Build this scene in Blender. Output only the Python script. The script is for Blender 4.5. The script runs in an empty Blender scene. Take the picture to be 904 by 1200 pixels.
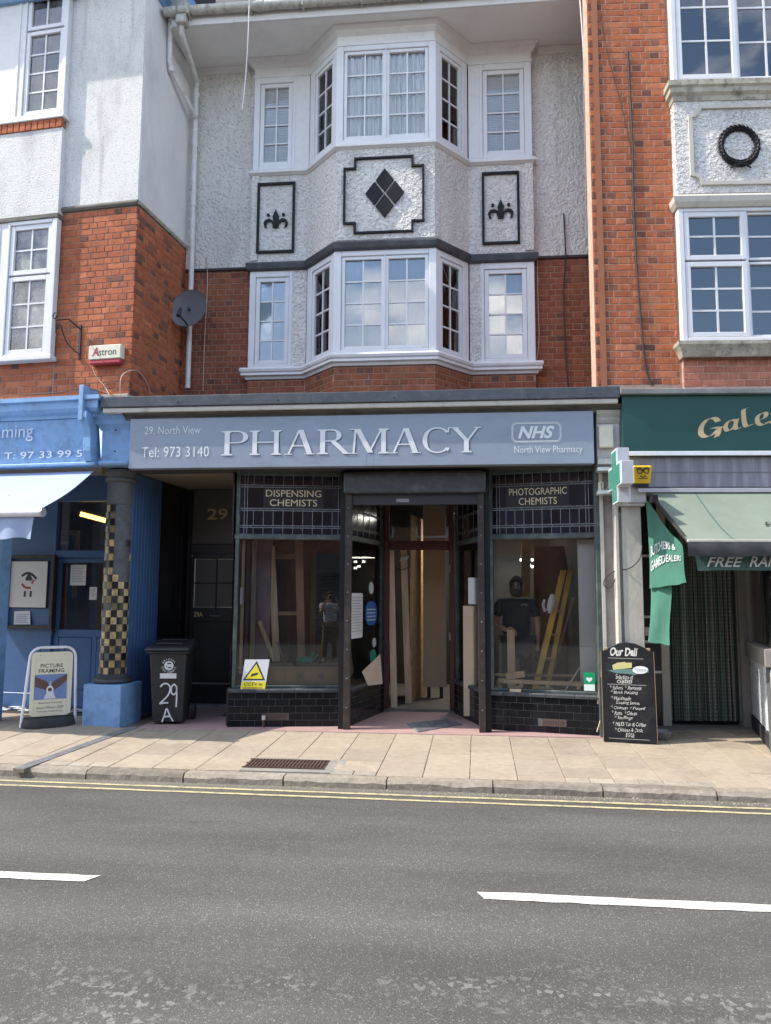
import bpy, math, random
from mathutils import Vector, Matrix
random.seed(7)
sc = bpy.context.scene
COL = sc.collection
rad = math.radians
# ------------------------------------------------------------------ camera
FPX = 900.0; PW, PH = 904.0, 1200.0
CAM = Vector((0, -8.75, 1.52)); PITCH, YAW, ROLL = rad(6.3), rad(5.6), rad(0.3)
fw = Vector((-math.sin(YAW)*math.cos(PITCH), math.cos(YAW)*math.cos(PITCH), math.sin(PITCH)))
r0 = Vector((math.cos(YAW), math.sin(YAW), 0)); u0 = r0.cross(fw)
RT = r0*math.cos(ROLL)+u0*math.sin(ROLL); UP = u0*math.cos(ROLL)-r0*math.sin(ROLL)
cd = bpy.data.cameras.new('camera'); cam = bpy.data.objects.new('camera', cd); COL.objects.link(cam)
cd.sensor_fit = 'HORIZONTAL'; cd.sensor_width = 36; cd.lens = FPX/PW*36; cd.clip_start = .05; cd.clip_end = 500
m = Matrix((RT, UP, -fw)).transposed().to_4x4(); m.translation = CAM; cam.matrix_world = m
sc.camera = cam
# ------------------------------------------------------------------ light
SUN_TO = Vector((-.84, -.185, 1.0)).normalized()
EL = math.asin(SUN_TO.z); AZ = math.atan2(SUN_TO.x, SUN_TO.y)
w = bpy.data.worlds.new("World"); sc.world = w; w.use_nodes = True
nt = w.node_tree; nt.nodes.clear()
def N(nt, t, **k):
    n = nt.nodes.new(t)
    for a, b in k.items():
        if a.startswith('i_'):
            key = a[2:]
            key = int(key) if key.isdigit() else key.replace('_', ' ')
            n.inputs[key].default_value = b
        else: setattr(n, a, b)
    return n
sky = N(nt, 'ShaderNodeTexSky', sky_type='NISHITA', sun_disc=False, sun_elevation=EL, sun_rotation=AZ % (2*math.pi))
sky.air_density = 1.0; sky.dust_density = 1.0; sky.ozone_density = 1.0
tc = N(nt, 'ShaderNodeTexCoord'); mp = N(nt, 'ShaderNodeMapping'); mp.inputs['Scale'].default_value = (1, 1, 2.4)
no = N(nt, 'ShaderNodeTexNoise', i_Scale=2.1, i_Detail=7.0, i_Roughness=.58)
cr = N(nt, 'ShaderNodeValToRGB'); cr.color_ramp.elements[0].position = .50; cr.color_ramp.elements[1].position = .70
mx = N(nt, 'ShaderNodeMixRGB'); mx.inputs[2].default_value = (10.4, 10.2, 9.9, 1)
bg = N(nt, 'ShaderNodeBackground', i_Strength=.15); ow = N(nt, 'ShaderNodeOutputWorld')
K = nt.links.new
K(tc.outputs['Generated'], mp.inputs[0]); K(mp.outputs[0], no.inputs['Vector']); K(no.outputs[0], cr.inputs[0])
K(cr.outputs[0], mx.inputs[0]); K(sky.outputs[0], mx.inputs[1]); K(mx.outputs[0], bg.inputs[0]); K(bg.outputs[0], ow.inputs[0])
sl = bpy.data.lights.new('sun', 'SUN'); sl.energy = 2.6; sl.angle = rad(.55); sl.color = (1, .93, .83)
so = bpy.data.objects.new('sun', sl); COL.objects.link(so); so.location = (-20, -6, 25)
so.rotation_euler = SUN_TO.to_track_quat('Z', 'Y').to_euler()
sc.view_settings.view_transform = 'Standard'; sc.view_settings.look = 'None'
sc.view_settings.exposure = 1.3; sc.view_settings.gamma = 1.0
sc.cycles.max_bounces = 8; sc.cycles.transparent_max_bounces = 16
# ------------------------------------------------------------------ frames: a facade's own axes (x along it, y into it)
class Frame:
    def __init__(s, ox, oy, deg):
        a = rad(deg); s.deg = deg; s.a = a; s.o = Vector((ox, oy, 0))
        s.x = Vector((math.cos(a), math.sin(a), 0)); s.y = Vector((-math.sin(a), math.cos(a), 0))
    def w(s, x, y, z): return s.o + s.x*x + s.y*y + Vector((0, 0, z))
    def _ray(s, px, py): return fw + RT*((px-PW/2)/FPX) - UP*((py-PH/2)/FPX)
    def p(s, px, py, y=0):                       # survey: photo point on the plane y -> (x, z)
        d = s._ray(px, py); c = CAM-s.o; q = c + d*((y-c.dot(s.y))/d.dot(s.y)); return q.dot(s.x), q.z
    def g(s, px, py, z=0):                       # survey: photo point at height z -> (x, y)
        d = s._ray(px, py); c = CAM-s.o; q = c + d*((z-c.z)/d.z); return q.dot(s.x), q.dot(s.y)
    def sub(s, x, y, deg): o = s.w(x, y, 0); return Frame(o.x, o.y, s.deg+deg)
P = Frame(0, 0, 0); L = Frame(-3.98, 0, -6); R = Frame(1.56, 0, 3)
# ------------------------------------------------------------------ materials
MATS = {}
def mat(name, col, rough=.6, metal=0, bump=0, bscale=40, var=0, vscale=3, dirt=0, dirtcol=(.08, .07, .06), dscale=1.5, spec=.5,
        rnd=0, emit=None, bump2=0, b2scale=200, vtex='noise', stretch=(1, 1, 1), dpos=(.5, .7), sat=0):
    if name in MATS: return MATS[name]
    m = bpy.data.materials.new(name); m.use_nodes = True; nt = m.node_tree; K = nt.links.new
    b = nt.nodes['Principled BSDF']; b.inputs['Roughness'].default_value = rough; b.inputs['Metallic'].default_value = metal
    b.inputs['Specular IOR Level'].default_value = spec
    geo = N(nt, 'ShaderNodeNewGeometry'); mp = N(nt, 'ShaderNodeMapping'); mp.inputs['Scale'].default_value = stretch
    K(geo.outputs['Position'], mp.inputs[0]); P_ = mp.outputs[0]
    rgb = N(nt, 'ShaderNodeRGB'); rgb.outputs[0].default_value = (*col, 1); out = rgb.outputs[0]
    if rnd:
        oi = N(nt, 'ShaderNodeObjectInfo'); ad = N(nt, 'ShaderNodeMath', operation='ADD'); fr = N(nt, 'ShaderNodeMath', operation='FRACT')
        K(oi.outputs['Random'], ad.inputs[0]); K(geo.outputs['Random Per Island'], ad.inputs[1]); K(ad.outputs[0], fr.inputs[0])
        hs = N(nt, 'ShaderNodeHueSaturation'); ma = N(nt, 'ShaderNodeMapRange'); ma.inputs[3].default_value = 1-rnd; ma.inputs[4].default_value = 1+rnd*.7
        K(fr.outputs[0], ma.inputs[0]); K(ma.outputs[0], hs.inputs['Value']); K(out, hs.inputs['Color']); out = hs.outputs[0]
    if var:
        n = N(nt, 'ShaderNodeTexNoise', i_Scale=vscale, i_Detail=6.0, i_Roughness=.65); K(P_, n.inputs['Vector'])
        ma = N(nt, 'ShaderNodeMapRange'); ma.inputs[1].default_value = .3; ma.inputs[2].default_value = .7
        ma.inputs[3].default_value = 1-var; ma.inputs[4].default_value = 1+var*.6
        K(n.outputs[0], ma.inputs[0]); hs = N(nt, 'ShaderNodeHueSaturation'); K(ma.outputs[0], hs.inputs['Value']); K(out, hs.inputs['Color']); out = hs.outputs[0]
    if dirt:
        n = N(nt, 'ShaderNodeTexNoise', i_Scale=dscale, i_Detail=8.0, i_Roughness=.7); K(P_, n.inputs['Vector'])
        ma = N(nt, 'ShaderNodeMapRange'); ma.inputs[1].default_value = dpos[0]; ma.inputs[2].default_value = dpos[1]; ma.inputs[3].default_value = 0; ma.inputs[4].default_value = dirt
        K(n.outputs[0], ma.inputs[0]); mi = N(nt, 'ShaderNodeMixRGB'); K(ma.outputs[0], mi.inputs[0]); K(out, mi.inputs[1]); mi.inputs[2].default_value = (*dirtcol, 1); out = mi.outputs[0]
    K(out, b.inputs['Base Color'])
    if bump:
        n = N(nt, 'ShaderNodeTexNoise', i_Scale=bscale, i_Detail=4.0, i_Roughness=.6); K(P_, n.inputs['Vector'])
        bu = N(nt, 'ShaderNodeBump', i_Strength=1.0, i_Distance=bump); K(n.outputs[0], bu.inputs['Height'])
        if bump2:
            n2 = N(nt, 'ShaderNodeTexNoise', i_Scale=b2scale, i_Detail=2.0); K(P_, n2.inputs['Vector'])
            b2 = N(nt, 'ShaderNodeBump', i_Strength=1.0, i_Distance=bump2); K(n2.outputs[0], b2.inputs['Height']); K(bu.outputs[0], b2.inputs['Normal']); bu = b2
        K(bu.outputs[0], b.inputs['Normal'])
    if emit: b.inputs['Emission Color'].default_value = (*emit[0], 1); b.inputs['Emission Strength'].default_value = emit[1]
    MATS[name] = m; return m
def ramp_mat(name, stops, rough=.85, bump=.004, bscale=60, streak=.25, salt=0, gum=0):   # a colour per brick / slab, drawn at random
    m = bpy.data.materials.new(name); m.use_nodes = True; nt = m.node_tree; K = nt.links.new; b = nt.nodes['Principled BSDF']
    b.inputs['Roughness'].default_value = rough; b.inputs['Specular IOR Level'].default_value = .3
    geo = N(nt, 'ShaderNodeNewGeometry'); oi = N(nt, 'ShaderNodeObjectInfo'); ad = N(nt, 'ShaderNodeMath', operation='ADD'); fr = N(nt, 'ShaderNodeMath', operation='FRACT')
    K(oi.outputs['Random'], ad.inputs[0]); K(geo.outputs['Random Per Island'], ad.inputs[1]); K(ad.outputs[0], fr.inputs[0])
    cr = N(nt, 'ShaderNodeValToRGB'); el = cr.color_ramp.elements
    while len(el) < len(stops): el.new(.5)
    for e, (p, c) in zip(el, stops): e.position = p; e.color = (*c, 1)
    K(fr.outputs[0], cr.inputs[0])
    n = N(nt, 'ShaderNodeTexNoise', i_Scale=14.0, i_Detail=8.0, i_Roughness=.7); K(geo.outputs['Position'], n.inputs['Vector'])
    ma = N(nt, 'ShaderNodeMapRange'); ma.inputs[1].default_value = .3; ma.inputs[2].default_value = .7; ma.inputs[3].default_value = 1-streak; ma.inputs[4].default_value = 1+streak*.7
    K(n.outputs[0], ma.inputs[0]); hs = N(nt, 'ShaderNodeHueSaturation'); K(ma.outputs[0], hs.inputs['Value']); K(cr.outputs[0], hs.inputs['Color'])
    n3 = N(nt, 'ShaderNodeTexNoise', i_Scale=1.3, i_Detail=8.0, i_Roughness=.75); K(geo.outputs['Position'], n3.inputs['Vector'])
    m3 = N(nt, 'ShaderNodeMapRange'); m3.inputs[1].default_value = .5; m3.inputs[2].default_value = .75; m3.inputs[4].default_value = .55
    K(n3.outputs[0], m3.inputs[0]); mi = N(nt, 'ShaderNodeMixRGB', blend_type='MULTIPLY'); mi.inputs[2].default_value = (.5, .45, .42, 1)
    K(m3.outputs[0], mi.inputs[0]); K(hs.outputs[0], mi.inputs[1]); out = mi.outputs[0]
    if salt:
        n4 = N(nt, 'ShaderNodeTexNoise', i_Scale=9.0, i_Detail=9.0, i_Roughness=.8); K(geo.outputs['Position'], n4.inputs['Vector'])
        m4 = N(nt, 'ShaderNodeMapRange'); m4.inputs[1].default_value = .62; m4.inputs[2].default_value = .74; m4.inputs[4].default_value = salt
        K(n4.outputs[0], m4.inputs[0]); m5 = N(nt, 'ShaderNodeMixRGB'); m5.inputs[2].default_value = (.42, .33, .27, 1); K(m4.outputs[0], m5.inputs[0]); K(out, m5.inputs[1]); out = m5.outputs[0]
    if gum:                                       # trodden-in gum and drips, in the slab itself
        vg = N(nt, 'ShaderNodeTexVoronoi', i_Scale=4.2); K(geo.outputs['Position'], vg.inputs['Vector']); mg = N(nt, 'ShaderNodeMapRange'); mg.inputs[1].default_value = .085; mg.inputs[2].default_value = .06; mg.inputs[4].default_value = gum
        ng = N(nt, 'ShaderNodeTexNoise', i_Scale=1.1, i_Detail=2.0); K(geo.outputs['Position'], ng.inputs['Vector']); mh = N(nt, 'ShaderNodeMapRange'); mh.inputs[1].default_value = .45; mh.inputs[2].default_value = .6; K(ng.outputs[0], mh.inputs[0])
        mm = N(nt, 'ShaderNodeMath', operation='MULTIPLY'); K(vg.outputs['Distance'], mg.inputs[0]); K(mg.outputs[0], mm.inputs[0]); K(mh.outputs[0], mm.inputs[1])
        m6 = N(nt, 'ShaderNodeMixRGB'); m6.inputs[2].default_value = (.12, .105, .09, 1); K(mm.outputs[0], m6.inputs[0]); K(out, m6.inputs[1]); out = m6.outputs[0]
    K(out, b.inputs['Base Color'])
    n2 = N(nt, 'ShaderNodeTexNoise', i_Scale=bscale, i_Detail=5.0); K(geo.outputs['Position'], n2.inputs['Vector'])
    bu = N(nt, 'ShaderNodeBump', i_Strength=1.0, i_Distance=bump); K(n2.outputs[0], bu.inputs['Height']); K(bu.outputs[0], b.inputs['Normal'])
    MATS[name] = m; return m
def glass_mat(name, ior=1.7, tint=(.8, .84, .84), rough=.0, haze=0, wav=.0):
    m = bpy.data.materials.new(name); m.use_nodes = True; nt = m.node_tree; K = nt.links.new; nt.nodes.clear()
    o = N(nt, 'ShaderNodeOutputMaterial'); t = N(nt, 'ShaderNodeBsdfTransparent'); t.inputs[0].default_value = (*tint, 1)
    g = N(nt, 'ShaderNodeBsdfGlossy', i_Roughness=rough); f = N(nt, 'ShaderNodeFresnel', i_IOR=ior); mx = N(nt, 'ShaderNodeMixShader')
    if wav:
        geo = N(nt, 'ShaderNodeNewGeometry'); n = N(nt, 'ShaderNodeTexNoise', i_Scale=1.6, i_Detail=1.0); K(geo.outputs['Position'], n.inputs['Vector'])
        bu = N(nt, 'ShaderNodeBump', i_Strength=1.0, i_Distance=wav); K(n.outputs[0], bu.inputs['Height']); K(bu.outputs[0], g.inputs['Normal'])
    K(f.outputs[0], mx.inputs[0]); K(t.outputs[0], mx.inputs[1]); K(g.outputs[0], mx.inputs[2]); out = mx.outputs[0]
    if haze:
        d = N(nt, 'ShaderNodeBsdfDiffuse'); d.inputs[0].default_value = (.5, .5, .48, 1); m2 = N(nt, 'ShaderNodeMixShader')
        geo = N(nt, 'ShaderNodeNewGeometry'); n = N(nt, 'ShaderNodeTexNoise', i_Scale=3.0, i_Detail=8.0, i_Roughness=.7); K(geo.outputs['Position'], n.inputs['Vector'])
        ma = N(nt, 'ShaderNodeMapRange'); ma.inputs[1].default_value = .35; ma.inputs[2].default_value = .75; ma.inputs[4].default_value = haze
        K(n.outputs[0], ma.inputs[0]); K(ma.outputs[0], m2.inputs[0]); K(out, m2.inputs[1]); K(d.outputs[0], m2.inputs[2]); out = m2.outputs[0]
    K(out, o.inputs[0]); MATS[name] = m; return m
def stucco_mat(name, col, amp, sc_, dirtamt=.35, dirtcol=(.30, .29, .28)):
    m = bpy.data.materials.new(name); m.use_nodes = True; nt = m.node_tree; K = nt.links.new; b = nt.nodes['Principled BSDF']; b.inputs['Roughness'].default_value = .9
    b.inputs['Specular IOR Level'].default_value = .2
    geo = N(nt, 'ShaderNodeNewGeometry'); Pp = geo.outputs['Position']
    v = N(nt, 'ShaderNodeTexNoise', i_Scale=sc_, i_Detail=3.0, i_Roughness=.6, i_Distortion=.15); K(Pp, v.inputs['Vector'])
    n2 = N(nt, 'ShaderNodeTexNoise', i_Scale=sc_*3.3, i_Detail=3.0); K(Pp, n2.inputs['Vector'])
    ad = N(nt, 'ShaderNodeMath', operation='MULTIPLY_ADD'); K(n2.outputs[0], ad.inputs[0]); ad.inputs[1].default_value = .35
    mr = N(nt, 'ShaderNodeMapRange', interpolation_type='SMOOTHSTEP'); mr.inputs[1].default_value = .28; mr.inputs[2].default_value = .74; K(v.outputs[0], mr.inputs[0]); K(mr.outputs[0], ad.inputs[2])
    bu = N(nt, 'ShaderNodeBump', i_Strength=1.0, i_Distance=amp); K(ad.outputs[0], bu.inputs['Height']); K(bu.outputs[0], b.inputs['Normal'])
    rgb = N(nt, 'ShaderNodeRGB'); rgb.outputs[0].default_value = (*col, 1)
    # hollows of the roughcast darkened in the colour: grime plus painted relief shade
    m1 = N(nt, 'ShaderNodeMapRange'); m1.inputs[1].default_value = .3; m1.inputs[2].default_value = .0; m1.inputs[4].default_value = .55; K(mr.outputs[0], m1.inputs[0])
    mi = N(nt, 'ShaderNodeMixRGB'); K(m1.outputs[0], mi.inputs[0]); K(rgb.outputs[0], mi.inputs[1]); mi.inputs[2].default_value = (*dirtcol, 1)
    mp = N(nt, 'ShaderNodeMapping'); mp.inputs['Scale'].default_value = (1, 1, .45); K(Pp, mp.inputs[0])
    n3 = N(nt, 'ShaderNodeTexNoise', i_Scale=1.7, i_Detail=9.0, i_Roughness=.7); K(mp.outputs[0], n3.inputs['Vector'])
    m3 = N(nt, 'ShaderNodeMapRange'); m3.inputs[1].default_value = .48; m3.inputs[2].default_value = .72; m3.inputs[4].default_value = dirtamt; K(n3.outputs[0], m3.inputs[0])
    mj = N(nt, 'ShaderNodeMixRGB'); K(m3.outputs[0], mj.inputs[0]); K(mi.outputs[0], mj.inputs[1]); mj.inputs[2].default_value = (*dirtcol, 1)
    mq = N(nt, 'ShaderNodeMapping'); mq.inputs['Scale'].default_value = (7, 7, .5); K(Pp, mq.inputs[0])       # rain streaks
    n5 = N(nt, 'ShaderNodeTexNoise', i_Scale=1.0, i_Detail=5.0, i_Roughness=.6); K(mq.outputs[0], n5.inputs['Vector'])
    m5 = N(nt, 'ShaderNodeMapRange'); m5.inputs[1].default_value = .55; m5.inputs[2].default_value = .8; m5.inputs[4].default_value = dirtamt*1.1; K(n5.outputs[0], m5.inputs[0])
    mk_ = N(nt, 'ShaderNodeMixRGB'); K(m5.outputs[0], mk_.inputs[0]); K(mj.outputs[0], mk_.inputs[1]); mk_.inputs[2].default_value = (.22, .21, .20, 1); K(mk_.outputs[0], b.inputs['Base Color'])
    MATS[name] = m; return m
# ------------------------------------------------------------------ mesh building
class MB:
    def __init__(s): s.v = []; s.f = []
    def add(s, vs, fs):
        n = len(s.v); s.v += [Vector(q) for q in vs]; s.f += [tuple(i+n for i in f) for f in fs]; return s
    def hexa(s, q): return s.add(q, [(0, 3, 2, 1), (4, 5, 6, 7), (0, 1, 5, 4), (1, 2, 6, 5), (2, 3, 7, 6), (3, 0, 4, 7)])
    def box(s, fr, x0, x1, y0, y1, z0, z1):
        if x0 > x1: x0, x1 = x1, x0
        if y0 > y1: y0, y1 = y1, y0
        if z0 > z1: z0, z1 = z1, z0
        c = [(x0, y0), (x1, y0), (x1, y1), (x0, y1)]
        return s.hexa([fr.w(a, b, z0) for a, b in c]+[fr.w(a, b, z1) for a, b in c])
    def prism(s, fr, pts, y0, y1):               # polygon in the facade plane, given thickness
        if sum(pts[i-1][0]*pts[i][1]-pts[i][0]*pts[i-1][1] for i in range(len(pts))) < 0: pts = pts[::-1]
        n = len(pts); vs = [fr.w(x, y0, z) for x, z in pts]+[fr.w(x, y1, z) for x, z in pts]
        return s.add(vs, [tuple(range(n)), tuple(range(2*n-1, n-1, -1))]+[(i, i+n, (i+1) % n+n, (i+1) % n) for i in range(n)])
    def slab(s, fr, pts, z0, z1):                # polygon on the ground, given thickness
        if sum(pts[i-1][0]*pts[i][1]-pts[i][0]*pts[i-1][1] for i in range(len(pts))) < 0: pts = pts[::-1]
        n = len(pts); f0 = z0 if callable(z0) else (lambda x, y: z0); f1 = z1 if callable(z1) else (lambda x, y: z1)
        vs = [fr.w(x, y, f0(x, y)) for x, y in pts]+[fr.w(x, y, f1(x, y)) for x, y in pts]
        return s.add(vs, [tuple(range(n-1, -1, -1)), tuple(range(n, 2*n))]+[(i, (i+1) % n, (i+1) % n+n, i+n) for i in range(n)])
    def tube(s, pts, r, n=8, cap=True):
        pts = [Vector(p) for p in pts]; rs = r if isinstance(r, (list, tuple)) else [r]*len(pts); rings = []
        ref = None
        for i, p in enumerate(pts):
            d = (pts[min(i+1, len(pts)-1)]-pts[max(i-1, 0)]).normalized()
            if ref is None: ref = Vector((0, 0, 1)) if abs(d.z) < .9 else Vector((1, 0, 0))
            a = (ref - d*ref.dot(d))
            if a.length < 1e-4: a = Vector((1, .3, 0)) - d*Vector((1, .3, 0)).dot(d)
            a.normalize(); b = d.cross(a); ref = a
            rings.append([p+(a*math.cos(2*math.pi*k/n)+b*math.sin(2*math.pi*k/n))*rs[i] for k in range(n)])
        vs = [q for g in rings for q in g]; fs = []
        for i in range(len(pts)-1):
            for k in range(n): fs.append((i*n+k, i*n+(k+1) % n, (i+1)*n+(k+1) % n, (i+1)*n+k))
        if cap: fs += [tuple(range(n-1, -1, -1)), tuple(range((len(pts)-1)*n, len(pts)*n))]
        return s.add(vs, fs)
    def lathe(s, c, prof, n=24, axis=(0, 0, 1)):  # profile (radius, distance along the axis)
        ax = Vector(axis).normalized(); a = ax.orthogonal().normalized(); b = ax.cross(a); c = Vector(c); vs = []; fs = []
        for rr, z in prof: vs += [c+ax*z+(a*math.cos(2*math.pi*k/n)+b*math.sin(2*math.pi*k/n))*rr for k in range(n)]
        for i in range(len(prof)-1):
            for k in range(n): fs.append((i*n+k, i*n+(k+1) % n, (i+1)*n+(k+1) % n, (i+1)*n+k))
        fs += [tuple(range(n-1, -1, -1)), tuple(range((len(prof)-1)*n, len(prof)*n))]
        return s.add(vs, fs)
    def sweep(s, path, prof, fr=P):              # profile (outward offset, z) along a plan path, mitred; outward = right-hand side seen from above when going left to right
        n = len(path); pts = [Vector((a, b)) for a, b in path]; nor = []
        for i in range(n):
            d1 = (pts[i]-pts[i-1]).normalized() if i else (pts[1]-pts[0]).normalized()
            d2 = (pts[i+1]-pts[i]).normalized() if i < n-1 else d1
            n1 = Vector((d1.y, -d1.x)); n2 = Vector((d2.y, -d2.x)); mm = (n1+n2); mm = mm/max(mm.dot(n1), .3) if mm.length > 1e-6 else n1
            nor.append(mm)
        m = len(prof); vs = []; fs = []
        for i in range(n):
            for off, z in prof: q = pts[i]+nor[i]*off; vs.append(fr.w(q.x, q.y, z))
        for i in range(n-1):
            for k in range(m): fs.append((i*m+k, (i+1)*m+k, (i+1)*m+(k+1) % m, i*m+(k+1) % m))
        fs += [tuple(range(m)), tuple(range(n*m-1, (n-1)*m-1, -1))]
        return s.add(vs, fs)
def tag(o, label=None, cat=None, group=None, kind=None):
    if label: o['label'] = label
    if cat: o['category'] = cat
    if group: o['group'] = group
    if kind: o['kind'] = kind
    return o
def thing(name, label, cat, base, group=None):
    o = bpy.data.objects.new(name, None); COL.objects.link(o); o.location = base; o.empty_display_size = .1
    o['_b'] = tuple(base); return tag(o, label, cat, group)
def origin(o):
    while o is not None:
        if o.type == 'EMPTY': return Vector(o.location)
        o = o.parent
    return Vector((0, 0, 0))
def finish(me, smooth):
    if smooth:
        for p in me.polygons: p.use_smooth = True
        if hasattr(me, 'set_sharp_from_angle'): me.set_sharp_from_angle(angle=rad(smooth if smooth is not True else 40))
def part(name, mb, mt, parent=None, bevel=0, smooth=False, kind=None, label=None, seg=1):
    o0 = origin(parent) if parent else Vector((0, 0, 0))
    me = bpy.data.meshes.new(name); me.from_pydata([tuple(v-o0) for v in mb.v], [], mb.f); me.update()
    me.materials.append(mt); finish(me, smooth)
    o = bpy.data.objects.new(name, me); COL.objects.link(o)
    if parent: o.parent = parent
    if bevel:
        b = o.modifiers.new('bevel', 'BEVEL'); b.width = bevel; b.segments = seg; b.limit_method = 'ANGLE'; b.angle_limit = rad(35)
    if kind: o['kind'] = kind
    if label: o['label'] = label
    return o
def box(name, mt, parent, fr, x0, x1, y0, y1, z0, z1, **k): return part(name, MB().box(fr, x0, x1, y0, y1, z0, z1), mt, parent, **k)
def struct(name, mb, mt, parent=None, **k): return part(name, mb, mt, parent, kind='structure' if parent is None else None, **k)
# bricks and tiles: each piece an object sharing its mesh with the pieces of its size; past 300 the rest is joined
BM = {}
def brick_mesh(wd, dp, ht, mt, seed, jit=.0016, cham=.004):
    key = (round(wd, 3), round(dp, 3), round(ht, 3), mt.name, seed)
    if mt.name in ('tile_black', 'white_tile'): jit, cham = .0006, .0015
    if key in BM: return BM[key]
    rr = random.Random(hash(key[:3]) + seed); J = lambda: rr.uniform(-jit, jit); c = cham
    vs = []
    for x, z in ((0, 0), (wd, 0), (wd, ht), (0, ht)): vs.append((x+J(), c+J()*.5, z+J()))       # outer rim
    for x, z in ((c, c), (wd-c, c), (wd-c, ht-c), (c, ht-c)): vs.append((x+J(), J(), z+J()))    # proud face
    for x, z in ((0, 0), (wd, 0), (wd, ht), (0, ht)): vs.append((x, dp, z))
    fs = [(4, 5, 6, 7)]
    for i in range(4): j = (i+1) % 4; fs += [(i, j, j+4, i+4), (i+8, j+8, j, i)]
    me = bpy.data.meshes.new('piece'); me.from_pydata(vs, [], fs); me.update(); me.materials.append(mt); BM[key] = me; return me
class Pieces:
    def __init__(s, name, parent, mt, dp=.03): s.n = name; s.p = parent; s.mt = mt; s.dp = dp; s.l = []
    def add(s, fr, x, y, z, wd, ht, mt=None, size=None): s.l.append((size if size is not None else wd*ht, fr, x, y, z, wd, ht, mt or s.mt))
    def flush(s, limit=300):
        s.l.sort(key=lambda t: -t[0]); o0 = origin(s.p); rest = {}
        for i, (_, fr, x, y, z, wd, ht, mt) in enumerate(s.l):
            me = brick_mesh(wd, s.dp, ht, mt, random.randrange(5)); y2 = y+random.uniform(-.0015, .0015)*(.3 if 'tile' in s.n else 1)
            if i < limit:
                o = bpy.data.objects.new(s.n, me); COL.objects.link(o); o.parent = s.p; o.location = fr.w(x, y2, z)-o0; o.rotation_euler = (0, 0, fr.a)
            else:
                mb = rest.setdefault(mt.name, MB()); mb.add([fr.w(x+v.co.x, y2+v.co.y, z+v.co.z) for v in me.vertices], [tuple(p.vertices) for p in me.polygons])
        for k, mb in rest.items(): part(s.n, mb, MATS[k], s.p, kind='stuff')
def english(pc, fr, x0, x1, z0, z1, y, ch=.08, st=.225, joint=.010, headers=True, off=0, dark=None, weight=1.0, quoin=None):
    row = 0; z = z0
    while z < z1-.015:
        h = min(ch-joint, z1-z)
        hd = headers and (row+off) % 2 == 0; un = st/2 if hd else st
        x = x0 - ((st/4 if hd else 0) if headers else (st/2 if (row+off) % 2 else 0)) + random.uniform(-.006, .006)
        while x < x1-.015:
            a = max(x, x0); b = min(x+un, x1)-joint
            if b-a > .025:
                mt = None
                if dark and random.random() < dark[1]*(1.6 if hd else .7): mt = dark[0]
                if quoin and hd and a < x0+.1: mt = quoin
                pc.add(fr, a, y, z, b-a, h, mt, weight*(b-a)*h)
            x += un
        z += ch; row += 1
# ------------------------------------------------------------------ lettering
def text_polys(body, font_shear=0, offset=0, res=3):
    cu = bpy.data.curves.new('lettering', 'FONT'); cu.body = body; cu.shear = font_shear; cu.offset = offset; cu.size = 1; cu.resolution_u = res; cu.fill_mode = 'FRONT'
    o = bpy.data.objects.new('lettering', cu); COL.objects.link(o); dg = bpy.context.evaluated_depsgraph_get(); dg.update()
    me = bpy.data.meshes.new_from_object(o.evaluated_get(dg)); vs = [(v.co.x, v.co.y) for v in me.vertices]; fs = [tuple(p.vertices) for p in me.polygons]
    bpy.data.objects.remove(o); bpy.data.curves.remove(cu); bpy.data.meshes.remove(me); return vs, fs
def letters(body, fr, x0, x1, z0, z1, y, mt, parent, shear=0, offset=0, slope=0, name='lettering', mapf=None, arc=0):
    vs, fs = text_polys(body, shear, offset); 
    if not vs: return
    ax = min(v[0] for v in vs); bx = max(v[0] for v in vs); az = min(v[1] for v in vs); bz = max(v[1] for v in vs)
    q = []
    for a, b in vs:
        u = (a-ax)/(bx-ax); t = (b-az)/(bz-az); X = x0+u*(x1-x0); Z = z0+t*(z1-z0)+slope*u
        q.append(mapf(X, y, Z) if mapf else fr.w(X, y, Z))
    mb = MB(); mb.add(q, fs); return part(name, mb, mt, parent)
def bez(p0, p1, p2, p3, n=10):
    o = []
    for i in range(n+1):
        t = i/n; a, b, c, d = (1-t)**3, 3*t*(1-t)**2, 3*t*t*(1-t), t**3
        o.append((a*p0[0]+b*p1[0]+c*p2[0]+d*p3[0], a*p0[1]+b*p1[1]+c*p2[1]+d*p3[1]))
    return o
def spline(pts, n=6):                             # smooth curve through points
    o = []
    for i in range(len(pts)-1):
        p0 = pts[max(i-1, 0)]; p1 = pts[i]; p2 = pts[i+1]; p3 = pts[min(i+2, len(pts)-1)]
        for k in range(n):
            t = k/n; o.append(tuple(.5*((2*p1[j])+(-p0[j]+p2[j])*t+(2*p0[j]-5*p1[j]+4*p2[j]-p3[j])*t*t+(-p0[j]+3*p1[j]-3*p2[j]+p3[j])*t**3) for j in range(len(p1))))
    o.append(tuple(pts[-1])); return o
def ribbon(mb, mapf, pts, wd, y, nib=None):       # painted stroke; nib angle gives thick and thin like a broad pen
    vs = []
    for i, (a, b) in enumerate(pts):
        if nib is not None: nx, nz = math.cos(nib)*wd/2, math.sin(nib)*wd/2
        else:
            p, q = pts[max(i-1, 0)], pts[min(i+1, len(pts)-1)]; dx, dz = q[0]-p[0], q[1]-p[1]; l = math.hypot(dx, dz) or 1; nx, nz = -dz/l*wd/2, dx/l*wd/2
        vs += [mapf(a-nx, y, b-nz), mapf(a+nx, y, b+nz)]
    mb.add(vs, [(2*i, 2*i+1, 2*i+3, 2*i+2) for i in range(len(pts)-1)])
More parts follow.
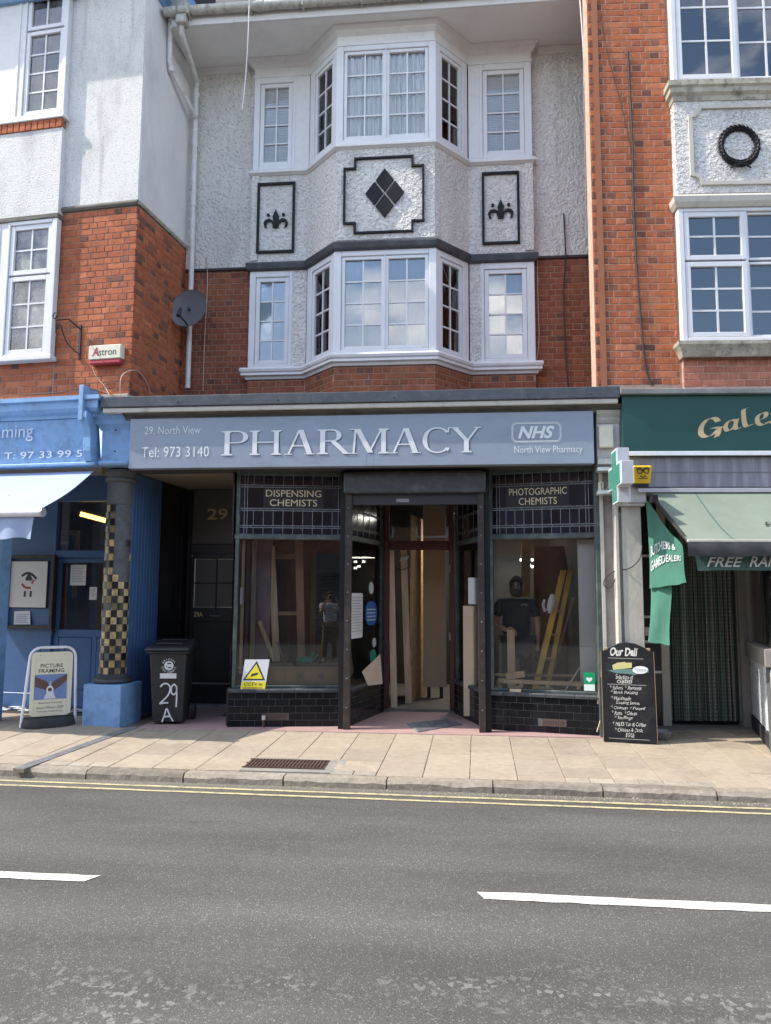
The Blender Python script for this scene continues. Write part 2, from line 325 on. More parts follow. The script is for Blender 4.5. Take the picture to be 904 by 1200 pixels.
# ------------------------------------------------------------------ windows
def casement(parent, fr, x0, x1, z0, z1, y, cols, rows, sash=.05, bar=.02, wmat=None, gmat=None, depth=.05, barmat=None):
    """a sash with its bars and its panes, as sub-parts of a window"""
    wmat = wmat or MATS['upvc']; mb = MB(); s = sash
    mb.box(fr, x0, x0+s, y, y+depth, z0, z1); mb.box(fr, x1-s, x1, y, y+depth, z0, z1)
    mb.box(fr, x0+s, x1-s, y+.0005, y+depth, z0, z0+s); mb.box(fr, x0+s, x1-s, y+.0005, y+depth, z1-s, z1)
    part('sash', mb, wmat, parent, bevel=.005)
    ix0, ix1, iz0, iz1 = x0+s, x1-s, z0+s, z1-s; mb = MB()
    for i in range(1, cols): c = ix0+(ix1-ix0)*i/cols; mb.box(fr, c-bar/2, c+bar/2, y+.018, y+.040, iz0, iz1)
    for j in range(1, rows): c = iz0+(iz1-iz0)*j/rows; mb.box(fr, ix0, ix1, y+.0195, y+.0385, c-bar/2, c+bar/2)
    if mb.v: part('glazing_bar', mb, barmat or wmat, parent)
    for i in range(cols):
        for j in range(rows):
            a, b = ix0+(ix1-ix0)*i/cols, ix0+(ix1-ix0)*(i+1)/cols; c, d = iz0+(iz1-iz0)*j/rows, iz0+(iz1-iz0)*(j+1)/rows
            t1, t2 = random.uniform(-.0026, .0026), random.uniform(-.0026, .0026); yy = y+.030
            q = [fr.w(a, yy+t1, c), fr.w(b, yy+t2, c), fr.w(b, yy+.004+t2, c), fr.w(a, yy+.004+t1, c), fr.w(a, yy-t2, d), fr.w(b, yy-t1, d), fr.w(b, yy+.004-t1, d), fr.w(a, yy+.004-t2, d)]
            part('pane', MB().hexa(q), gmat or MATS['glass'], parent)
def frame_window(parent, fr, x0, x1, z0, z1, y, sashes, margin=(.05, .05, .05, .05), depth=.07, wmat=None, label=None, **k):
    """outer frame filling the rectangle; sashes = list of (u0,u1,v0,v1,cols,rows) in 0..1 of the inside"""
    wmat = wmat or MATS['upvc']; l, r_, b, t = margin; mb = MB()
    mb.box(fr, x0, x0+l, y, y+depth, z0, z1); mb.box(fr, x1-r_, x1, y, y+depth, z0, z1)
    mb.box(fr, x0+l, x1-r_, y+.001, y+depth, z0, z0+b); mb.box(fr, x0+l, x1-r_, y+.001, y+depth, z1-t, z1)
    X0, X1, Z0, Z1 = x0+l, x1-r_, z0+b, z1-t
    for g in sorted({s[1] for s in sashes if s[1] < .99}):
        c = X0+(X1-X0)*g; mb.box(fr, c-.012, c+.012, y+.004, y+depth, Z0, Z1)
    f = part('window', mb, wmat, parent, bevel=.006, label=label)
    for u0_, u1_, v0, v1, c, r2 in sashes:
        casement(f, fr, X0+(X1-X0)*u0_+.003, X0+(X1-X0)*u1_-.003, Z0+(Z1-Z0)*v0+.003, Z0+(Z1-Z0)*v1-.003, y+.016, c, r2, wmat=wmat, **k)
    return f
# ------------------------------------------------------------------ the palette
mat('upvc', (.70, .71, .73), rough=.38, var=.08, vscale=6, dirt=.25, dirtcol=(.35, .33, .30), dscale=3)
mat('white_timber', (.72, .72, .72), rough=.55, var=.10, vscale=4, dirt=.35, dirtcol=(.33, .31, .29), dscale=4, bump=.0012, bscale=30)
mat('soffit_paint', (.80, .79, .76), rough=.7, var=.06, vscale=1.2, dirt=.2, dirtcol=(.4, .37, .33), dscale=2)
mat('pier_paint', (.62, .60, .57), rough=.6, var=.15, vscale=3, dirt=.55, dirtcol=(.22, .22, .20), dscale=3, bump=.002, bscale=25, stretch=(1, 1, .4))
mat('black_paint', (.011, .0115, .014), rough=.55, spec=.25, var=.2, vscale=8, bump=.001, bscale=20)
mat('charcoal', (.045, .050, .058), rough=.55, var=.3, vscale=6, dirt=.3, dirtcol=(.16, .16, .15), dscale=6, bump=.002, bscale=14)
mat('tile_black', (.010, .011, .014), rough=.14, spec=.16, rnd=.3, var=.1, vscale=10, bump=.0005, bscale=9)
mat('tile_joint', (.10, .10, .10), rough=.9, var=.2, vscale=20)
mat('bin_black', (.018, .019, .020), rough=.5, var=.3, vscale=9, dirt=.25, dirtcol=(.07, .07, .065), dscale=10)
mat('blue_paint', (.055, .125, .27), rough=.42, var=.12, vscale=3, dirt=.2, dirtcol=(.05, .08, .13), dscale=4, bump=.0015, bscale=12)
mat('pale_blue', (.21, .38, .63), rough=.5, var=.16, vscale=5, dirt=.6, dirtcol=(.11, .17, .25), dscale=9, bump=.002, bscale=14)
mat('blue_plinth', (.20, .36, .60), rough=.5, var=.15, vscale=5, dirt=.5, dirtcol=(.07, .11, .16), dscale=7, bump=.003, bscale=22, bump2=.002, b2scale=90)
mat('lead', (.21, .21, .215), rough=.6, var=.35, vscale=6, bump=.004, bscale=8)
mat('lead_dark', (.055, .065, .082), rough=.5, var=.25, vscale=5, bump=.006, bscale=5, dirt=.3, dirtcol=(.18, .18, .18), dscale=9)
mat('weathered', (.16, .15, .125), rough=.85, var=.4, vscale=8, dirt=.6, dirtcol=(.05, .05, .04), dscale=6, bump=.004, bscale=30, stretch=(.35, 1, 1))
mat('old_cream', (.56, .53, .46), rough=.7, var=.15, vscale=5, dirt=.55, dirtcol=(.17, .16, .14), dscale=5, bump=.003, bscale=25, stretch=(1, 1, .5))
mat('stone', (.42, .39, .31), rough=.9, var=.3, vscale=7, dirt=.85, dirtcol=(.07, .065, .055), dscale=8, bump=.006, bscale=30)
mat('sign_grey', (.265, .31, .38), rough=.34, var=.05, vscale=2, dirt=.35, dirtcol=(.15, .17, .21), dscale=2.2, stretch=(1, 1, 2.2))
mat('sign_white', (.68, .70, .72), rough=.5); mat('sign_dark', (.07, .08, .10), rough=.5)
mat('gold', (.56, .43, .22), rough=.45, var=.15, vscale=20); mat('cream_letter', (.72, .63, .42), rough=.5)
mat('green_sign', (.013, .072, .062), rough=.35, var=.08, vscale=2); mat('gold_flat', (.60, .44, .24), rough=.5, var=.08, vscale=8)
mat('shutter_grey', (.048, .05, .055), rough=.5, var=.2, vscale=5, dirt=.3, dirtcol=(.2, .19, .18), dscale=7)
mat('grey_metal', (.27, .265, .28), rough=.45, metal=.3, var=.25, vscale=3, stretch=(4, 1, .4), dirt=.4, dirtcol=(.5, .49, .48), dscale=3)
mat('post_brown', (.040, .032, .028), rough=.5, metal=.2, var=.3, vscale=12, dirt=.3, dirtcol=(.14, .11, .09), dscale=12)
mat('window_green', (.062, .085, .082), rough=.5, var=.3, vscale=8, dirt=.45, dirtcol=(.19, .21, .20), dscale=8)
mat('oxblood', (.085, .022, .020), rough=.45, var=.3, vscale=8)
mat('came', (.30, .32, .34), rough=.5, metal=.5, var=.3, vscale=20)
mat('lead_glass', (.010, .013, .022), rough=.15, spec=.7, rnd=.6)
mat('panel_black', (.016, .016, .018), rough=.3)
mat('cast_iron', (.020, .018, .017), rough=.6, bump=.002, bscale=60)
mat('rust', (.085, .048, .033), rough=.85, metal=.2, var=.4, vscale=20, bump=.003, bscale=70, dirt=.6, dirtcol=(.05, .04, .035), dscale=15)
mat('pine', (.76, .58, .37), rough=.65, var=.28, vscale=34, stretch=(1, 1, .06), dirt=.25, dirtcol=(.33, .2, .1), dscale=12)
mat('old_pine', (.40, .28, .16), rough=.7, var=.25, vscale=9, stretch=(1, 1, .15))
mat('osb', (.55, .39, .21), rough=.8, var=.45, vscale=22, stretch=(1, 1, .5), dirt=.5, dirtcol=(.2, .11, .05), dscale=24, bump=.002, bscale=50)
mat('mdf', (.58, .45, .31), rough=.75, var=.06, vscale=5); mat('soffit_tan', (.30, .24, .17), rough=.8, var=.2); mat('plywood', (.52, .40, .26), rough=.7, var=.12, vscale=6, stretch=(1, 1, .3))
mat('dusty', (.20, .18, .155), rough=.9, var=.3, vscale=5, bump=.002, bscale=30)
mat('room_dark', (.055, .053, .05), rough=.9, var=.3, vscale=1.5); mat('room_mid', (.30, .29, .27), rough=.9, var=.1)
mat('mauve', (.36, .24, .26), rough=.85, var=.25, vscale=5, dirt=.35, dirtcol=(.4, .33, .3), dscale=7)
mat('white_panel', (.88, .86, .82), rough=.7, var=.04, vscale=2); mat('curtain', (.93, .93, .92), rough=.9)
mat('blind', (.66, .67, .68), rough=.6); mat('net', (.58, .61, .63), rough=.9, var=.15, vscale=4)
mat('ladder_yellow', (.62, .40, .035), rough=.45, var=.2, vscale=14, dirt=.35, dirtcol=(.2, .13, .05), dscale=14)
mat('brass_yellow', (.80, .52, .03), rough=.4, var=.1, vscale=10)
mat('cream_board', (.74, .70, .52), rough=.45, var=.04, vscale=5); mat('frame_white', (.78, .78, .80), rough=.35, var=.08, vscale=10)
mat('rubber', (.035, .035, .037), rough=.75, var=.3, vscale=12, bump=.002, bscale=50)
mat('chalk_green', (.10, .19, .17), rough=.9); mat('chalk_yellow', (.50, .46, .20), rough=.9); mat('chalk_black', (.014, .0145, .017), rough=.8, spec=.2, var=.25, vscale=6, dirt=.25, dirtcol=(.08, .08, .08), dscale=5); mat('chalk', (.58, .565, .53), rough=.9)
mat('ink', (.03, .03, .035), rough=.6); mat('print_blue', (.16, .24, .46), rough=.5, var=.1, vscale=20); mat('print_brown', (.13, .07, .055), rough=.6, var=.4, vscale=50)
mat('paper', (.72, .72, .70), rough=.8); mat('print_grey', (.3, .3, .32), rough=.7); mat('print_red', (.42, .04, .06), rough=.6)
mat('sticker_blue', (.03, .16, .50), rough=.4); mat('sticker_green', (.02, .30, .20), rough=.4); mat('aed_green', (.0, .28, .12), rough=.4)
mat('cross_green', (.012, .26, .19), rough=.35); mat('cross_white', (.70, .78, .76), rough=.4); mat('alu', (.62, .63, .66), rough=.32, metal=.5, var=.1, vscale=6)
mat('warn_yellow', (.78, .66, .03), rough=.5); mat('tool_green', (.02, .33, .20), rough=.4)
mat('pale_letter', (.52, .60, .70)); mat('awning_blue', (.33, .41, .57), rough=.75, var=.05, vscale=2, bump=.004, bscale=3); mat('awning_green', (.185, .225, .175), rough=.8, var=.12, vscale=2.5, bump=.004, bscale=3)
mat('banner_green', (.06, .20, .145), rough=.75, var=.14, vscale=5); mat('valance_dark', (.05, .052, .056), rough=.8, var=.3, vscale=8)
mat('banner_dark', (.05, .115, .10), rough=.75, var=.2, vscale=4)
mat('bead_green', (.17, .23, .185), rough=.6, rnd=.15); mat('bead_brown', (.36, .32, .27), rough=.6, rnd=.15); mat('bead_dark', (.08, .10, .085), rough=.6, rnd=.15); mat('bead_pale', (.38, .43, .38), rough=.6, rnd=.15)
mat('white_tile', (.78, .81, .82), rough=.25, var=.05, rnd=.06); mat('plastic_cream', (.70, .66, .52), rough=.45, var=.1, vscale=8)
mat('dish_grey', (.16, .17, .19), rough=.5, var=.15, vscale=8); mat('pipe_white', (.68, .68, .67), rough=.5, var=.12, vscale=6, dirt=.5, dirtcol=(.25, .23, .2), dscale=7)
mat('gutter_dirty', (.50, .49, .45), rough=.7, var=.25, vscale=14, dirt=.9, dirtcol=(.06, .055, .05), dscale=9, stretch=(1.6, 1, .5))
mat('cable_pale', (.55, .47, .38), rough=.7); mat('cable_dark', (.03, .028, .027), rough=.7); mat('rope_white', (.72, .72, .70), rough=.8)
mat('skin', (.46, .27, .19), rough=.55, var=.08, vscale=20); mat('tee_black', (.018, .019, .022), rough=.9, bump=.004, bscale=14); mat('denim', (.03, .035, .05), rough=.9)
mat('hair', (.08, .04, .022), rough=.8, bump=.004, bscale=120); mat('tee_white', (.62, .62, .64), rough=.9, bump=.004, bscale=14); mat('khaki', (.19, .115, .06), rough=.9)
mat('lamp_glow', (.9, .6, .2), emit=((1, .62, .16), 2.4)); mat('lamp_cool', (.9, .9, .9), emit=((1, .95, .85), 3.0))
mat('terrazzo', (.46, .30, .285), rough=.45, var=.18, vscale=60, dirt=.35, dirtcol=(.2, .15, .14), dscale=4); mat('concrete', (.25, .235, .205), rough=.95, var=.25, vscale=9, bump=.003, bscale=60)
mat('yellow_line', (.54, .46, .25), rough=.85, var=.25, vscale=9, dirt=.85, dirtcol=(.12, .11, .10), dscale=18, dpos=(.46, .66)); mat('white_line', (.66, .64, .57), rough=.85, var=.16, vscale=9, dirt=.85, dirtcol=(.12, .115, .105), dscale=30, dpos=(.52, .68))
mat('doorlight', (.10, .092, .08), rough=.25, spec=.6); mat('black_door', (.013, .013, .016), rough=.33, spec=.6, var=.2)
mat('mosaic_gold', (.40, .30, .14), rough=.4, rnd=.6, var=.45, vscale=22, dirt=.5, dirtcol=(.09, .06, .03), dscale=18); mat('mosaic_black', (.025, .025, .03), rough=.3, rnd=.7)
mat('col_grey', (.11, .115, .12), rough=.7, var=.3, vscale=9, dirt=.5, dirtcol=(.03, .03, .035), dscale=12, bump=.004, bscale=40)
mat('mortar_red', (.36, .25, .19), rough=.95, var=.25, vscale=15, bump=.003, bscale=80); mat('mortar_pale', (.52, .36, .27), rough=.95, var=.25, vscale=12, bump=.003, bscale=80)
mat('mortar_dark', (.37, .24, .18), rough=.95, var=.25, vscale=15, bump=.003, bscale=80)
mat('terracotta', (.24, .09, .045), rough=.85, var=.12, vscale=6, bump=.002, bscale=40); mat('lintel_soot', (.05, .045, .045), rough=.9)
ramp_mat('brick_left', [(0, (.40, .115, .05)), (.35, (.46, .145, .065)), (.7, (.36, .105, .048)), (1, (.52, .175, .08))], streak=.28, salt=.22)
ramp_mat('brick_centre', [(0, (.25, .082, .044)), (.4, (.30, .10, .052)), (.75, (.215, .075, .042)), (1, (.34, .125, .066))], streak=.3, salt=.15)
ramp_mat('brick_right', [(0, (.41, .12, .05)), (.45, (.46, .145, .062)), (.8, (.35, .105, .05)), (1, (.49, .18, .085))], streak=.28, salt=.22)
ramp_mat('brick_burnt', [(0, (.15, .065, .045)), (.5, (.22, .085, .055)), (1, (.29, .105, .062))], streak=.3)
ramp_mat('brick_pink', [(0, (.42, .16, .11)), (.5, (.50, .20, .13)), (1, (.36, .13, .09))], streak=.3, salt=.22)
ramp_mat('roof_tile', [(0, (.16, .055, .04)), (.5, (.10, .045, .035)), (1, (.20, .075, .05))], streak=.35)
ramp_mat('slab', [(0, (.33, .275, .205)), (.4, (.38, .32, .24)), (.75, (.31, .26, .20)), (1, (.41, .345, .26))], gum=.6, streak=.16, bump=.003, bscale=110)
ramp_mat('sett', [(0, (.30, .27, .22)), (1, (.40, .35, .28))], streak=.2, bump=.003, bscale=90)
ramp_mat('kerb_stone', [(0, (.22, .19, .155)), (1, (.32, .28, .225))], streak=.35, bump=.007, bscale=26)
glass_mat('glass', ior=2.3, tint=(.97, .975, .975), wav=.0015); glass_mat('glass_net', ior=2.0, tint=(.9, .9, .9), haze=1.1); glass_mat('glass_film', ior=2.2, tint=(.95, .95, .95), haze=.45); glass_mat('glass_clear', ior=1.5, tint=(.985, .985, .985)); glass_mat('glass_dim', ior=1.6, tint=(.88, .89, .89), haze=.05, wav=.001); glass_mat('glass_blue', ior=2.7, tint=(.7, .72, .75), wav=.0015)
stucco_mat('roughcast', (.82, .80, .765), .022, 27); stucco_mat('roughcast_rich', (.83, .81, .775), .028, 23, .45); stucco_mat('render_fine', (.76, .75, .73), .006, 60, .55)
mat('render_smooth', (.72, .71, .70), rough=.85, var=.1, vscale=2, dirt=.45, dirtcol=(.34, .35, .36), dscale=1.6, bump=.0015, bscale=120, stretch=(1, 1, .4))
# asphalt: aggregate, wheel-worn bands, chips showing through in the near lane
m = bpy.data.materials.new('asphalt'); m.use_nodes = True; nt = m.node_tree; K = nt.links.new; b = nt.nodes['Principled BSDF']; b.inputs['Roughness'].default_value = .85; b.inputs['Specular IOR Level'].default_value = .3
geo = N(nt, 'ShaderNodeNewGeometry'); Pp = geo.outputs['Position']
vo = N(nt, 'ShaderNodeTexVoronoi', i_Scale=150.0); K(Pp, vo.inputs['Vector']); sp = N(nt, 'ShaderNodeSeparateColor'); K(vo.outputs['Color'], sp.inputs[0])
cr = N(nt, 'ShaderNodeValToRGB'); e = cr.color_ramp.elements; e[0].color = (.076, .071, .065, 1); e[1].position = .985; e[1].color = (.19, .178, .162, 1)
x = e.new(.5); x.color = (.088, .083, .076, 1); x = e.new(.9); x.color = (.104, .097, .09, 1); K(sp.outputs[0], cr.inputs[0])
mp = N(nt, 'ShaderNodeMapping'); mp.inputs['Scale'].default_value = (.35, 1.1, 1); K(Pp, mp.inputs[0])
n1 = N(nt, 'ShaderNodeTexNoise', i_Scale=1.3, i_Detail=7.0, i_Roughness=.6); K(mp.outputs[0], n1.inputs['Vector'])
m1 = N(nt, 'ShaderNodeMapRange'); m1.inputs[1].default_value = .3; m1.inputs[2].default_value = .7; m1.inputs[3].default_value = .74; m1.inputs[4].default_value = 1.22; K(n1.outputs[0], m1.inputs[0])
hs = N(nt, 'ShaderNodeHueSaturation'); K(m1.outputs[0], hs.inputs['Value']); K(cr.outputs[0], hs.inputs['Color'])
sx = N(nt, 'ShaderNodeSeparateXYZ'); K(Pp, sx.inputs[0]); m2 = N(nt, 'ShaderNodeMapRange', interpolation_type='SMOOTHSTEP'); m2.inputs[1].default_value = -4.75; m2.inputs[2].default_value = -5.3; K(sx.outputs[1], m2.inputs[0])
n2 = N(nt, 'ShaderNodeTexNoise', i_Scale=2.6, i_Detail=4.0); mq = N(nt, 'ShaderNodeMapping'); mq.inputs['Scale'].default_value = (.5, 1.6, 1); K(Pp, mq.inputs[0]); K(mq.outputs[0], n2.inputs['Vector'])
m3 = N(nt, 'ShaderNodeMapRange'); m3.inputs[1].default_value = .46; m3.inputs[2].default_value = .66; K(n2.outputs[0], m3.inputs[0])
v2 = N(nt, 'ShaderNodeTexVoronoi', i_Scale=42.0); K(Pp, v2.inputs['Vector']); s2 = N(nt, 'ShaderNodeSeparateColor'); K(v2.outputs['Color'], s2.inputs[0])
m4 = N(nt, 'ShaderNodeMapRange'); m4.inputs[1].default_value = .78; m4.inputs[2].default_value = .86; K(s2.outputs[1], m4.inputs[0])
mu = N(nt, 'ShaderNodeMath', operation='MULTIPLY'); K(m2.outputs[0], mu.inputs[0]); K(m3.outputs[0], mu.inputs[1]); mv = N(nt, 'ShaderNodeMath', operation='MULTIPLY'); K(mu.outputs[0], mv.inputs[0]); K(m4.outputs[0], mv.inputs[1])
mw = N(nt, 'ShaderNodeMath', operation='MULTIPLY'); K(mv.outputs[0], mw.inputs[0]); mw.inputs[1].default_value = .6
mi = N(nt, 'ShaderNodeMixRGB'); K(mw.outputs[0], mi.inputs[0]); K(hs.outputs[0], mi.inputs[1]); mi.inputs[2].default_value = (.27, .25, .225, 1)
nb_ = N(nt, 'ShaderNodeTexNoise', noise_dimensions='2D', i_Scale=1.0, i_Detail=3.0); mb_ = N(nt, 'ShaderNodeMapping'); mb_.inputs['Scale'].default_value = (.05, 1.15, 1); K(Pp, mb_.inputs[0]); K(mb_.outputs[0], nb_.inputs['Vector'])
mt_ = N(nt, 'ShaderNodeMapRange'); mt_.inputs[1].default_value = .35; mt_.inputs[2].default_value = .65; mt_.inputs[3].default_value = .86; mt_.inputs[4].default_value = 1.12; K(nb_.outputs[0], mt_.inputs[0])
ht_ = N(nt, 'ShaderNodeHueSaturation'); K(mt_.outputs[0], ht_.inputs['Value']); K(mi.outputs[0], ht_.inputs['Color'])
nc_ = N(nt, 'ShaderNodeTexNoise', i_Scale=1.0, i_Detail=9.0, i_Roughness=.62); mc_ = N(nt, 'ShaderNodeMapping'); mc_.inputs['Scale'].default_value = (.32, 1.5, 1); K(Pp, mc_.inputs[0]); K(mc_.outputs[0], nc_.inputs['Vector'])
sb_ = N(nt, 'ShaderNodeMath', operation='SUBTRACT'); sb_.inputs[1].default_value = .5; K(nc_.outputs[0], sb_.inputs[0]); ab_ = N(nt, 'ShaderNodeMath', operation='ABSOLUTE'); K(sb_.outputs[0], ab_.inputs[0])
mr_ = N(nt, 'ShaderNodeMapRange'); mr_.inputs[1].default_value = .0; mr_.inputs[2].default_value = .0035; mr_.inputs[3].default_value = .55; mr_.inputs[4].default_value = 0; K(ab_.outputs[0], mr_.inputs[0])
ng_ = N(nt, 'ShaderNodeTexNoise', i_Scale=.7, i_Detail=2.0); K(Pp, ng_.inputs['Vector']); mg_ = N(nt, 'ShaderNodeMapRange'); mg_.inputs[1].default_value = .5; mg_.inputs[2].default_value = .62; K(ng_.outputs[0], mg_.inputs[0])
mm_ = N(nt, 'ShaderNodeMath', operation='MULTIPLY'); K(mr_.outputs[0], mm_.inputs[0]); K(mg_.outputs[0], mm_.inputs[1])
mx_ = N(nt, 'ShaderNodeMixRGB'); K(mm_.outputs[0], mx_.inputs[0]); nd_ = N(nt, 'ShaderNodeTexNoise', i_Scale=6.0, i_Detail=8.0, i_Roughness=.7); K(Pp, nd_.inputs['Vector'])
ms_ = N(nt, 'ShaderNodeMath', operation='MULTIPLY_ADD'); ms_.inputs[1].default_value = .35; K(nd_.outputs[0], ms_.inputs[0]); K(sx.outputs[1], ms_.inputs[2])
mz_ = N(nt, 'ShaderNodeMapRange'); mz_.inputs[1].default_value = -2.06; mz_.inputs[2].default_value = -1.80; mz_.inputs[4].default_value = .75; K(ms_.outputs[0], mz_.inputs[0])
md_ = N(nt, 'ShaderNodeMixRGB'); md_.inputs[2].default_value = (.17, .155, .13, 1); K(mz_.outputs[0], md_.inputs[0]); K(ht_.outputs[0], md_.inputs[1])   # dust along the kerb
K(md_.outputs[0], mx_.inputs[1]); mx_.inputs[2].default_value = (.03, .028, .026, 1); K(mx_.outputs[0], b.inputs['Base Color'])
bu = N(nt, 'ShaderNodeBump', i_Strength=1.0, i_Distance=.0022); K(vo.outputs['Distance'], bu.inputs['Height']); bu.invert = True; K(bu.outputs[0], b.inputs['Normal']); MATS['asphalt'] = m
M = MATS
# ------------------------------------------------------------------ the street
S = Frame(0, -1.93, -1.2); RZ = -.14
def pz(wx, wy): return min(0.0, max(-.062, -.062*(.05-wy)/2.0))
road = MB()
xs = [-80, -20, -8, 8, 20, 80]; ys = [-60, -20, -9.5, -6, -3, S.w(0, .02, 0).y]
ny = len(ys)
vs = [(x, y if j < ny-1 else S.w(x, .03, 0).y, RZ) for x in xs for j, y in enumerate(ys)]
road.add(vs, [(i*ny+j, (i+1)*ny+j, (i+1)*ny+j+1, i*ny+j+1) for i in range(len(xs)-1) for j in range(ny-1)])
struct('road', road, M['asphalt'])
gd = MB().add([(-300, -300, -.35), (300, -300, -.35), (300, 300, -.35), (-300, 300, -.35)], [(0, 1, 2, 3)]); struct('ground', gd, M['concrete'])
def sheet(name, fr, pts, z, mt, kind='structure'): return part(name, MB().add([fr.w(x, y, z) for x, y in pts], [tuple(range(len(pts)))]), mt, kind=kind)
# painted lines: each a thin sheet 4 mm over the road
def line(name, x0, y0, x1, y1, wd, mt, n=24, e=.3):
    d = Vector((x1-x0, y1-y0)).normalized(); nn = Vector((-d.y, d.x)); mb = MB(); vs = []
    for i in range(n+1):
        t = i/n; x, y = x0+(x1-x0)*t, y0+(y1-y0)*t; a = wd/2*(1+random.uniform(-.08, .08)); o = random.uniform(-.004, .004)
        sk = e*wd if i in (0, n) else 0
        vs += [(x-nn.x*a+d.x*sk, y-nn.y*a+o, RZ+.004), (x+nn.x*a, y+nn.y*a+o, RZ+.004)]
    mb.add(vs, [(2*i, 2*i+2, 2*i+3, 2*i+1) for i in range(n)]); return struct(name, mb, mt)
sl_ = math.tan(rad(-1.5))
for off in (-2.125, -2.275): line('road_marking', -12, off+.62*-sl_+ -12*sl_, 9, off+.62*-sl_+9*sl_, .047, M['yellow_line'], 160)
line('road_marking', -6.2, -4.205, -2.14, -4.215, .105, M['white_line'], 40, -.5)
line('road_marking', .08, -4.215, 4.2, -4.245, .105, M['white_line'], 40, .4)
# kerbstones
kb = struct('kerb', MB().box(S, -14, 12, .06, .20, -.3, -.075), M['concrete'])
x = -7.05; k = 0
while x < 6:
    ln = .915; rr = random.Random(k); mb = MB(); c = .012; nseg = 8; vs = []; fs = []
    for i in range(nseg+1):
        t = x + (ln-.012)*i/nseg; e1 = rr.uniform(-.006, .006); e2 = rr.uniform(-.004, .004); q = .02+rr.uniform(0, .02)
        for yy, zz in ((e2*.6, RZ-.05), (e2, -.062-q), (q*.8+e2, -.062+e1*.3), (.145, -.0605), (.145, RZ-.05)): vs.append(S.w(t, yy, zz))
    for i in range(nseg):
        for j in range(4): a = i*5+j; fs.append((a, a+5, a+6, a+1))
    fs += [(0, 1, 2, 3, 4), tuple(reversed(range(nseg*5, nseg*5+5)))]
    mb.add(vs, fs); part('kerbstone', mb, M['kerb_stone'], kb, smooth=30); x += ln; k += 1
# paving
pv = MB(); gx = [-14, -7, -4.6, -3.9, -2.7, 1.5, 2.0, 5, 12]; gy = [.14, .6, 1.2, 1.98, 3.2, 4.4]
vs = [];
for a in gx:
    for c in gy: q = S.w(a, c, 0); vs.append((q.x, q.y, pz(q.x, q.y)-.012))
n = len(gy); pv.add(vs, [(i*n+j, (i+1)*n+j, (i+1)*n+j+1, i*n+j+1) for i in range(len(gx)-1) for j in range(n-1)])
pav = struct('pavement', pv, mat('joint_sand', (.19, .16, .125), rough=.95, var=.3, vscale=20))
SM = []
def slab_mesh(wd, dp):
    rr = random.Random(int(wd*1000+dp*7000)); c = .004; vs = [(0, 0, -.03), (wd, 0, -.03), (wd, dp, -.03), (0, dp, -.03), (0, 0, -c), (wd, 0, -c), (wd, dp, -c), (0, dp, -c), (c, c, 0), (wd-c, c, 0), (wd-c, dp-c, 0), (c, dp-c, 0)]
    vs = [(a+rr.uniform(-.0015, .0015), b_+rr.uniform(-.0015, .0015), z) for a, b_, z in vs]
    fs = [(8, 9, 10, 11)]+[(i+o, (i+1) % 4+o, (i+1) % 4+o+4, i+o+4) for o in (0, 4) for i in range(4)]
    me = bpy.data.meshes.new('slab'); me.from_pydata(vs, [], fs); me.update(); me.materials.append(M['slab']); return me
SMC = {}
def put_slab(fr, x, y, wd, dp, name='slab', mt=None):
    key = (round(wd, 2), round(dp, 2), mt.name if mt else '')
    if key not in SMC:
        SMC[key] = slab_mesh(wd, dp)
        if mt: SMC[key].materials[0] = mt
    o = bpy.data.objects.new(name, SMC[key]); COL.objects.link(o); o.parent = pav
    q = fr.w(x, y, 0); q2 = fr.w(x, y+dp, 0); z0, z1 = pz(q.x, q.y), pz(q2.x, q2.y); tl = random.uniform(-.0015, .0015)
    o.location = (q.x, q.y, z0+tl); o.rotation_euler = (math.atan2(z1-z0, dp)+random.uniform(-.003, .003), random.uniform(-.003, .003), fr.a)
COVER = [(-2.05, -1.22, -1.66, -1.27)]        # ironwork holes: x0,x1,y0,y1 in world axes
wcol = .415; x = -7.4; k = 0
while x < 5.2:
    y = .152; first = [.50, .30, .40][k % 3] if k % 2 else .50
    if k % 5 == 1: first = .52; 
    while y < 3.6:
        d = first if y < .16 else .50; q = S.w(x+wcol/2, y+d/2, 0); far = S.w(x+wcol/2, y+d, 0)
        lim = 1.02+(-4-q.x)*.11 if q.x < -4.0 else (.02 if q.x < 1.6 else .80)
        if far.y > lim: d = d-(far.y-lim)
        if d < .06: break
        hit = any(q.x > a and q.x < b_ and q.y > c-.12 and q.y < e-.0 for a, b_, c, e in COVER)
        indrain = abs(q.x-(-3.99)) < .02
        if not hit:
            if y < .16 and k in (8, 9, 14, 15, 20, 21, 22):                 # small setts let in next to the kerb
                for i in range(2):
                    for j in range(1): put_slab(S, x+i*wcol/2, y, wcol/2-.008, .14, 'sett', M['sett'])
                put_slab(S, x, y+.15, wcol-.007, max(d-.157, .1))
            else: put_slab(S, x, y, wcol-.005, d-.005)
        y += d if d > .2 else 9
        if d < .499 and y > .9: break
    x += wcol; k += 1
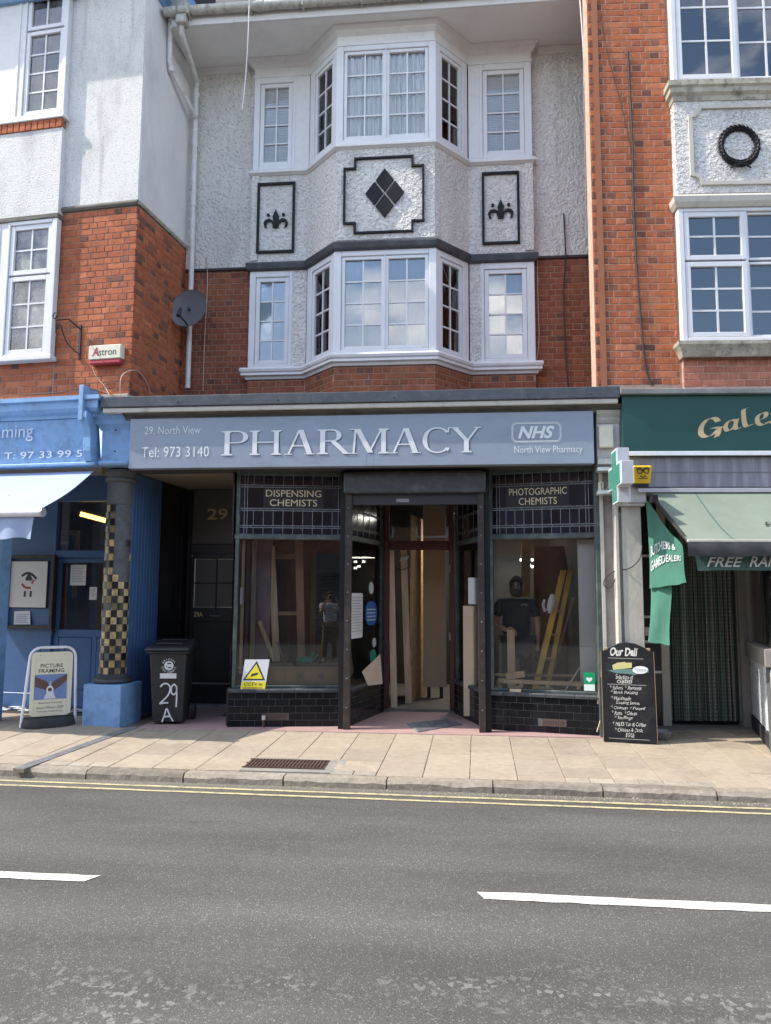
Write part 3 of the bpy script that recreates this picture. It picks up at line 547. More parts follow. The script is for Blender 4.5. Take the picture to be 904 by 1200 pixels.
# rusty ribbed cover in its concrete surround
x0, x1, y0, y1 = -2.02, -1.25, -1.62, -1.30
t = thing('inspection_cover', 'rusty ribbed iron cover set in a pale concrete surround in the pavement near the kerb', 'drain cover', (x0, y0, pz(0, y0)))
mb = MB(); mb.slab(P, [(x0-.12, y0-.10), (x1+.16, y0-.10), (x1+.16, y1+.08), (x0-.12, y1+.08)], -.2, lambda a, c: pz(a, c)+.0005); part('surround', mb, M['concrete'], t)
mb = MB()
mb.slab(P, [(x0, y0), (x1, y0), (x1, y1), (x0, y1)], -.15, lambda a, c: pz(a, c)+.002)
for i in range(22): a = x0+.02+(x1-x0-.04)*i/22; mb.slab(P, [(a, y0+.02), (a+.02, y0+.02), (a+.02, y1-.02), (a, y1-.02)], lambda q, c: pz(q, c)+.001, lambda q, c: pz(q, c)+.011)
for yy in (y0, y1-.018, (y0+y1)/2): mb.slab(P, [(x0, yy), (x1, yy), (x1, yy+.018), (x0, yy+.018)], lambda q, c: pz(q, c)+.001, lambda q, c: pz(q, c)+.0095)
part('cover_plate', mb, M['rust'], t)
# channel drain running from the column to the kerb
a, c = Vector((-3.78, .02)), Vector((-4.02, -1.90)); d = (c-a).normalized(); nn = Vector((-d.y, d.x))
t = thing('channel_drain', 'narrow ribbed iron channel drain crossing the pavement from the blue column plinth to the kerb', 'drain', (a.x, a.y, 0))
mb = MB(); wd = .055; q = [a-nn*wd, c-nn*wd, c+nn*wd, a+nn*wd]; mb.slab(P, [(v.x, v.y) for v in q], lambda x, y: pz(x, y)-.03, lambda x, y: pz(x, y)+.003); part('channel', mb, M['joint_sand'], t)
mb = MB(); n = 46
for i in range(n):
    p = a+(c-a)*(i/n); e = a+(c-a)*((i+.6)/n); mb.slab(P, [(v.x, v.y) for v in (p-nn*wd*.8, e-nn*wd*.8, e+nn*wd*.8, p+nn*wd*.8)], lambda x, y: pz(x, y)+.003, lambda x, y: pz(x, y)+.009)
for s_ in (-1, 1): mb.slab(P, [(v.x, v.y) for v in (a+nn*wd*s_, c+nn*wd*s_, c+nn*wd*s_*.75, a+nn*wd*s_*.75)], lambda x, y: pz(x, y)+.003, lambda x, y: pz(x, y)+.008)
part('grating', mb, M['lead'], t, kind='stuff')
# street opposite, behind the camera: what the shop glass reflects
t = thing('opposite_terrace', 'plain brick terrace with shuttered shops across the street', 'building', (0, -19, 0))
box('wall', M['brick_burnt'], t, P, -30, 24, -25, -19, -.2, 6.6)
mb = MB(); mb.add([(-30, -18.6, 6.6), (24, -18.6, 6.6), (24, -22, 8.6), (-30, -22, 8.6), (-30, -25.4, 6.6), (24, -25.4, 6.6)], [(0, 1, 2, 3), (3, 2, 5, 4), (0, 3, 4), (1, 5, 2)]); part('roof', mb, M['roof_tile'], t)
for i in range(9):
    x = -27+i*5.6
    box('shopfront', M[['charcoal', 'oxblood', 'window_green'][i % 3]], t, P, x, x+4.6, -19.0, -18.85, 0, 3.1)
    mb = MB(); [mb.box(P, x+.3, x+4.3, -18.85, -18.80, .5+j*.12, .59+j*.12) for j in range(16)]; part('shutter', mb, M['shutter_grey'], t)
    for j in (0, 1): box('window', M['upvc'], t, P, x+.6+j*2.2, x+1.9+j*2.2, -19.0, -18.93, 3.9, 5.5); box('window_pane', M['black_paint'], t, P, x+.68+j*2.2, x+1.82+j*2.2, -19.0, -18.92, 3.98, 5.42)
# ================================================================== pharmacy building, upper floors
pb = thing('pharmacy_building', 'three storey middle building with white roughcast bay window over red brick above the pharmacy', 'building', (-1.1, 1.3, 0))
YW = 1.3; XL, XR = -3.86, 1.77; ZB, ZT = 6.08, 9.10
def zsoff(): return 9.09
# walls: brick backing (mortar) and roughcast above
for a, b_ in ((XL, -2.86), (1.0, XR)): box('wall', M['mortar_dark'], pb, P, a, b_, YW+.006, YW+.3, 3.7, ZB)
for a, b_ in ((XL, -2.86), (1.0, XR)): box('roughcast_wall', M['roughcast'], pb, P, a, b_, YW-.015, YW+.3, ZB, ZT)
mb = MB(); mb.box(P, XL, -2.86, YW-.03, YW+.01, ZB-.035, ZB-.002); mb.box(P, 1.0, XR, YW-.03, YW+.01, ZB-.035, ZB-.002); part('drip_course', mb, M['lintel_soot'], pb)
PATH = [(-2.875, 1.3), (-2.875, 1.2), (-2.08, 1.2), (-1.595, .68), (-.305, .68), (.14, 1.2), (1.0, 1.2), (1.0, 1.3)]
def offpath(o):
    n = len(PATH); pts = [Vector(p) for p in PATH]; r = []
    for i in range(n):
        d1 = (pts[i]-pts[i-1]).normalized() if i else (pts[1]-pts[0]).normalized(); d2 = (pts[i+1]-pts[i]).normalized() if i < n-1 else d1
        n1 = Vector((d1.y, -d1.x)); n2 = Vector((d2.y, -d2.x)); mm = n1+n2; mm = mm/max(mm.dot(n1), .3); q = pts[i]+mm*o; r.append((q.x, q.y))
    return r
def ring(name, mt, z0, z1, o0, o1, **k): return part(name, MB().sweep(PATH, [(o0, z0), (o1, z0), (o1, z1), (o0, z1)][::-1]), mt, pb, **k)
def mould(name, mt, prof, path=None, parent=None, **k): return part(name, MB().sweep(path or PATH, prof[::-1]), mt, parent or pb, **k)
# brick apron below the lower sills
ring('apron_wall', M['mortar_dark'], 3.7, 4.44, -.2, -.006)
pc = Pieces('brick', pb, M['brick_centre'])
segs = []
for i in range(1, 6):
    a, b_ = Vector(PATH[i]), Vector(PATH[i+1]); d = b_-a; f = Frame(a.x, a.y, math.degrees(math.atan2(d.y, d.x))); segs.append((f, d.length))
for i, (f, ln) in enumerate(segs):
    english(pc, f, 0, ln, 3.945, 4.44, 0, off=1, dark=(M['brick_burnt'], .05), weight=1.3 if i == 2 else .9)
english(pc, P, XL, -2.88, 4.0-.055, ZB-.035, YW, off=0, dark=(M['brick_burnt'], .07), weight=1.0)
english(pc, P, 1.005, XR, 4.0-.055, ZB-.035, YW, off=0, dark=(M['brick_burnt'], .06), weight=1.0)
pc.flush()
# lower sill
mould('sill', M['white_timber'], [(-.05, 4.44), (.02, 4.44), (.035, 4.47), (.075, 4.485), (.075, 4.515), (.06, 4.52), (.085, 4.535), (.095, 4.565), (.08, 4.59), (-.05, 4.60)], smooth=25)
# dark flashing band between the storeys, roughcast panel, upper sill
mould('flashing', M['charcoal'], [(-.05, 5.975), (.03, 5.975), (.045, 6.0), (.055, 6.06), (.05, 6.085), (-.03, 6.12)])
ring('panel_wall', M['roughcast'], 6.10, 7.38, -.12, -.005)
f0, l0 = segs[2]
mb = MB().box(f0, .0, l0, -.004, .03, 6.12, 7.37); part('panel_face', mb, M['roughcast_rich'], pb)
mould('sill', M['white_timber'], [(-.05, 7.365), (.01, 7.365), (.03, 7.38), (.05, 7.39), (.05, 7.42), (.035, 7.43), (.01, 7.46), (-.05, 7.46)])
# smooth border margin left on the roughcast by the upper part of the panel
for (fr, a, b_) in ((segs[0][0], .0, .10), (segs[4][0], segs[4][1]-.11, segs[4][1])):
    box('margin', M['roughcast'], pb, fr, a, b_, -.016, .0, 6.13, 7.36)
# frieze and cornice under the eaves
mould('frieze', M['white_timber'], [(-.06, 8.84), (.012, 8.84), (.012, 8.865), (.0, 8.87), (.0, 8.98), (.03, 9.0), (.05, 9.02), (.055, 9.04), (.10, 9.07), (.11, 9.088), (-.06, 9.088)], smooth=25)
# piers between the side lights and the canted lights
for z0, z1, nm in ((4.6, 5.98, 'roughcast'), (7.46, 8.85, 'white_timber')):
    mb = MB(); mb.box(segs[0][0], .595, .80, .002, .12, z0, z1); part('pier', mb, M[nm], pb)
    mb = MB(); mb.box(segs[4][0], -.0, .155, .002, .12, z0, z1); part('pier', mb, M[nm], pb)
# windows
CUR = []
for st, (z0, z1) in enumerate(((4.6, 5.978), (7.46, 8.845))):
    gk = dict(gmat=M['glass_clear']) if st else {}
    fr, ln = segs[0]; frame_window(pb, fr, .0, .60, z0, z1, -.004, [(0, 1, 0, 1, 2, 4)], margin=(.085, .045, .055, .09), sash=.06, **gk)
    fr, ln = segs[4]; frame_window(pb, fr, .15, ln, z0, z1, -.004, [(0, 1, 0, 1, 2, 4)], margin=(.045, .10, .055, .09), sash=.06, **gk)
    fr, ln = segs[1]; frame_window(pb, fr, .02, ln-.02, z0, z1, -.002, [(0, 1, 0, 1, 2, 4)], margin=(.11, .09, .05, .085), sash=.05)
    fr, ln = segs[3]; frame_window(pb, fr, .02, ln-.02, z0, z1, -.002, [(0, 1, 0, 1, 2, 4)], margin=(.09, .11, .05, .085), sash=.05)
    fr, ln = segs[2]; frame_window(pb, fr, -.02, ln+.02, z0, z1, -.004, [(0, .5, 0, 1, 2, 4), (.5, 1, 0, 1, 2, 4)], margin=(.10, .10, .055, .075), sash=.045, **gk)
# rooms behind the glass
def room(parent, fr, x0, x1, y0, y1, z0, z1, mt, front=None):
    c = [(x0, y0), (x1, y0), (x1, y1), (x0, y1)]; vs = [fr.w(a, b, z0) for a, b in c]+[fr.w(a, b, z1) for a, b in c]
    mb = MB().add(vs, [(0, 1, 2, 3), (7, 6, 5, 4), (1, 5, 6, 2), (2, 6, 7, 3), (3, 7, 4, 0)]); return part('room', mb, mt, parent)
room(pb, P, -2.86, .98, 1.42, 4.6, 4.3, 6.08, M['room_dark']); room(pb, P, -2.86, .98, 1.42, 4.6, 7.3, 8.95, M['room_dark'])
mb = MB()
for z in (4.42, 6.04, 7.33, 8.93):
    mb.slab(P, [(-2.84, 1.25), (-2.07, 1.25), (-1.58, .74), (-.32, .74), (.12, 1.25), (.97, 1.25), (.97, 1.45), (-2.84, 1.45)], z, z+.03)
part('bay_floor', mb, M['room_mid'], pb)
# curtains in the top middle window, blinds in the top side lights, nets below
def curtain(fr, x0, x1, z0, z1, y, mt, folds=26, amp=.02, seed=1, name='curtain'):
    rr = random.Random(seed); n = folds*5; mb = MB(); vs = []; ph = [rr.uniform(0, 6) for _ in range(4)]
    for i in range(n+1):
        t = i/n; x = x0+(x1-x0)*t; yy = y+amp*(math.sin(t*folds*1.9+ph[0]+1.2*math.sin(t*9+ph[1]))+.5*math.sin(t*folds*4.3+ph[2]))
        for z in (z0, (z0+z1)/2, z1): vs.append(fr.w(x+.008*math.sin(z*3+i), yy*1.0, z))
    mb.add(vs, [(i*3+j, i*3+3+j, i*3+4+j, i*3+1+j) for i in range(n) for j in range(2)]); return part(name, mb, mt, pb, smooth=80)
f0 = segs[2][0]
curtain(f0, .03, .62, 7.45, 8.85, .075, M['curtain'], 22, seed=3); curtain(f0, .66, 1.26, 7.45, 8.85, .08, M['curtain'], 24, seed=5)
for k in (0, 4):
    fr, ln = segs[k]; mb = MB()
    for j in range(52): z = 7.5+j*.026; mb.box(fr, .05, ln-.06, .055, .062, z, z+.021)
    part('blind', mb, M['blind'], pb, kind='stuff')
curtain(segs[1][0], .03, .40, 7.45, 8.85, .16, M['net'], 9, seed=8); curtain(segs[1][0], .35, .68, 4.6, 5.95, .2, M['net'], 9, seed=9)
curtain(f0, .05, .62, 4.6, 5.95, .16, M['net'], 10, .012, seed=11); curtain(f0, .64, 1.24, 4.6, 5.95, .17, M['net'], 10, .012, seed=12)
curtain(segs[0][0], .05, .6, 4.6, 5.95, .25, M['net'], 6, .01, seed=13); curtain(segs[4][0], .15, .8, 4.6, 5.95, .15, M['net'], 8, .012, seed=14)
# black raised decoration on the roughcast
def outline(fr, pts, wd, y0, y1):                 # a raised band following a closed outline
    mb = MB(); n = len(pts)
    for i in range(n):
        (ax, az), (bx, bz) = pts[i], pts[(i+1) % n]; h = wd/2
        if abs(ax-bx) < 1e-6: mb.box(fr, ax-h, ax+h, y0, y1, min(az, bz)-h, max(az, bz)+h)
        else: mb.box(fr, min(ax, bx)+h, max(ax, bx)-h, y0+.0007, y1, az-h, az+h) if False else mb.box(fr, min(ax, bx)+h*(.98), max(ax, bx)-h*(.98), y0+.0007, y1, az-h, az+h)
    return mb
X0, X1, x2, x3 = -1.485, -.455, -1.345, -.595
pts = [(X0, 6.34), (x2, 6.34), (x2, 6.205), (x3, 6.205), (x3, 6.34), (X1, 6.34), (X1, 7.09), (x3, 7.09), (x3, 7.225), (x2, 7.225), (x2, 7.09), (X0, 7.09)]
pts = [(a+1.595, z) for a, z in pts]
mb = MB(); n = len(pts)
for i in range(n):
    (ax, az), (bx, bz) = pts[i], pts[(i+1) % n]; h = .014
    if abs(ax-bx) < 1e-6: mb.box(f0, ax-h, ax+h, -.034, -.0, min(az, bz)-h, max(az, bz)+h)
    else: mb.box(f0, min(ax, bx)-h+.001, max(ax, bx)+h-.001, -.0325, -.0, az-h+.0008, az+h-.0008)
part('panel_border', mb, M['black_paint'], pb)
cx, cz, s_, g = 1.595-.955, 6.735, .128, .030
for dx, dz in ((0, 1), (1, 0), (0, -1), (-1, 0)):
    ox, oz = cx+dx*(.118+g*.6), cz+dz*(.165+g*.4)
    part('diamond', MB().prism(f0, [(ox-.118, oz), (ox, oz-.16), (ox+.118, oz), (ox, oz+.16)], -.030, -.004), M['black_paint'], pb, bevel=.004)
def fleur(fr, cx, cz, w_, y):
    mb = MB(); s = w_/2; mf = lambda pts: [(cx+a*s, cz+b*s) for a, b in pts]
    mb.prism(fr, mf([(0, 1.15), (.14, .82), (.26, .55), (.2, .2), (.09, -.1), (.06, -.42), (-.06, -.42), (-.09, -.1), (-.2, .2), (-.26, .55), (-.14, .82)]), y, y+.026)
    mb.prism(fr, mf([(-.16, -.16), (.16, -.16), (.16, -.26), (-.16, -.26)]), y-.001, y+.025)
    for q in (-1, 1):
        out = [(.08*q, -.12), (.22*q, .2), (.52*q, .38), (.84*q, .30), (1.0*q, .02), (.92*q, -.28), (.72*q, -.40), (.80*q, -.12), (.72*q, .08), (.52*q, .16), (.34*q, .06), (.26*q, -.16), (.20*q, -.40), (.10*q, -.42)]
        mb.prism(fr, mf(out), y+.001, y+.026)
        mb.prism(fr, mf([(.62*q+.13*math.cos(t*.7854), .70+.13*math.sin(t*.7854)) for t in range(8)]), y+.002, y+.026)
    return mb
for k, (c0, c1) in ((0, (.10, .60)), (4, (.19, .66))):
    fr, ln = segs[k]; mb = MB(); h = .016; a, b_ = c0+.0, c1-.0; z0, z1 = 6.245, 7.235
    for q in (a, b_): mb.box(fr, q-h, q+h, -.030, .0, z0-h, z1+h)
    for q in (z0, z1): mb.box(fr, a+h, b_-h, -.029, .0, q-h, q+h)
    part('panel_border', mb, M['black_paint'], pb)
    part('fleur_de_lis', fleur(fr, (a+b_)/2, 6.66, .345, -.024), M['black_paint'], pb)
# eaves: soffit, fascia board, tiled roof
mb = MB().box(P, XL+.02, XR+.02, .44, 1.42, 9.09, 9.12); part('soffit', mb, M['soffit_paint'], pb)
part('eaves_board', MB().box(P, XL+.05, XR+.03, .405, .44, 9.075, 9.25), M['white_timber'], pb, bevel=.004)
for a in (-2.95, -1.8, -.62, .6): box('board_joint', M['pier_paint'], pb, P, a, a+.004, .403, .41, 9.08, 9.245)
mould('wall_cove', M['white_timber'], [(-.02, 9.0), (.012, 9.0), (.012, 9.035), (.05, 9.075), (.05, 9.089), (-.02, 9.089)], [(XL+.01, 1.285), (-2.99, 1.285)])
mould('wall_cove', M['white_timber'], [(-.02, 9.0), (.012, 9.0), (.012, 9.035), (.05, 9.075), (.05, 9.089), (-.02, 9.089)], [(1.10, 1.285), (XR, 1.285)])
rt = MB(); rt.add([(XL-.5, .42, 9.27), (XR+.05, .42, 9.27), (XR+.05, 3.4, 12.0), (XL-.5, 3.4, 12.0)], [(0, 1, 2, 3)]); part('roof_deck', rt, M['lintel_soot'], pb)
mb = MB(); sl = math.atan2(12.0-9.27, 2.98)
for r_ in range(5):
    d = r_*.11; y, z = .36+d*math.cos(sl), 9.255+d*math.sin(sl)+.02
    x = XL-.3+(r_ % 2)*.085
    while x < XR:
        wv = .16; t = random.uniform(-.004, .004); e = [(x, y, z+t), (x+wv, y, z+t), (x+wv, y+.2*math.cos(sl), z+.2*math.sin(sl)-.012), (x, y+.2*math.cos(sl), z+.2*math.sin(sl)-.012)]
        mb.hexa(e+[(a, b_, c+.014) for a, b_, c in e]); x += .165
part('roof_tile', mb, M['roof_tile'], pb, kind='stuff')
# gutter and the fixings
t = thing('gutter', 'grimy white half round gutter with brackets along the eaves of the pharmacy building', 'gutter', (XL, .33, 9.2))
part('trough', MB().tube([(XL-.02, .335, 9.235), (-1.2, .335, 9.225), (XR-.01, .335, 9.235)], .060, 12), M['gutter_dirty'], t, smooth=50)
for a in (-3.55, -2.72, -2.02, -1.25, -.48, .35, 1.1): part('bracket', MB().box(P, a, a+.025, .268, .41, 9.15, 9.295), M['gutter_dirty'], t)
part('joint_collar', MB().tube([(-2.62, .335, 9.23), (-2.53, .335, 9.23)], .070, 12), M['gutter_dirty'], t, smooth=50)
# rainwater pipes in the left corner
def W(fr, px, py, y): a, z = fr.p(px, py, y); return fr.w(a, y, z)
t = thing('rainwater_pipe', 'long white rainwater pipe dropping from the gutter to the shop roof in the left corner', 'drainpipe', (-3.62, 1.2, 3.9))
q = [W(P, 213, 22, .36), W(P, 213, 38, .40), W(P, 231, 95, 1.16), W(P, 230, 112, 1.17), W(P, 225, 300, 1.18), W(P, 220, 455, 1.18)]
part('pipe', MB().tube(q, .036, 12), M['pipe_white'], t, smooth=50)
for k, yy in ((0, 112), (1, 170), (2, 240), (3, 372)): c = W(P, 230.5-(yy-112)*.030, yy, 1.18); part('collar', MB().tube([c-Vector((0, 0, .03)), c+Vector((0, 0, .04))], .046, 12), M['pipe_white'], t, smooth=50)
part('hopper', MB().box(P, *sorted((q[0].x-.06, q[0].x+.08)), .29, .44, q[0].z-.09, q[0].z+.03), M['gutter_dirty'], t, bevel=.01)
t = thing('branch_pipe', 'short white downpipe on the side wall of the left building joining the longer pipe', 'drainpipe', (-3.9, .6, 7.9))
q = [W(P, 203, 14, .45), W(P, 200, 24, .48), W(P, 199, 72, .52), W(P, 201, 82, .56), W(P, 229, 136, 1.12)]
part('pipe', MB().tube(q, .032, 12), M['pipe_white'], t, smooth=50)
for c in (q[0]+Vector((0, 0, -.1)), q[3]): part('collar', MB().tube([c-Vector((0, 0, .03)), c+Vector((0, 0, .03))], .042, 12), M['pipe_white'], t, smooth=50)
t = tag(part('roof_valley_box', MB().box(P, -3.86, -3.62, .42, .75, 9.22, 9.5), M['gutter_dirty'], bevel=.02), 'weathered box where the blue eaves meet the pharmacy roof at the top of the pipes', 'hopper')
# hanging cords and cables
def cable(name, label, fr, pts, y, r, mt, cat='cable', group=None):
    q = [W(fr, a, b_, y if len(e) < 1 else e[0]) for a, b_, *e in pts]; n = spline([tuple(v) for v in q], 5)
    return tag(part(name, MB().tube(n, r, 6), mt, smooth=80), label, cat, group)
cable('frayed_cord', 'frayed white cord dangling from the gutter over the upper left roughcast', P, [(292, 8, .26), (291, 40, .27), (288, 90, .3), (284, 128, .3)], .3, .007, M['rope_white'], 'cord')
cable('corner_cable', 'thin pale cable hanging at the right corner beside the tall brick wall', P, [(680, 0, .3), (684, 60, .33), (685, 120, .6), (688, 280, 1.2)], .3, .008, M['rope_white'], 'cord')
cable('wall_cable', 'thin pale cable running down the brick beside the left end of the lower bay', P, [(243, 300), (243, 340), (240, 395), (238, 458)], 1.275, .006, M['cable_pale'])
cable('wall_cable', 'thin pale cable down the brick just right of the lower bay window', P, [(630, 302), (631, 360), (632, 400), (628, 428)], 1.275, .006, M['cable_pale'])
cable('wall_cable', 'dark wavy cable down the roughcast and brick between the bay and the right building', P, [(661, 250), (663, 300), (661, 340), (662, 380), (664, 430), (668, 462)], 1.265, .009, M['cable_dark'])
# satellite dish clamped to the pipe
t = thing('satellite_dish', 'round grey satellite dish clamped to the white pipe beside the bay', 'satellite dish', tuple(W(P, 218, 385, 1.1)))
c = W(P, 221, 361, .92); ax = Vector((-.18, -1, .10)).normalized(); prof = [(.265*math.sin(a*.157)/1.0, .06*(1-math.cos(a*.157))) for a in range(1, 11)]
part('dish', MB().lathe(c+ax*-.05, [(.001, 0)]+[(.262*k/9, .05*(k/9)**2) for k in range(1, 10)]+[(.268, .056), (.268, .046)]+[(.26*k/9, .05*(k/9)**2-.008) for k in range(8, 0, -1)]+[(.001, -.008)], 36, ax), M['dish_grey'], t, smooth=60)
a = c+Vector((.0, .0, -.24)); part('feed_arm', MB().tube([a, a+Vector((-.02, -.30, .05))], .012, 8), M['rubber'], t)
part('feed_horn', MB().tube([a+Vector((-.02, -.30, .02)), a+Vector((-.01, -.25, .14))], [.03, .022], 10), M['rubber'], t, smooth=50)
part('clamp', MB().tube([c, c+Vector((-.02, .26, -.04))], .02, 8).tube([c+Vector((-.06, .22, -.04)), c+Vector((.04, .22, -.04))], .03, 8), M['rubber'], t)
# ================================================================== left building
lb = thing('left_building', 'left hand building of white render over red brick with white framed bay windows', 'building', tuple(L.w(-1, .3, 0)))
XA = -4.2; BX = -1.045; BY = -.10
wl = MB(); wl.box(L, XA, -.02, .006, .3, 3.7, 6.36); part('wall', wl, M['mortar_red'], lb)
# the return wall leads back to the pharmacy wall
aw = L.w(-.0, 0, 0); bw = Vector((-3.82, 1.33, 0)); d = (aw-bw); sdl = math.hypot(d.x, d.y)
SIDE = Frame(aw.x, aw.y, math.degrees(math.atan2((bw-aw).y, (bw-aw).x)))    # x runs back from the corner, y points into the left building
part('wall', MB().box(SIDE, .02, sdl, .006, .25, 3.7, 6.36), M['mortar_dark'], lb)
part('render_wall', MB().box(L, BX-.02, .0, -.012, .12, 6.41, 11.0), M['render_fine'], lb)
part('render_wall', MB().box(SIDE, .0, sdl+.04, -.012, .2, 6.41, 11.0), M['render_smooth'], lb)
part('string_course', MB().sweep([(-1.05, 0), (0.0, 0)], [(-.04, 6.36), (.02, 6.36), (.035, 6.385), (.035, 6.40), (.015, 6.43), (-.04, 6.43)][::-1], L), M['weathered'], lb)
part('string_course', MB().sweep([(0, 0), (sdl, 0)], [(-.03, 6.37), (.02, 6.37), (.03, 6.40), (.012, 6.43), (-.03, 6.43)][::-1], SIDE), M['stone'], lb)
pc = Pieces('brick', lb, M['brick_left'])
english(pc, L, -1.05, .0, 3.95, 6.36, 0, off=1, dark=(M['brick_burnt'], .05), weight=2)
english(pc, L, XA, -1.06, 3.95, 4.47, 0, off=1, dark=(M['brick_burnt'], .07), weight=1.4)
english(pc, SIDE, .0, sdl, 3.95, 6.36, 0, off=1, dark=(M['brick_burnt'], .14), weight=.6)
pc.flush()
# bay: window boxes, roughcast apron
bay = lambda z0, z1, nm, mt, e=0, **k: part(nm, MB().box(L, XA, BX+e, BY-e, .05, z0, z1), mt, lb, **k)
zs1 = L.p(60, 133, BY)[1]; zs0 = L.p(60, 150, BY)[1]; zap0 = L.p(60, 250, BY)[1]; zw0 = L.p(60, 416, BY)[1]
bay(zs1-.075, zs1, 'sill', M['white_timber'], .03, bevel=.008)
bay(zs0, zs1-.075, 'soldier_backing', M['mortar_red'], -.03)
pcs = Pieces('soldier_brick', lb, M['brick_left'], .05)
x = BX-.0
while x > XA+2.0: x -= .088; pcs.add(L, x, BY+.0-.012, zs0+.003, .078, zs1-.075-zs0-.006)
pcs.flush()
bay(zap0, zs0, 'apron_wall', M['render_fine'], -.005)
bay(zap0-.06, zap0, 'flashing', M['weathered'], .012, bevel=.006)
bay(zw0-.05, zw0+.01, 'sill', M['white_timber'], .02, bevel=.008)
# upper window
zt = 9.45; wx0, wx1 = L.p(27, 60, BY)[0], L.p(80, 60, BY)[0]
frame_window(lb, L, wx0, BX, zs1, zt, BY, [(0, 1, 0, .69, 2, 4), (0, 1, .70, 1, 2, 1)], margin=(.03, .06, .03, .05), depth=.09, sash=.055, gmat=M['glass_film'])
part('boarded_panel', MB().box(L, XA, wx0-.004, BY+.012, .05, zs1, zt), M['white_timber'], lb)
part('panel_strip', MB().box(L, wx0-.10, wx0-.06, BY+.002, .05, zs1+.002, zt-.1).box(L, wx0-.56, wx0-.52, BY+.002, .05, zs1+.002, zt-.1), M['white_timber'], lb, bevel=.004)
# lower window: small light over a tall one
zl = zap0-.06; lx0 = L.p(3, 330, BY)[0]
f = frame_window(lb, L, lx0+.03, BX, zw0+.01, zl, BY, [(0, 1, .0, .60, 2, 3), (0, 1, .61, 1, 2, 2)], margin=(.035, .07, .03, .05), depth=.09, sash=.06, gmat=M['glass_net'])
part('boarded_panel', MB().box(L, XA, lx0+.026, BY+.012, .05, zw0+.01, zl), M['white_timber'], lb)
part('panel_strip', MB().box(L, lx0-.12, lx0-.08, BY+.002, .05, zw0+.012, zl-.01), M['white_timber'], lb, bevel=.004)
for z0, z1 in ((zw0-.2, zl+.1), (zs1-.1, zt+.1)):
    room(lb, L, -3.2, -1.06, .06, 2.6, z0, z1, M['room_mid'])
curt = lambda x0, x1, z0, z1, mt, seed: part('curtain', MB().add([q for i in range(41) for q in (L.w(x0+(x1-x0)*i/40, -.02+.010*math.sin(i*1.3+seed), z0), L.w(x0+(x1-x0)*i/40, -.02+.010*math.sin(i*1.3+seed), z1))], [(2*i, 2*i+2, 2*i+3, 2*i+1) for i in range(40)]), mt, lb, smooth=80)
curt(wx0, BX-.05, zs1, zt, M['net'], 2); curt(lx0, BX-.05, zw0, zl, M['net'], 3)
part('parapet', MB().box(P, -4.9, -3.66, .80, 1.7, 9.2, 11.2), M['lintel_soot'], lb)
# blue eaves cornice turning the corner
part('eaves_cornice', MB().sweep([(XA, BY), (BX+.05, BY), (BX+.05, 0), (0, 0)], [(-.03, 9.30), (.04, 9.30), (.07, 9.36), (.13, 9.40), (.17, 9.5), (.30, 9.52), (.30, 9.75), (-.03, 9.75)][::-1], L), M['pale_blue'], lb)
part('eaves_cornice', MB().sweep([(0, 0), (sdl*.72, 0)], [(-.03, 9.34), (.03, 9.34), (.06, 9.38), (.12, 9.42), (.14, 9.5), (.24, 9.52), (.24, 9.75), (-.03, 9.75)][::-1], SIDE), M['pale_blue'], lb)
# rendered stone band over the shop fascia
part('stone_band', MB().box(L, XA, .0, -.03, .1, 3.80, 3.95), M['stone'], lb, bevel=.012)
# alarm box with its maker's lettering, wrought iron bracket and loose wires
x0, z1 = L.p(104, 405, -.10); x1, z0 = L.p(141, 422, -.10)
t = thing('alarm_box', 'cream and red alarm box on the sunlit brick under the iron bracket', 'alarm box', tuple(L.w(x0, 0, z0)))
part('case', MB().box(L, x0, x1, -.10, 0, z0+.03, z1), M['plastic_cream'], t, bevel=.01)
part('strobe', MB().box(L, x0+.008, x1-.008, -.092, 0, z0-.025, z0+.029), M['print_red'], t, bevel=.012)
letters('stron', L, x0+.14, x1-.06, z0+.075, z0+.145, -.1025, M['ink'], t, shear=0)
letters('A', L, x0+.05, x0+.14, z0+.07, z0+.18, -.1028, M['print_red'], t, shear=.2, offset=.02)
bxx, bz0 = L.p(93, 421, 0); _, bz1 = L.p(93, 383, 0)
t = thing('iron_bracket', 'black wrought iron hanging bracket with scrolled end on the brick beside the window', 'bracket', tuple(L.w(bxx, 0, bz0)))
part('wall_plate', MB().box(L, bxx-.015, bxx+.015, -.02, 0, bz0, bz1+.02), M['cast_iron'], t)
tx, tz = L.p(66, 373, -.42)
part('arm', MB().tube([L.w(bxx, -.02, bz1-.03), L.w((bxx+tx)/2, -.22, bz1+.02), L.w(tx, -.42, tz-.02)], .009, 6), M['cast_iron'], t)
part('brace', MB().tube([tuple(v) for v in spline([tuple(L.w(bxx, -.02, bz0+.06)), tuple(L.w(bxx-.06, -.18, bz0+.16)), tuple(L.w((bxx+tx)/2-.03, -.33, bz1-.08))], 5)], .008, 6), M['cast_iron'], t)
part('scroll', MB().tube([L.w(tx+.035*math.cos(a*.6)*(1-a*.05)-.02, -.42, tz+.03+.05*math.sin(a*.6)*(1-a*.05)) for a in range(12)], .008, 6), M['cast_iron'], t)
part('chain', MB().tube([L.w(tx-.01, -.42, tz), L.w(tx-.0, -.42, tz-.18)], .006, 5), M['cast_iron'], t)
cable('loose_wire', 'pale loose wire drooping from the alarm box to the shop fascia', L, [(107, 424, -.03), (112, 440, -.03), (122, 452, -.04), (128, 462, -.1)], -.03, .005, M['cable_pale'], 'wire')
cable('loose_wire', 'pale wire looping over the brick corner above the column bracket', SIDE, [(141, 462, -.1), (143, 440, -.1), (160, 434, -.03), (172, 448, -.03), (177, 462, -.03)], -.03, .005, M['cable_pale'], 'wire')
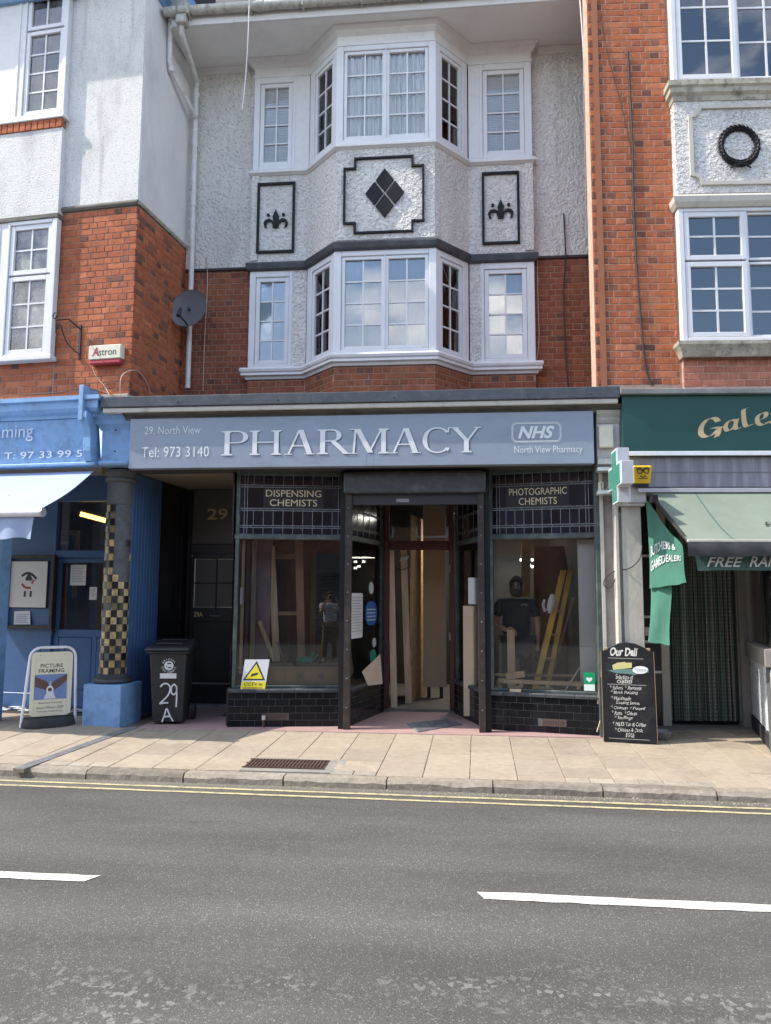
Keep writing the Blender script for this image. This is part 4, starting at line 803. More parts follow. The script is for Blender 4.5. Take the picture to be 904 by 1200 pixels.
cable('loose_wire', 'dark sagging wires along the top of the pale blue fascia', L, [(30, 463, -.2), (70, 460, -.2), (100, 455, -.18), (126, 462, -.1)], -.1, .005, M['cable_dark'], 'wire')

# ================================================================== picture framer's shop (left)
ls = thing('framing_shopfront', 'blue painted framing shop front set back under its pale blue fascia', 'shopfront', tuple(L.w(-1.2, .6, 0)))
SX0 = -4.0; RY = 1.02
# fascia with cornice and end bracket
fx1, fz1 = L.p(112, 490, -.12); _, fz0 = L.p(100, 541, -.12); _, ft = L.p(60, 467, -.2)
part('fascia_board', MB().hexa([L.w(SX0, -.10, fz0), L.w(fx1+.0, -.10, fz0), L.w(fx1, .05, fz0), L.w(SX0, .05, fz0), L.w(SX0, -.16, fz1), L.w(fx1-.06, -.16, fz1), L.w(fx1-.06, .05, fz1), L.w(SX0, .05, fz1)]), M['pale_blue'], ls, bevel=.004)
part('cornice', MB().sweep([(SX0, -.05), (fx1-.10, -.05), (fx1-.10, .1)], [(-.02, fz1), (.13, fz1), (.13, fz1+.04), (.17, fz1+.06), (.20, fz1+.10), (.20, ft-.06), (.235, ft-.05), (.235, ft), (-.02, ft+.015)][::-1], L), M['pale_blue'], ls)
part('bottom_bead', MB().box(L, SX0, fx1+.02, -.135, .05, fz0-.045, fz0-.001), M['pale_blue'], ls, bevel=.012)
part('end_cap', MB().box(L, fx1-.12, fx1-.06, -.30, .1, fz1-.06, ft+.12), M['pale_blue'], ls, bevel=.006)
part('console', MB().prism(Frame(*L.w(fx1-.06, -.02, 0).xy, -96), [(.02, fz0), (.12, fz0), (.16, fz0+.12), (.17, fz0+.28), (.20, fz0+.40), (.27, fz1-.02), (.27, fz1+.05), (.02, fz1+.05)], -.05, .05), M['pale_blue'], ls, bevel=.006)
def Lrect(a, b_, c, d, y): x0, z1 = L.p(a, b_, y); x1, z0 = L.p(c, d, y); return x0, x1, z0, z1
a = Lrect(0, 499, 39, 514, -.155); fo = letters('Picture Framing', L, a[0]-.98, a[1], a[2]-.03, a[3], -.166, M['pale_letter'], ls)
x1 = L.p(97, 530, -.125)[0]; zz = L.p(50, 537, -.12)[1]; z2 = L.p(50, 529, -.12)[1]
letters('T: 97 33 99 5', L, x1-1.06, x1, zz, z2, -.136, M['pale_letter'], ls)
# recessed front, panelled, with fanlight and glazed door
part('ceiling', MB().box(L, SX0, -.02, -.02, RY+.1, fz0+.02, fz0+.06), M['room_mid'], ls)
def Lx(px, py, y=RY): return L.p(px, py, y)
dx0 = Lx(62, 700)[0]; wx = Lx(68, 620)[0]; wxe = -.35
zf1 = Lx(90, 588)[1]; zf0 = Lx(90, 645)[1]; zd1 = Lx(90, 657)[1]; zd0 = Lx(90, 738)[1]
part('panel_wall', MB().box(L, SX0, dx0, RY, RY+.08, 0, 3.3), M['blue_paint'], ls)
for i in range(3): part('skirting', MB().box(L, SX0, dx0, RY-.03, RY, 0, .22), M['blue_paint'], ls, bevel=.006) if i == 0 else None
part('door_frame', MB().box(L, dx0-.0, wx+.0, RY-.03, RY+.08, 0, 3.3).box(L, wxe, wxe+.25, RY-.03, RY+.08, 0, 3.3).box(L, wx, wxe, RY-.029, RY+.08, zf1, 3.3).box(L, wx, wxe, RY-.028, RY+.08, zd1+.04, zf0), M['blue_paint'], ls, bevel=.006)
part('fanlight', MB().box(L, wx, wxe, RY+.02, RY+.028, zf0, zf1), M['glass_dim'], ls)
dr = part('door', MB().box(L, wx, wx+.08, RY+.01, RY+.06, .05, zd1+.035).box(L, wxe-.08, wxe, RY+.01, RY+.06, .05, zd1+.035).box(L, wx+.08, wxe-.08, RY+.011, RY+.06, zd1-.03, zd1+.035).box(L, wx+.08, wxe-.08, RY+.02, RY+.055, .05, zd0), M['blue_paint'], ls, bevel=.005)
part('door_glass', MB().box(L, wx+.08, wxe-.08, RY+.03, RY+.036, zd0, zd1-.03), M['glass_dim'], dr)
mid = (wx+wxe)/2
for a, b_ in ((wx+.10, mid-.03), (mid+.03, wxe-.10)): part('door_panel', MB().box(L, a, b_, RY+.006, RY+.03, .28, zd0-.10), M['blue_paint'], dr, bevel=.012)
part('bottom_rail', MB().box(L, wx+.08, wxe-.08, RY+.008, RY+.03, .05, .24).box(L, wx+.08, wxe-.08, RY+.0085, RY+.03, zd0-.09, zd0).box(L, mid-.03, mid+.03, RY+.009, RY+.03, .24, zd0-.09), M['blue_paint'], dr)
part('handle', MB().tube([L.w(wx+.02, RY-.03, .98), L.w(wx+.02, RY-.03, 1.08)], .012, 8).tube([L.w(wx+.02, RY-.03, 1.03), L.w(wx+.02, RY+.02, 1.03)], .008, 6), M['cast_iron'], dr)
for (a, b_, c, d, bd) in ((83, 662, 100, 686, 1), (105, 688, 113, 703, 2)):
    x0, x1, z0, z1 = Lrect(a, b_, c, d, RY+.02); n_ = part('notice', MB().box(L, x0, x1, RY+.024, RY+.027, z0, z1), M['paper'], dr)
    mb = MB(); [mb.box(L, x0+.02, x1-.02-.02*(k % 3), RY+.0225, RY+.0235, z1-.03-k*.022, z1-.024-k*.022) for k in range(int((z1-z0-.04)/.022))]; part('print_line', mb, M['print_grey'], n_)
# outer pilaster of the shop at the left edge
a = L.p(3, 640, .0)[0]; part('pilaster', MB().box(L, a-.4, a, -.02, .18, 0, 2.9), M['pale_blue'], ls, bevel=.01)
# tiled step in front of the recess
mb = MB(); pcs = Pieces('step_tile', ls, M['tile_black'], .02)
part('step', MB().box(L, SX0, -.05, RY-.34, RY-.02, 0, .035), M['tile_joint'], ls)
for i in range(22):
    for j in range(3): part('step_tile', MB().box(L, -.25-i*.155, -.25-i*.155+.145, RY-.335+j*.105, RY-.335+j*.105+.095, .02, .042), M['tile_black'] if (i+j) % 2 else M['white_tile'], ls)
# interior of the shop
rm = room(ls, L, SX0, -.30, RY+.1, RY+3.2, .02, 3.0, M['old_pine'])
t = thing('strip_light', 'glowing amber strip light hanging inside the framing shop', 'lamp', tuple(L.w(-.8, RY+.8, 2.4)))
a = L.w(*((lambda q: (q[0], RY+.7, q[1]))(L.p(94, 602, RY+.7)))); b_ = L.w(*((lambda q: (q[0], RY+.9, q[1]))(L.p(124, 610, RY+.9))))
part('tube_light', MB().tube([a, b_], .035, 8), M['lamp_glow'], t); part('housing', MB().tube([a+Vector((0, 0, .05)), b_+Vector((0, 0, .05))], .03, 6), M['old_pine'], t)
t = thing('picture_frame', 'large pale wood picture frame leaning inside the fanlight of the framing shop', 'picture frame', tuple(L.w(-1.1, RY+.4, 1.2)))
x0, x1, z0, z1 = Lrect(69, 622, 91, 650, RY+.5); x1 += .0
part('frame', MB().box(L, x0-.1, x1, RY+.5, RY+.54, z1-.07, z1).box(L, x1-.07, x1, RY+.501, RY+.54, z0-.6, z1-.07), M['pine'], t, bevel=.006); part('print', MB().box(L, x0-.1, x1-.07, RY+.53, RY+.545, z0-.6, z1-.07), M['blue_paint'], t)
t = thing('workshop_shelving', 'brown timber shelving and stacked mouldings inside the framing shop', 'shelves', tuple(L.w(-.9, RY+.6, 0)))
for k in range(4): part('shelf', MB().box(L, -1.25, -.75, RY+.6, RY+.9, 1.0+k*.17, 1.03+k*.17), M['pine'], t)
part('post', MB().box(L, -.80, -.72, RY+.62, RY+.70, 0, 2.5), M['pine'], t); part('cabinet', MB().box(L, -1.3, -.8, RY+.55, RY+.9, .1, 1.55), M['old_pine'], t, bevel=.008)
# poster case on the panelling
x0, x1, z0, z1 = Lrect(8, 651, 62, 737, RY-.05)
t = thing('poster_case', 'dark wooden display case with a framed white print on the blue shopfront', 'display case', tuple(L.w(x0, RY, z0)))
part('case_frame', MB().box(L, x0, x0+.045, RY-.09, RY, z0, z1).box(L, x1-.045, x1, RY-.09, RY, z0, z1).box(L, x0+.045, x1-.045, RY-.089, RY, z0, z0+.04).box(L, x0+.045, x1-.045, RY-.089, RY, z1-.04, z1), M['post_brown'], t, bevel=.004)
part('back_board', MB().box(L, x0+.045, x1-.045, RY-.02, RY-.004, z0+.04, z1-.04), M['blue_paint'], t)
X0, X1, Z0, Z1 = x0+.07, x1-.12, z0+.27, z1-.07; y_ = RY-.045
fr_ = part('print_frame', MB().box(L, X0, X1, y_, y_+.02, Z0, Z1), M['ink'], t, bevel=.003); part('print', MB().box(L, X0+.012, X1-.012, y_-.003, y_, Z0+.012, Z1-.012), M['paper'], fr_)
cx, cz = (X0+X1)/2, (Z0+Z1)/2+.03                # plain abstract shapes stand in for the print
mb = MB(); mp_ = lambda a, y, b_: L.w(cx+a, y, cz+b_)
for pts, wd in (([(-.11, .08), (-.03, .12), (.05, .10), (.12, .04)], .035), ([(-.03, .02), (.0, .08), (.04, .02)], .05)): ribbon(mb, mp_, spline(pts), wd, y_-.0045)
part('print_shape', mb, M['ink'], fr_); mb = MB()
for pts, wd in (([(-.10, -.02), (-.05, -.07), (.04, -.08)], .03), ([(.05, -.02), (.08, .03)], .03)): ribbon(mb, mp_, spline(pts), wd, y_-.0048)
part('print_shape', mb, M['print_red'], fr_); mb = MB()
for a in (-.045, .045): ribbon(mb, mp_, [(a, -.12), (a-.004, -.20)], .032, y_-.0046)
part('print_shape', mb, M['ink'], fr_)
cd_ = part('card', MB().hexa([L.w(x0+.17, RY-.05, z0+.05), L.w(x0+.42, RY-.05, z0+.055), L.w(x0+.42, RY-.045, z0+.055), L.w(x0+.17, RY-.045, z0+.05), L.w(x0+.15, RY-.03, z0+.225), L.w(x0+.39, RY-.03, z0+.235), L.w(x0+.39, RY-.025, z0+.235), L.w(x0+.15, RY-.025, z0+.225)]), M['paper'], t)
mb = MB(); [mb.add([L.w(x0+.19+.004*k, RY-.052+.0028*k-.0015, z0+.08+k*.026), L.w(x0+.38-.02*(k % 2), RY-.052+.0028*k-.0015, z0+.08+k*.026), L.w(x0+.38-.02*(k % 2), RY-.0515+.0028*k-.0015, z0+.087+k*.026), L.w(x0+.19, RY-.0515+.0028*k-.0015, z0+.087+k*.026)], [(0, 1, 2, 3)]) for k in range(5)]; part('print_line', mb, M['print_blue'], cd_)
# pale blue awning
PJ = 1.02; ax1, az1 = L.p(110, 552, -.04); _, az0 = L.p(30, 601, -PJ); rx = L.p(47, 602, -PJ)[0]
t = thing('awning', 'pale blue fabric awning pulled out on the left with a grey valance', 'awning', tuple(L.w(-2, 0, az0)))
mb = MB(); vs = []; nx, ny_ = 14, 8
for i in range(nx+1):
    for j in range(ny_+1):
        u, v = i/nx, j/ny_; xx = SX0+(rx+(ax1-rx)*(1-v)-SX0)*u; sag = -.03*math.sin(math.pi*v)-.007*math.sin(u*31+v*4)*math.sin(math.pi*v)-.008*math.sin(u*9+v*2)*v
        vs.append(L.w(xx, -.04-(PJ-.04)*v, az1+(az0+.03-az1)*v+sag))
mb.add(vs, [(i*(ny_+1)+j, (i+1)*(ny_+1)+j, (i+1)*(ny_+1)+j+1, i*(ny_+1)+j+1) for i in range(nx) for j in range(ny_)])
part('canopy', mb, M['awning_blue'], t, smooth=80)
part('front_bar', MB().tube([L.w(SX0, -PJ-.02, az0), L.w(rx+.03, -PJ-.02, az0)], .045, 14), M['frame_white'], t, smooth=50)
part('bar_cap', MB().tube([L.w(rx+.03, -PJ-.02, az0), L.w(rx+.055, -PJ-.02, az0)], .05, 14), M['alu'], t, smooth=50)
vz = L.p(20, 631, -PJ)[1]; vx = L.p(40, 615, -PJ)[0]; vs = []
for i in range(61):
    u = i/60; xx = SX0+(vx-SX0)*u; w2 = .016*math.sin(u*60)*(.4+u)
    for v in (0, .33, .66, 1): vs.append(L.w(xx-.025*v*(u > .97), -PJ-.01+w2*v*1.2, az0-.03+(vz-az0+.03)*v+(.012*math.sin(u*60+1) if v == 1 else 0)))
part('valance', MB().add(vs, [(i*4+j, i*4+4+j, i*4+5+j, i*4+1+j) for i in range(60) for j in range(3)]), M['awning_blue'], t, smooth=80)
mb = MB().tube([L.w(-1.6, -.02, az1-.05), L.w(-1.2, -.5, az1-.33), L.w(-.62, -PJ, az0-.0)], .016, 8); part('arm', mb, M['lead'], t)

# ================================================================== mosaic column between the two shops
cxp, czp = P.g(126, 848, 0)
cc = L.w(-.235, .30, 0)
t = thing('mosaic_column', 'round column with worn black and gold chequered mosaic on a pale blue plinth', 'column', (cc.x, cc.y, 0))
part('plinth', MB().box(L, -.475, .015, .055, .545, -.02, .475), M['blue_plinth'], t, bevel=.012, seg=2)
ztop = 3.06; zm0, zm1 = .58, 2.62
part('base_ring', MB().lathe(cc, [(.16, .476), (.215, .478), (.23, .50), (.215, .53), (.20, .535), (.205, .56), (.19, .575), (.165, .59)], 32), M['charcoal'], t, smooth=40)
rad_c = lambda z: .172-.006*(z/3)
part('shaft', MB().lathe(cc, [(rad_c(.5)-.008, .5), (rad_c(1.5)-.008, 1.5), (rad_c(2.6)-.008, 2.62), (rad_c(2.6)+.004, 2.63), (.168, 2.80), (.166, 2.9), (.19, 2.91), (.195, 2.94), (.17, 2.955), (.18, 2.99), (.20, 3.02), (.20, 3.05)], 32), M['col_grey'], t, smooth=40)
mg, mk = MB(), MB(); nr = 24; na = 15; rr = random.Random(4); hh = (zm1-zm0)/nr
for r_ in range(nr):
    for a in range(na):
        th = 2*math.pi*(a+.5)/na+.18; front = math.sin(th) < .2
        gone = (r_ > 12 and math.cos(th) > .28 and rr.random() < .93) or rr.random() < .03
        if r_ > 21 and rr.random() < .55: gone = True
        if gone: continue
        t0, t1 = 2*math.pi*a/na+.18, 2*math.pi*(a+.955)/na+.18; z0, z1 = zm0+r_*hh, zm0+r_*hh+hh*.955; R0 = rad_c(z0)-.01; R1 = rad_c(z0)+rr.uniform(-.001, .001); n3 = 3; vs = []
        for q in range(n3+1):
            tt = t0+(t1-t0)*q/n3
            for R_ in (R0, R1):
                for z in (z0, z1): vs.append(cc+Vector((R_*math.cos(tt), R_*math.sin(tt), z)))
        fs = []
        for q in range(n3): e = q*4; fs += [(e+2, e+6, e+7, e+3), (e+3, e+7, e+5, e+1), (e, e+4, e+6, e+2)]
        fs += [(0, 2, 3, 1), (n3*4, n3*4+1, n3*4+3, n3*4+2)]
        (mg if (r_+a) % 2 == 0 else mk).add(vs, fs)
part('mosaic_tile', mg, M['mosaic_gold'], t, kind='stuff'); part('mosaic_tile', mk, M['mosaic_black'], t, kind='stuff')
# blue bracket block over the column
x0, x1 = P.p(120, 500, -.02)[0], P.p(152, 500, -.02)[0]
t = thing('fascia_bracket', 'pale blue panelled bracket block above the mosaic column between the two signs', 'bracket', (x0, .0, 3.06))
part('block', MB().box(P, x0, x1+.03, -.02, .42, 3.13, 3.62), M['pale_blue'], t, bevel=.006)
part('cornice', MB().sweep([(x0-.02, .3), (x0-.02, -.02), (x1+.03, -.02)], [(-.05, 3.50), (.0, 3.50), (.02, 3.54), (.05, 3.57), (.06, 3.62), (.10, 3.66), (.10, 3.72), (-.05, 3.72)][::-1], P), M['pale_blue'], t)
part('foot_moulding', MB().box(P, x0-.03, x1+.03, -.06, .42, 3.07, 3.13), M['pale_blue'], t, bevel=.02)
for zz in (3.24, 3.50): part('screw', MB().tube([P.w((x0+x1)/2, -.025, zz), P.w((x0+x1)/2, -.019, zz)], .012, 8), M['cast_iron'], t)
# ================================================================== pharmacy shopfront
ps = thing('pharmacy_shopfront', 'dark pharmacy shopfront with leaded transoms, black tiled risers and a recessed central doorway', 'shopfront', (-.6, .3, 0))
# roof edge, white fillet, weathered moulding
cxl, cxr = P.p(118, 468, -.22)[0], P.p(727, 457, -.22)[0]; zt = P.p(400, 459, -.22)[1]; zb = P.p(400, 472, -.22)[1]
part('roof', MB().hexa([(cxl, -.18, zb+.03), (cxr, -.18, zb+.03), (cxr, 1.34, zt+.0), (cxl+.2, 1.34, zt+.0), (cxl, -.18, zt-.01), (cxr, -.18, zt-.01), (cxr, 1.34, zt+.03), (cxl+.2, 1.34, zt+.03)]), M['lead_dark'], ps)
part('roof_edge', MB().box(P, cxl, cxr, -.22, -.17, zb+.0, zt), M['lead_dark'], ps, bevel=.008)
for a in (-3.3, -2.1, -.75, .75, 1.45): part('rivet', MB().lathe((a, -.221, (zt+zb)/2-.01), [(.012, 0), (.008, .006)], 8, (0, -1, 0)), M['charcoal'], ps)
part('fillet', MB().box(P, cxl+.02, cxr-.02, -.20, -.0, zb-.06, zb-.002), M['old_cream'], ps, bevel=.008)
part('cornice', MB().sweep([(cxl+.25, -.02), (cxr-.06, -.02), (cxr-.06, .4)], [(-.05, 3.60), (.06, 3.60), (.07, 3.63), (.10, 3.66), (.12, 3.68), (.16, zb-.062), (-.05, zb-.062)][::-1], P), M['weathered'], ps, smooth=25)
part('fascia_backing', MB().box(P, -3.95, 1.62, .0, .36, 3.02, 3.62), M['lintel_soot'], ps)
# right end console, cream and weathered, with a cream box fixed to it
a0, a1 = P.p(699, 500, -.03)[0], P.p(727, 500, -.03)[0]
part('console', MB().box(P, a0, a1, -.04, .34, 3.08, 3.60).box(P, a0-.0, a1+.02, -.07, .34, 3.01, 3.075), M['pier_paint'], ps, bevel=.006)
part('console_moulding', MB().sweep([(a0, -.04), (a1+.01, -.04), (a1+.01, .3)], [(-.02, 3.48), (.01, 3.48), (.03, 3.52), (.02, 3.54), (.05, 3.58), (.06, 3.62), (-.02, 3.62)][::-1], P), M['old_cream'], ps)
b0, c1 = P.p(702, 498, -.1); b1, c0 = P.p(720, 524, -.1)
part('console_box', MB().box(P, b0, b1, -.10, -.04, c0, c1), M['plastic_cream'], ps, bevel=.008)
# soffit between the sign and the shop windows
part('soffit', MB().box(P, -3.80, 1.60, .02, 1.95, 3.035, 3.06).box(P, -4.5, -3.80, .43, 1.95, 3.036, 3.5), M['soffit_tan'], ps)
# the two splayed display windows
SL = Frame(-2.687, .21, 9.5); SR = Frame(.33, .42, -12.0)
lenL, lenR = 1.36, 1.255
def tiles(fr, x0, x1, z0, z1, y, parent, vent=None):
    part('riser_backing', MB().box(fr, x0+.004, x1-.004, y+.0025, y+.10, -.03, z1+.0), M['tile_joint'], parent)
    q = Pieces('tile', parent, M['tile_black'], .016); ch = (z1-z0)/5
    for r_ in range(5):
        x = x0-(r_ % 2)*.079; z = z0+r_*ch
        while x < x1-.01:
            a, b_ = max(x, x0), min(x+.158, x1)-.0045
            if b_-a > .015 and not (vent and a < vent[1] and b_ > vent[0] and r_ in (1,)): q.add(fr, a, y, z, b_-a, ch-.0045)
            x += .158
    q.flush()
    if vent:
        z = z0+ch; v = part('air_brick', MB().box(fr, vent[0], vent[1], y-.002, y+.03, z, z+ch-.006), M['terracotta'] if 0 else mat('vent_brick', (.10, .06, .045), rough=.8), parent)
        mb = MB()
        for i in range(9): xx = vent[0]+.012+i*(vent[1]-vent[0]-.02)/9; mb.box(fr, xx, xx+.009, y-.004, y-.001, z+.012, z+ch-.02)
        part('air_slot', mb, M['ink'], v)
    # coping of rounded tiles
    n = max(2, round((x1-x0)/.158)); 
    for i in range(n):
        a, b_ = x0+(x1-x0)*i/n, x0+(x1-x0)*(i+1)/n-.004
        part('coping_tile', MB().prism(Frame(*fr.w(a, 0, 0).xy, fr.deg+90), [(y-.018, z1-.008), (y-.018, z1+.02), (y-.006, z1+.034), (y+.10, z1+.036), (y+.10, z1-.008)], -(b_-a), 0), M['charcoal'], parent)
def leaded(fr, x0, x1, z0, z1, y, parent, panel=None, cols=8):
    """leaded transom: narrow squared borders round rows of black glass squares"""
    fm = part('transom_light', MB().box(fr, x0, x1, y+.008, y+.012, z0, z1), M['panel_black'], parent)
    H = z1-z0; bw = .045; mb = MB(); cm = lambda a, b_, c, d: mb.box(fr, a, b_, y-.004, y+.004, c, d); t = .0055
    ys = [z0, z0+.11*H, z0+.145*H, z0+.40*H, z0+.435*H, z0+.80*H, z0+.835*H, z1-.02*H]
    hb = [(ys[1], ys[2]), (ys[3], ys[4]), (ys[5], ys[6])]
    vx = [x0+.05, x0+.085, x1-.085, x1-.05]; ix0, ix1 = x0+.16, x1-.16
    if cols < 6: vx = []; ix0, ix1 = x0+.02, x1-.02
    for lo, hi in hb:
        for z in (lo, hi): mb.box(fr, x0, x1, y-.005, y+.003, z-t/1.6, z+t/1.6)
        n = cols+2
        for i in range(1, n): x = x0+(x1-x0)*i/n; cm(x-t/2, x+t/2, lo, hi)
    for x in vx: cm(x-t/2, x+t/2, z0, z1)
    for i in range(cols+1):
        x = ix0+(ix1-ix0)*i/cols
        for lo, hi in ((z0, ys[1]), (ys[2], ys[3]), (ys[6], z1)): cm(x-t/2, x+t/2, lo, hi)
        if not panel: cm(x-t/2, x+t/2, ys[4], ys[5])
    part('lead_came', mb, M['came'], parent if False else fm, kind='stuff')
    g = MB()
    xs_ = [x0]+vx[:2]+[ix0+(ix1-ix0)*i/cols for i in range(cols+1)]+vx[2:]+[x1]
    for lo, hi in ((z0, ys[1]), (ys[2], ys[3]), (ys[4], ys[5]), (ys[6], z1)):
        for i in range(len(xs_)-1):
            if panel and lo == ys[4] and xs_[i] > panel[0]-.03 and xs_[i+1] < panel[1]+.03: continue
            tl = random.uniform(-.001, .001); a, b_ = xs_[i], xs_[i+1]
            g.hexa([fr.w(a, y+.001+tl, lo), fr.w(b_, y+.001-tl, lo), fr.w(b_, y+.005, lo), fr.w(a, y+.005, lo), fr.w(a, y+.001-tl, hi), fr.w(b_, y+.001+tl, hi), fr.w(b_, y+.005, hi), fr.w(a, y+.005, hi)])
    part('leaded_pane', g, M['lead_glass'], fm, kind='stuff')
    if panel:
        p_ = part('name_panel', MB().box(fr, panel[0], panel[1], y-.006, y+.006, ys[4]+.004, ys[5]-.004), M['panel_black'], parent)
        return p_, ys[4], ys[5]
def display(fr, ln, name_lines, panel):
    zs, zt0, zt1, zT = .44, 2.20, 2.265, 3.03; y = .055
    mb = MB(); mb.box(fr, 0, .045, .03, .10, zs, zT); mb.box(fr, ln-.045, ln, .03, .10, zs, zT); mb.box(fr, .045, ln-.045, .031, .10, zs, zs+.03); mb.box(fr, .045, ln-.045, .031, .10, zT-.05, zT)
    wn = part('shop_window', mb, M['window_green'], ps, bevel=.006)
    part('transom_rail', MB().box(fr, -.01, ln+.01, .01, .10, zt0, zt1), M['window_green'], wn, bevel=.008)
    part('display_glass', MB().box(fr, .045, ln-.045, .06, .066, zs+.03, zt0), M['glass_shop'], wn)
    r_ = leaded(fr, .045, ln-.045, zt1, zT-.05, .05, ps, panel)
    p_, z0, z1 = r_; x0, x1 = panel; h = z1-z0; wv = x1-x0
    letters(name_lines[0], fr, x0+.03*wv, x1-.03*wv, z0+.56*h, z1-.12*h, -.0075+.05, M['cream_letter'], ps, offset=.012) if False else None
    l1 = letters(name_lines[0], fr, x0+.03, x1-.03, z0+.56*h, z1-.12*h, .0425, M['cream_letter'], p_, offset=.0)
    mid = (x0+x1)/2; hw = (x1-x0)/2*(.84 if len(name_lines[0]) < 11 else .66)
    l2 = letters(name_lines[1], fr, mid-hw+.02, mid+hw-.02, z0+.12*h, z0+.44*h, .0425, M['cream_letter'], p_, offset=.0)
glass_mat('glass_shop', ior=1.62, tint=(.965, .97, .965), haze=.02, wav=.0008)
display(SL, lenL, ('DISPENSING', 'CHEMISTS'), (.32, 1.05)); display(SR, lenR, ('PHOTOGRAPHIC', 'CHEMISTS'), (.215, .945))
tiles(SL, -.03, lenL+.0, .0, .405, -.03, ps, vent=(.40, .66)); tiles(SR, -.0, lenR+.03, .0, .405, -.03, ps, vent=(.60, .86))
# canted returns running in to the door
dy = 1.62; jx0, jx1 = P.p(450, 700, dy)[0], P.p(533, 700, dy)[0]
qa = SL.w(lenL+.02, -.0, 0); qb = Vector((jx0-.01, dy, 0)); d = qb-qa; IL = Frame(qa.x, qa.y, math.degrees(math.atan2(d.y, d.x))); liL = math.hypot(d.x, d.y)
qa2 = Vector((jx1+.01, dy, 0)); qb2 = SR.w(-.03, -.0, 0); d = qb2-qa2; IR = Frame(qa2.x, qa2.y, math.degrees(math.atan2(d.y, d.x))); liR = math.hypot(d.x, d.y)
for fr, ln in ((IL, liL), (IR, liR)):
    mb = MB(); mb.box(fr, .0, .04, .0, .07, .44, 3.03); mb.box(fr, ln-.05, ln, .0, .07, .44, 3.03); mb.box(fr, .04, ln-.05, .001, .07, 2.20, 2.265)
    wn = part('side_window', mb, M['window_green'], ps, bevel=.005); part('display_glass', MB().box(fr, .04, ln-.05, .03, .036, .44, 2.2), M['glass_shop'], wn)
    leaded(fr, .04, ln-.05, 2.265, 3.0, .02, ps, None, 5); tiles(fr, .0, ln, .0, .405, -.02, ps)
# shutter box, its guide posts
sx0, sz1 = P.p(403, 554, .14); sx1, sz0 = P.p(570, 577, .14)
part('shutter_box', MB().box(P, sx0, sx1, .12, .42, sz0, sz1), M['shutter_grey'], ps, bevel=.02, seg=2)
part('shutter_lath', MB().box(P, sx0+.07, sx1-.07, .20, .26, sz0-.13, sz0+.01), M['ink'], ps, bevel=.004)
part('maker_plate', MB().box(P, -.75, -.60, .196, .20, sz0-.10, sz0-.06), M['grey_metal'], ps)
for px0 in (sx0+.02, sx1-.10):
    gp = part('shutter_guide', MB().box(P, px0, px0+.075, .17, .25, .0, sz0), M['post_brown'], ps, bevel=.004)
    for k in range(8): part('screw', MB().lathe((px0+.037, .17, .25+k*.33), [(.010, 0), (.007, .005)], 8, (0, -1, 0)), M['lead'], gp)
part('inner_post', MB().box(P, sx0-.045, sx0+.02, .20, .30, .0, 3.0), M['black_paint'], ps, bevel=.004); part('inner_post', MB().box(P, sx1-.025, sx1+.04, .20, .30, .0, 3.0), M['black_paint'], ps, bevel=.004)
# door frame, fanlight
fz = P.p(490, 640, dy)[1]; FZ = .05
mb = MB(); mb.box(P, jx0, jx0+.07, dy, dy+.1, FZ, 3.03); mb.box(P, jx1-.07, jx1, dy, dy+.1, FZ, 3.03); mb.box(P, jx0+.07, jx1-.07, dy+.001, dy+.1, fz-.05, fz+.07); mb.box(P, jx0+.07, jx1-.07, dy+.001, dy+.1, 2.93, 3.03)
df = part('door_frame', mb, M['oxblood'], ps, bevel=.008)
part('fanlight', MB().box(P, jx0+.07, jx1-.07, dy+.05, dy+.056, fz+.07, 2.93), M['glass_dim'], df)
for zz in (.95, 1.85): part('hinge', MB().box(P, jx1-.075, jx1-.055, dy-.006, dy, zz, zz+.10), M['lead'], df)
part('roof_light_stick', MB().box(P, 0, .001, 5, 5.001, 0, .001), M['ink'], df) if False else None
# entrance floor: pink terrazzo apron, mat, inner floor
tz = MB(); tzp = [(-3.72, .02), (1.56, .03), (1.56, .30), (.3, .44), (jx1+.02, dy), (jx1, dy+.06), (jx0, dy+.06), (jx0-.02, dy), (-1.36, .42), (-2.66, .22), (-2.74, .35), (-2.9, 1.9), (-3.76, 1.9)]
struct('terrazzo_floor', MB().slab(P, tzp, -.06, .004), M['terrazzo'], None)
t = thing('entrance_mat', 'flat grey ribbed mat lying on the pink floor of the pharmacy entrance', 'mat', (-.35, .7, .004))
a = [P.g(477, 848, .01), P.g(525, 843, .01), P.g(542, 849, .01), P.g(490, 858, .01)]
part('mat', MB().slab(P, a, .004, .014), M['lead'], t); 
mb = MB(); A = [Vector(q) for q in a]
for k in range(14): u = (k+.3)/14; v = (k+.7)/14; e = [A[0]+(A[3]-A[0])*u+(A[1]-A[0])*.03, A[1]+(A[2]-A[1])*u-(A[1]-A[0])*.03, A[1]+(A[2]-A[1])*v-(A[1]-A[0])*.03, A[0]+(A[3]-A[0])*v+(A[1]-A[0])*.03]; mb.slab(P, [tuple(q) for q in e], .014, .018)
part('rib', mb, M['grey_metal'], t, kind='stuff')
# interior shell: walls, floor, ceiling
I0, I1, IY = -2.66, 1.50, 4.6
mb = MB()
mb.box(P, I0-.1, I0, .5, IY, 0, 3.03); mb.box(P, I1, I1+.1, .42, IY, 0, 3.03); mb.box(P, I0-.1, I1+.1, IY, IY+.1, 0, 3.03)
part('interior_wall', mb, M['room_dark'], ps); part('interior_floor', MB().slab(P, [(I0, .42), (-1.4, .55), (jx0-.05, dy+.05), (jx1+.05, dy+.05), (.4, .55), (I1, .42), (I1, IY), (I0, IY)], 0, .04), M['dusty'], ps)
part('interior_ceiling', MB().slab(P, [(I0, 1.7), (I1, 1.7), (I1, IY), (I0, IY)], 3.0, 3.03), M['room_dark'], ps)
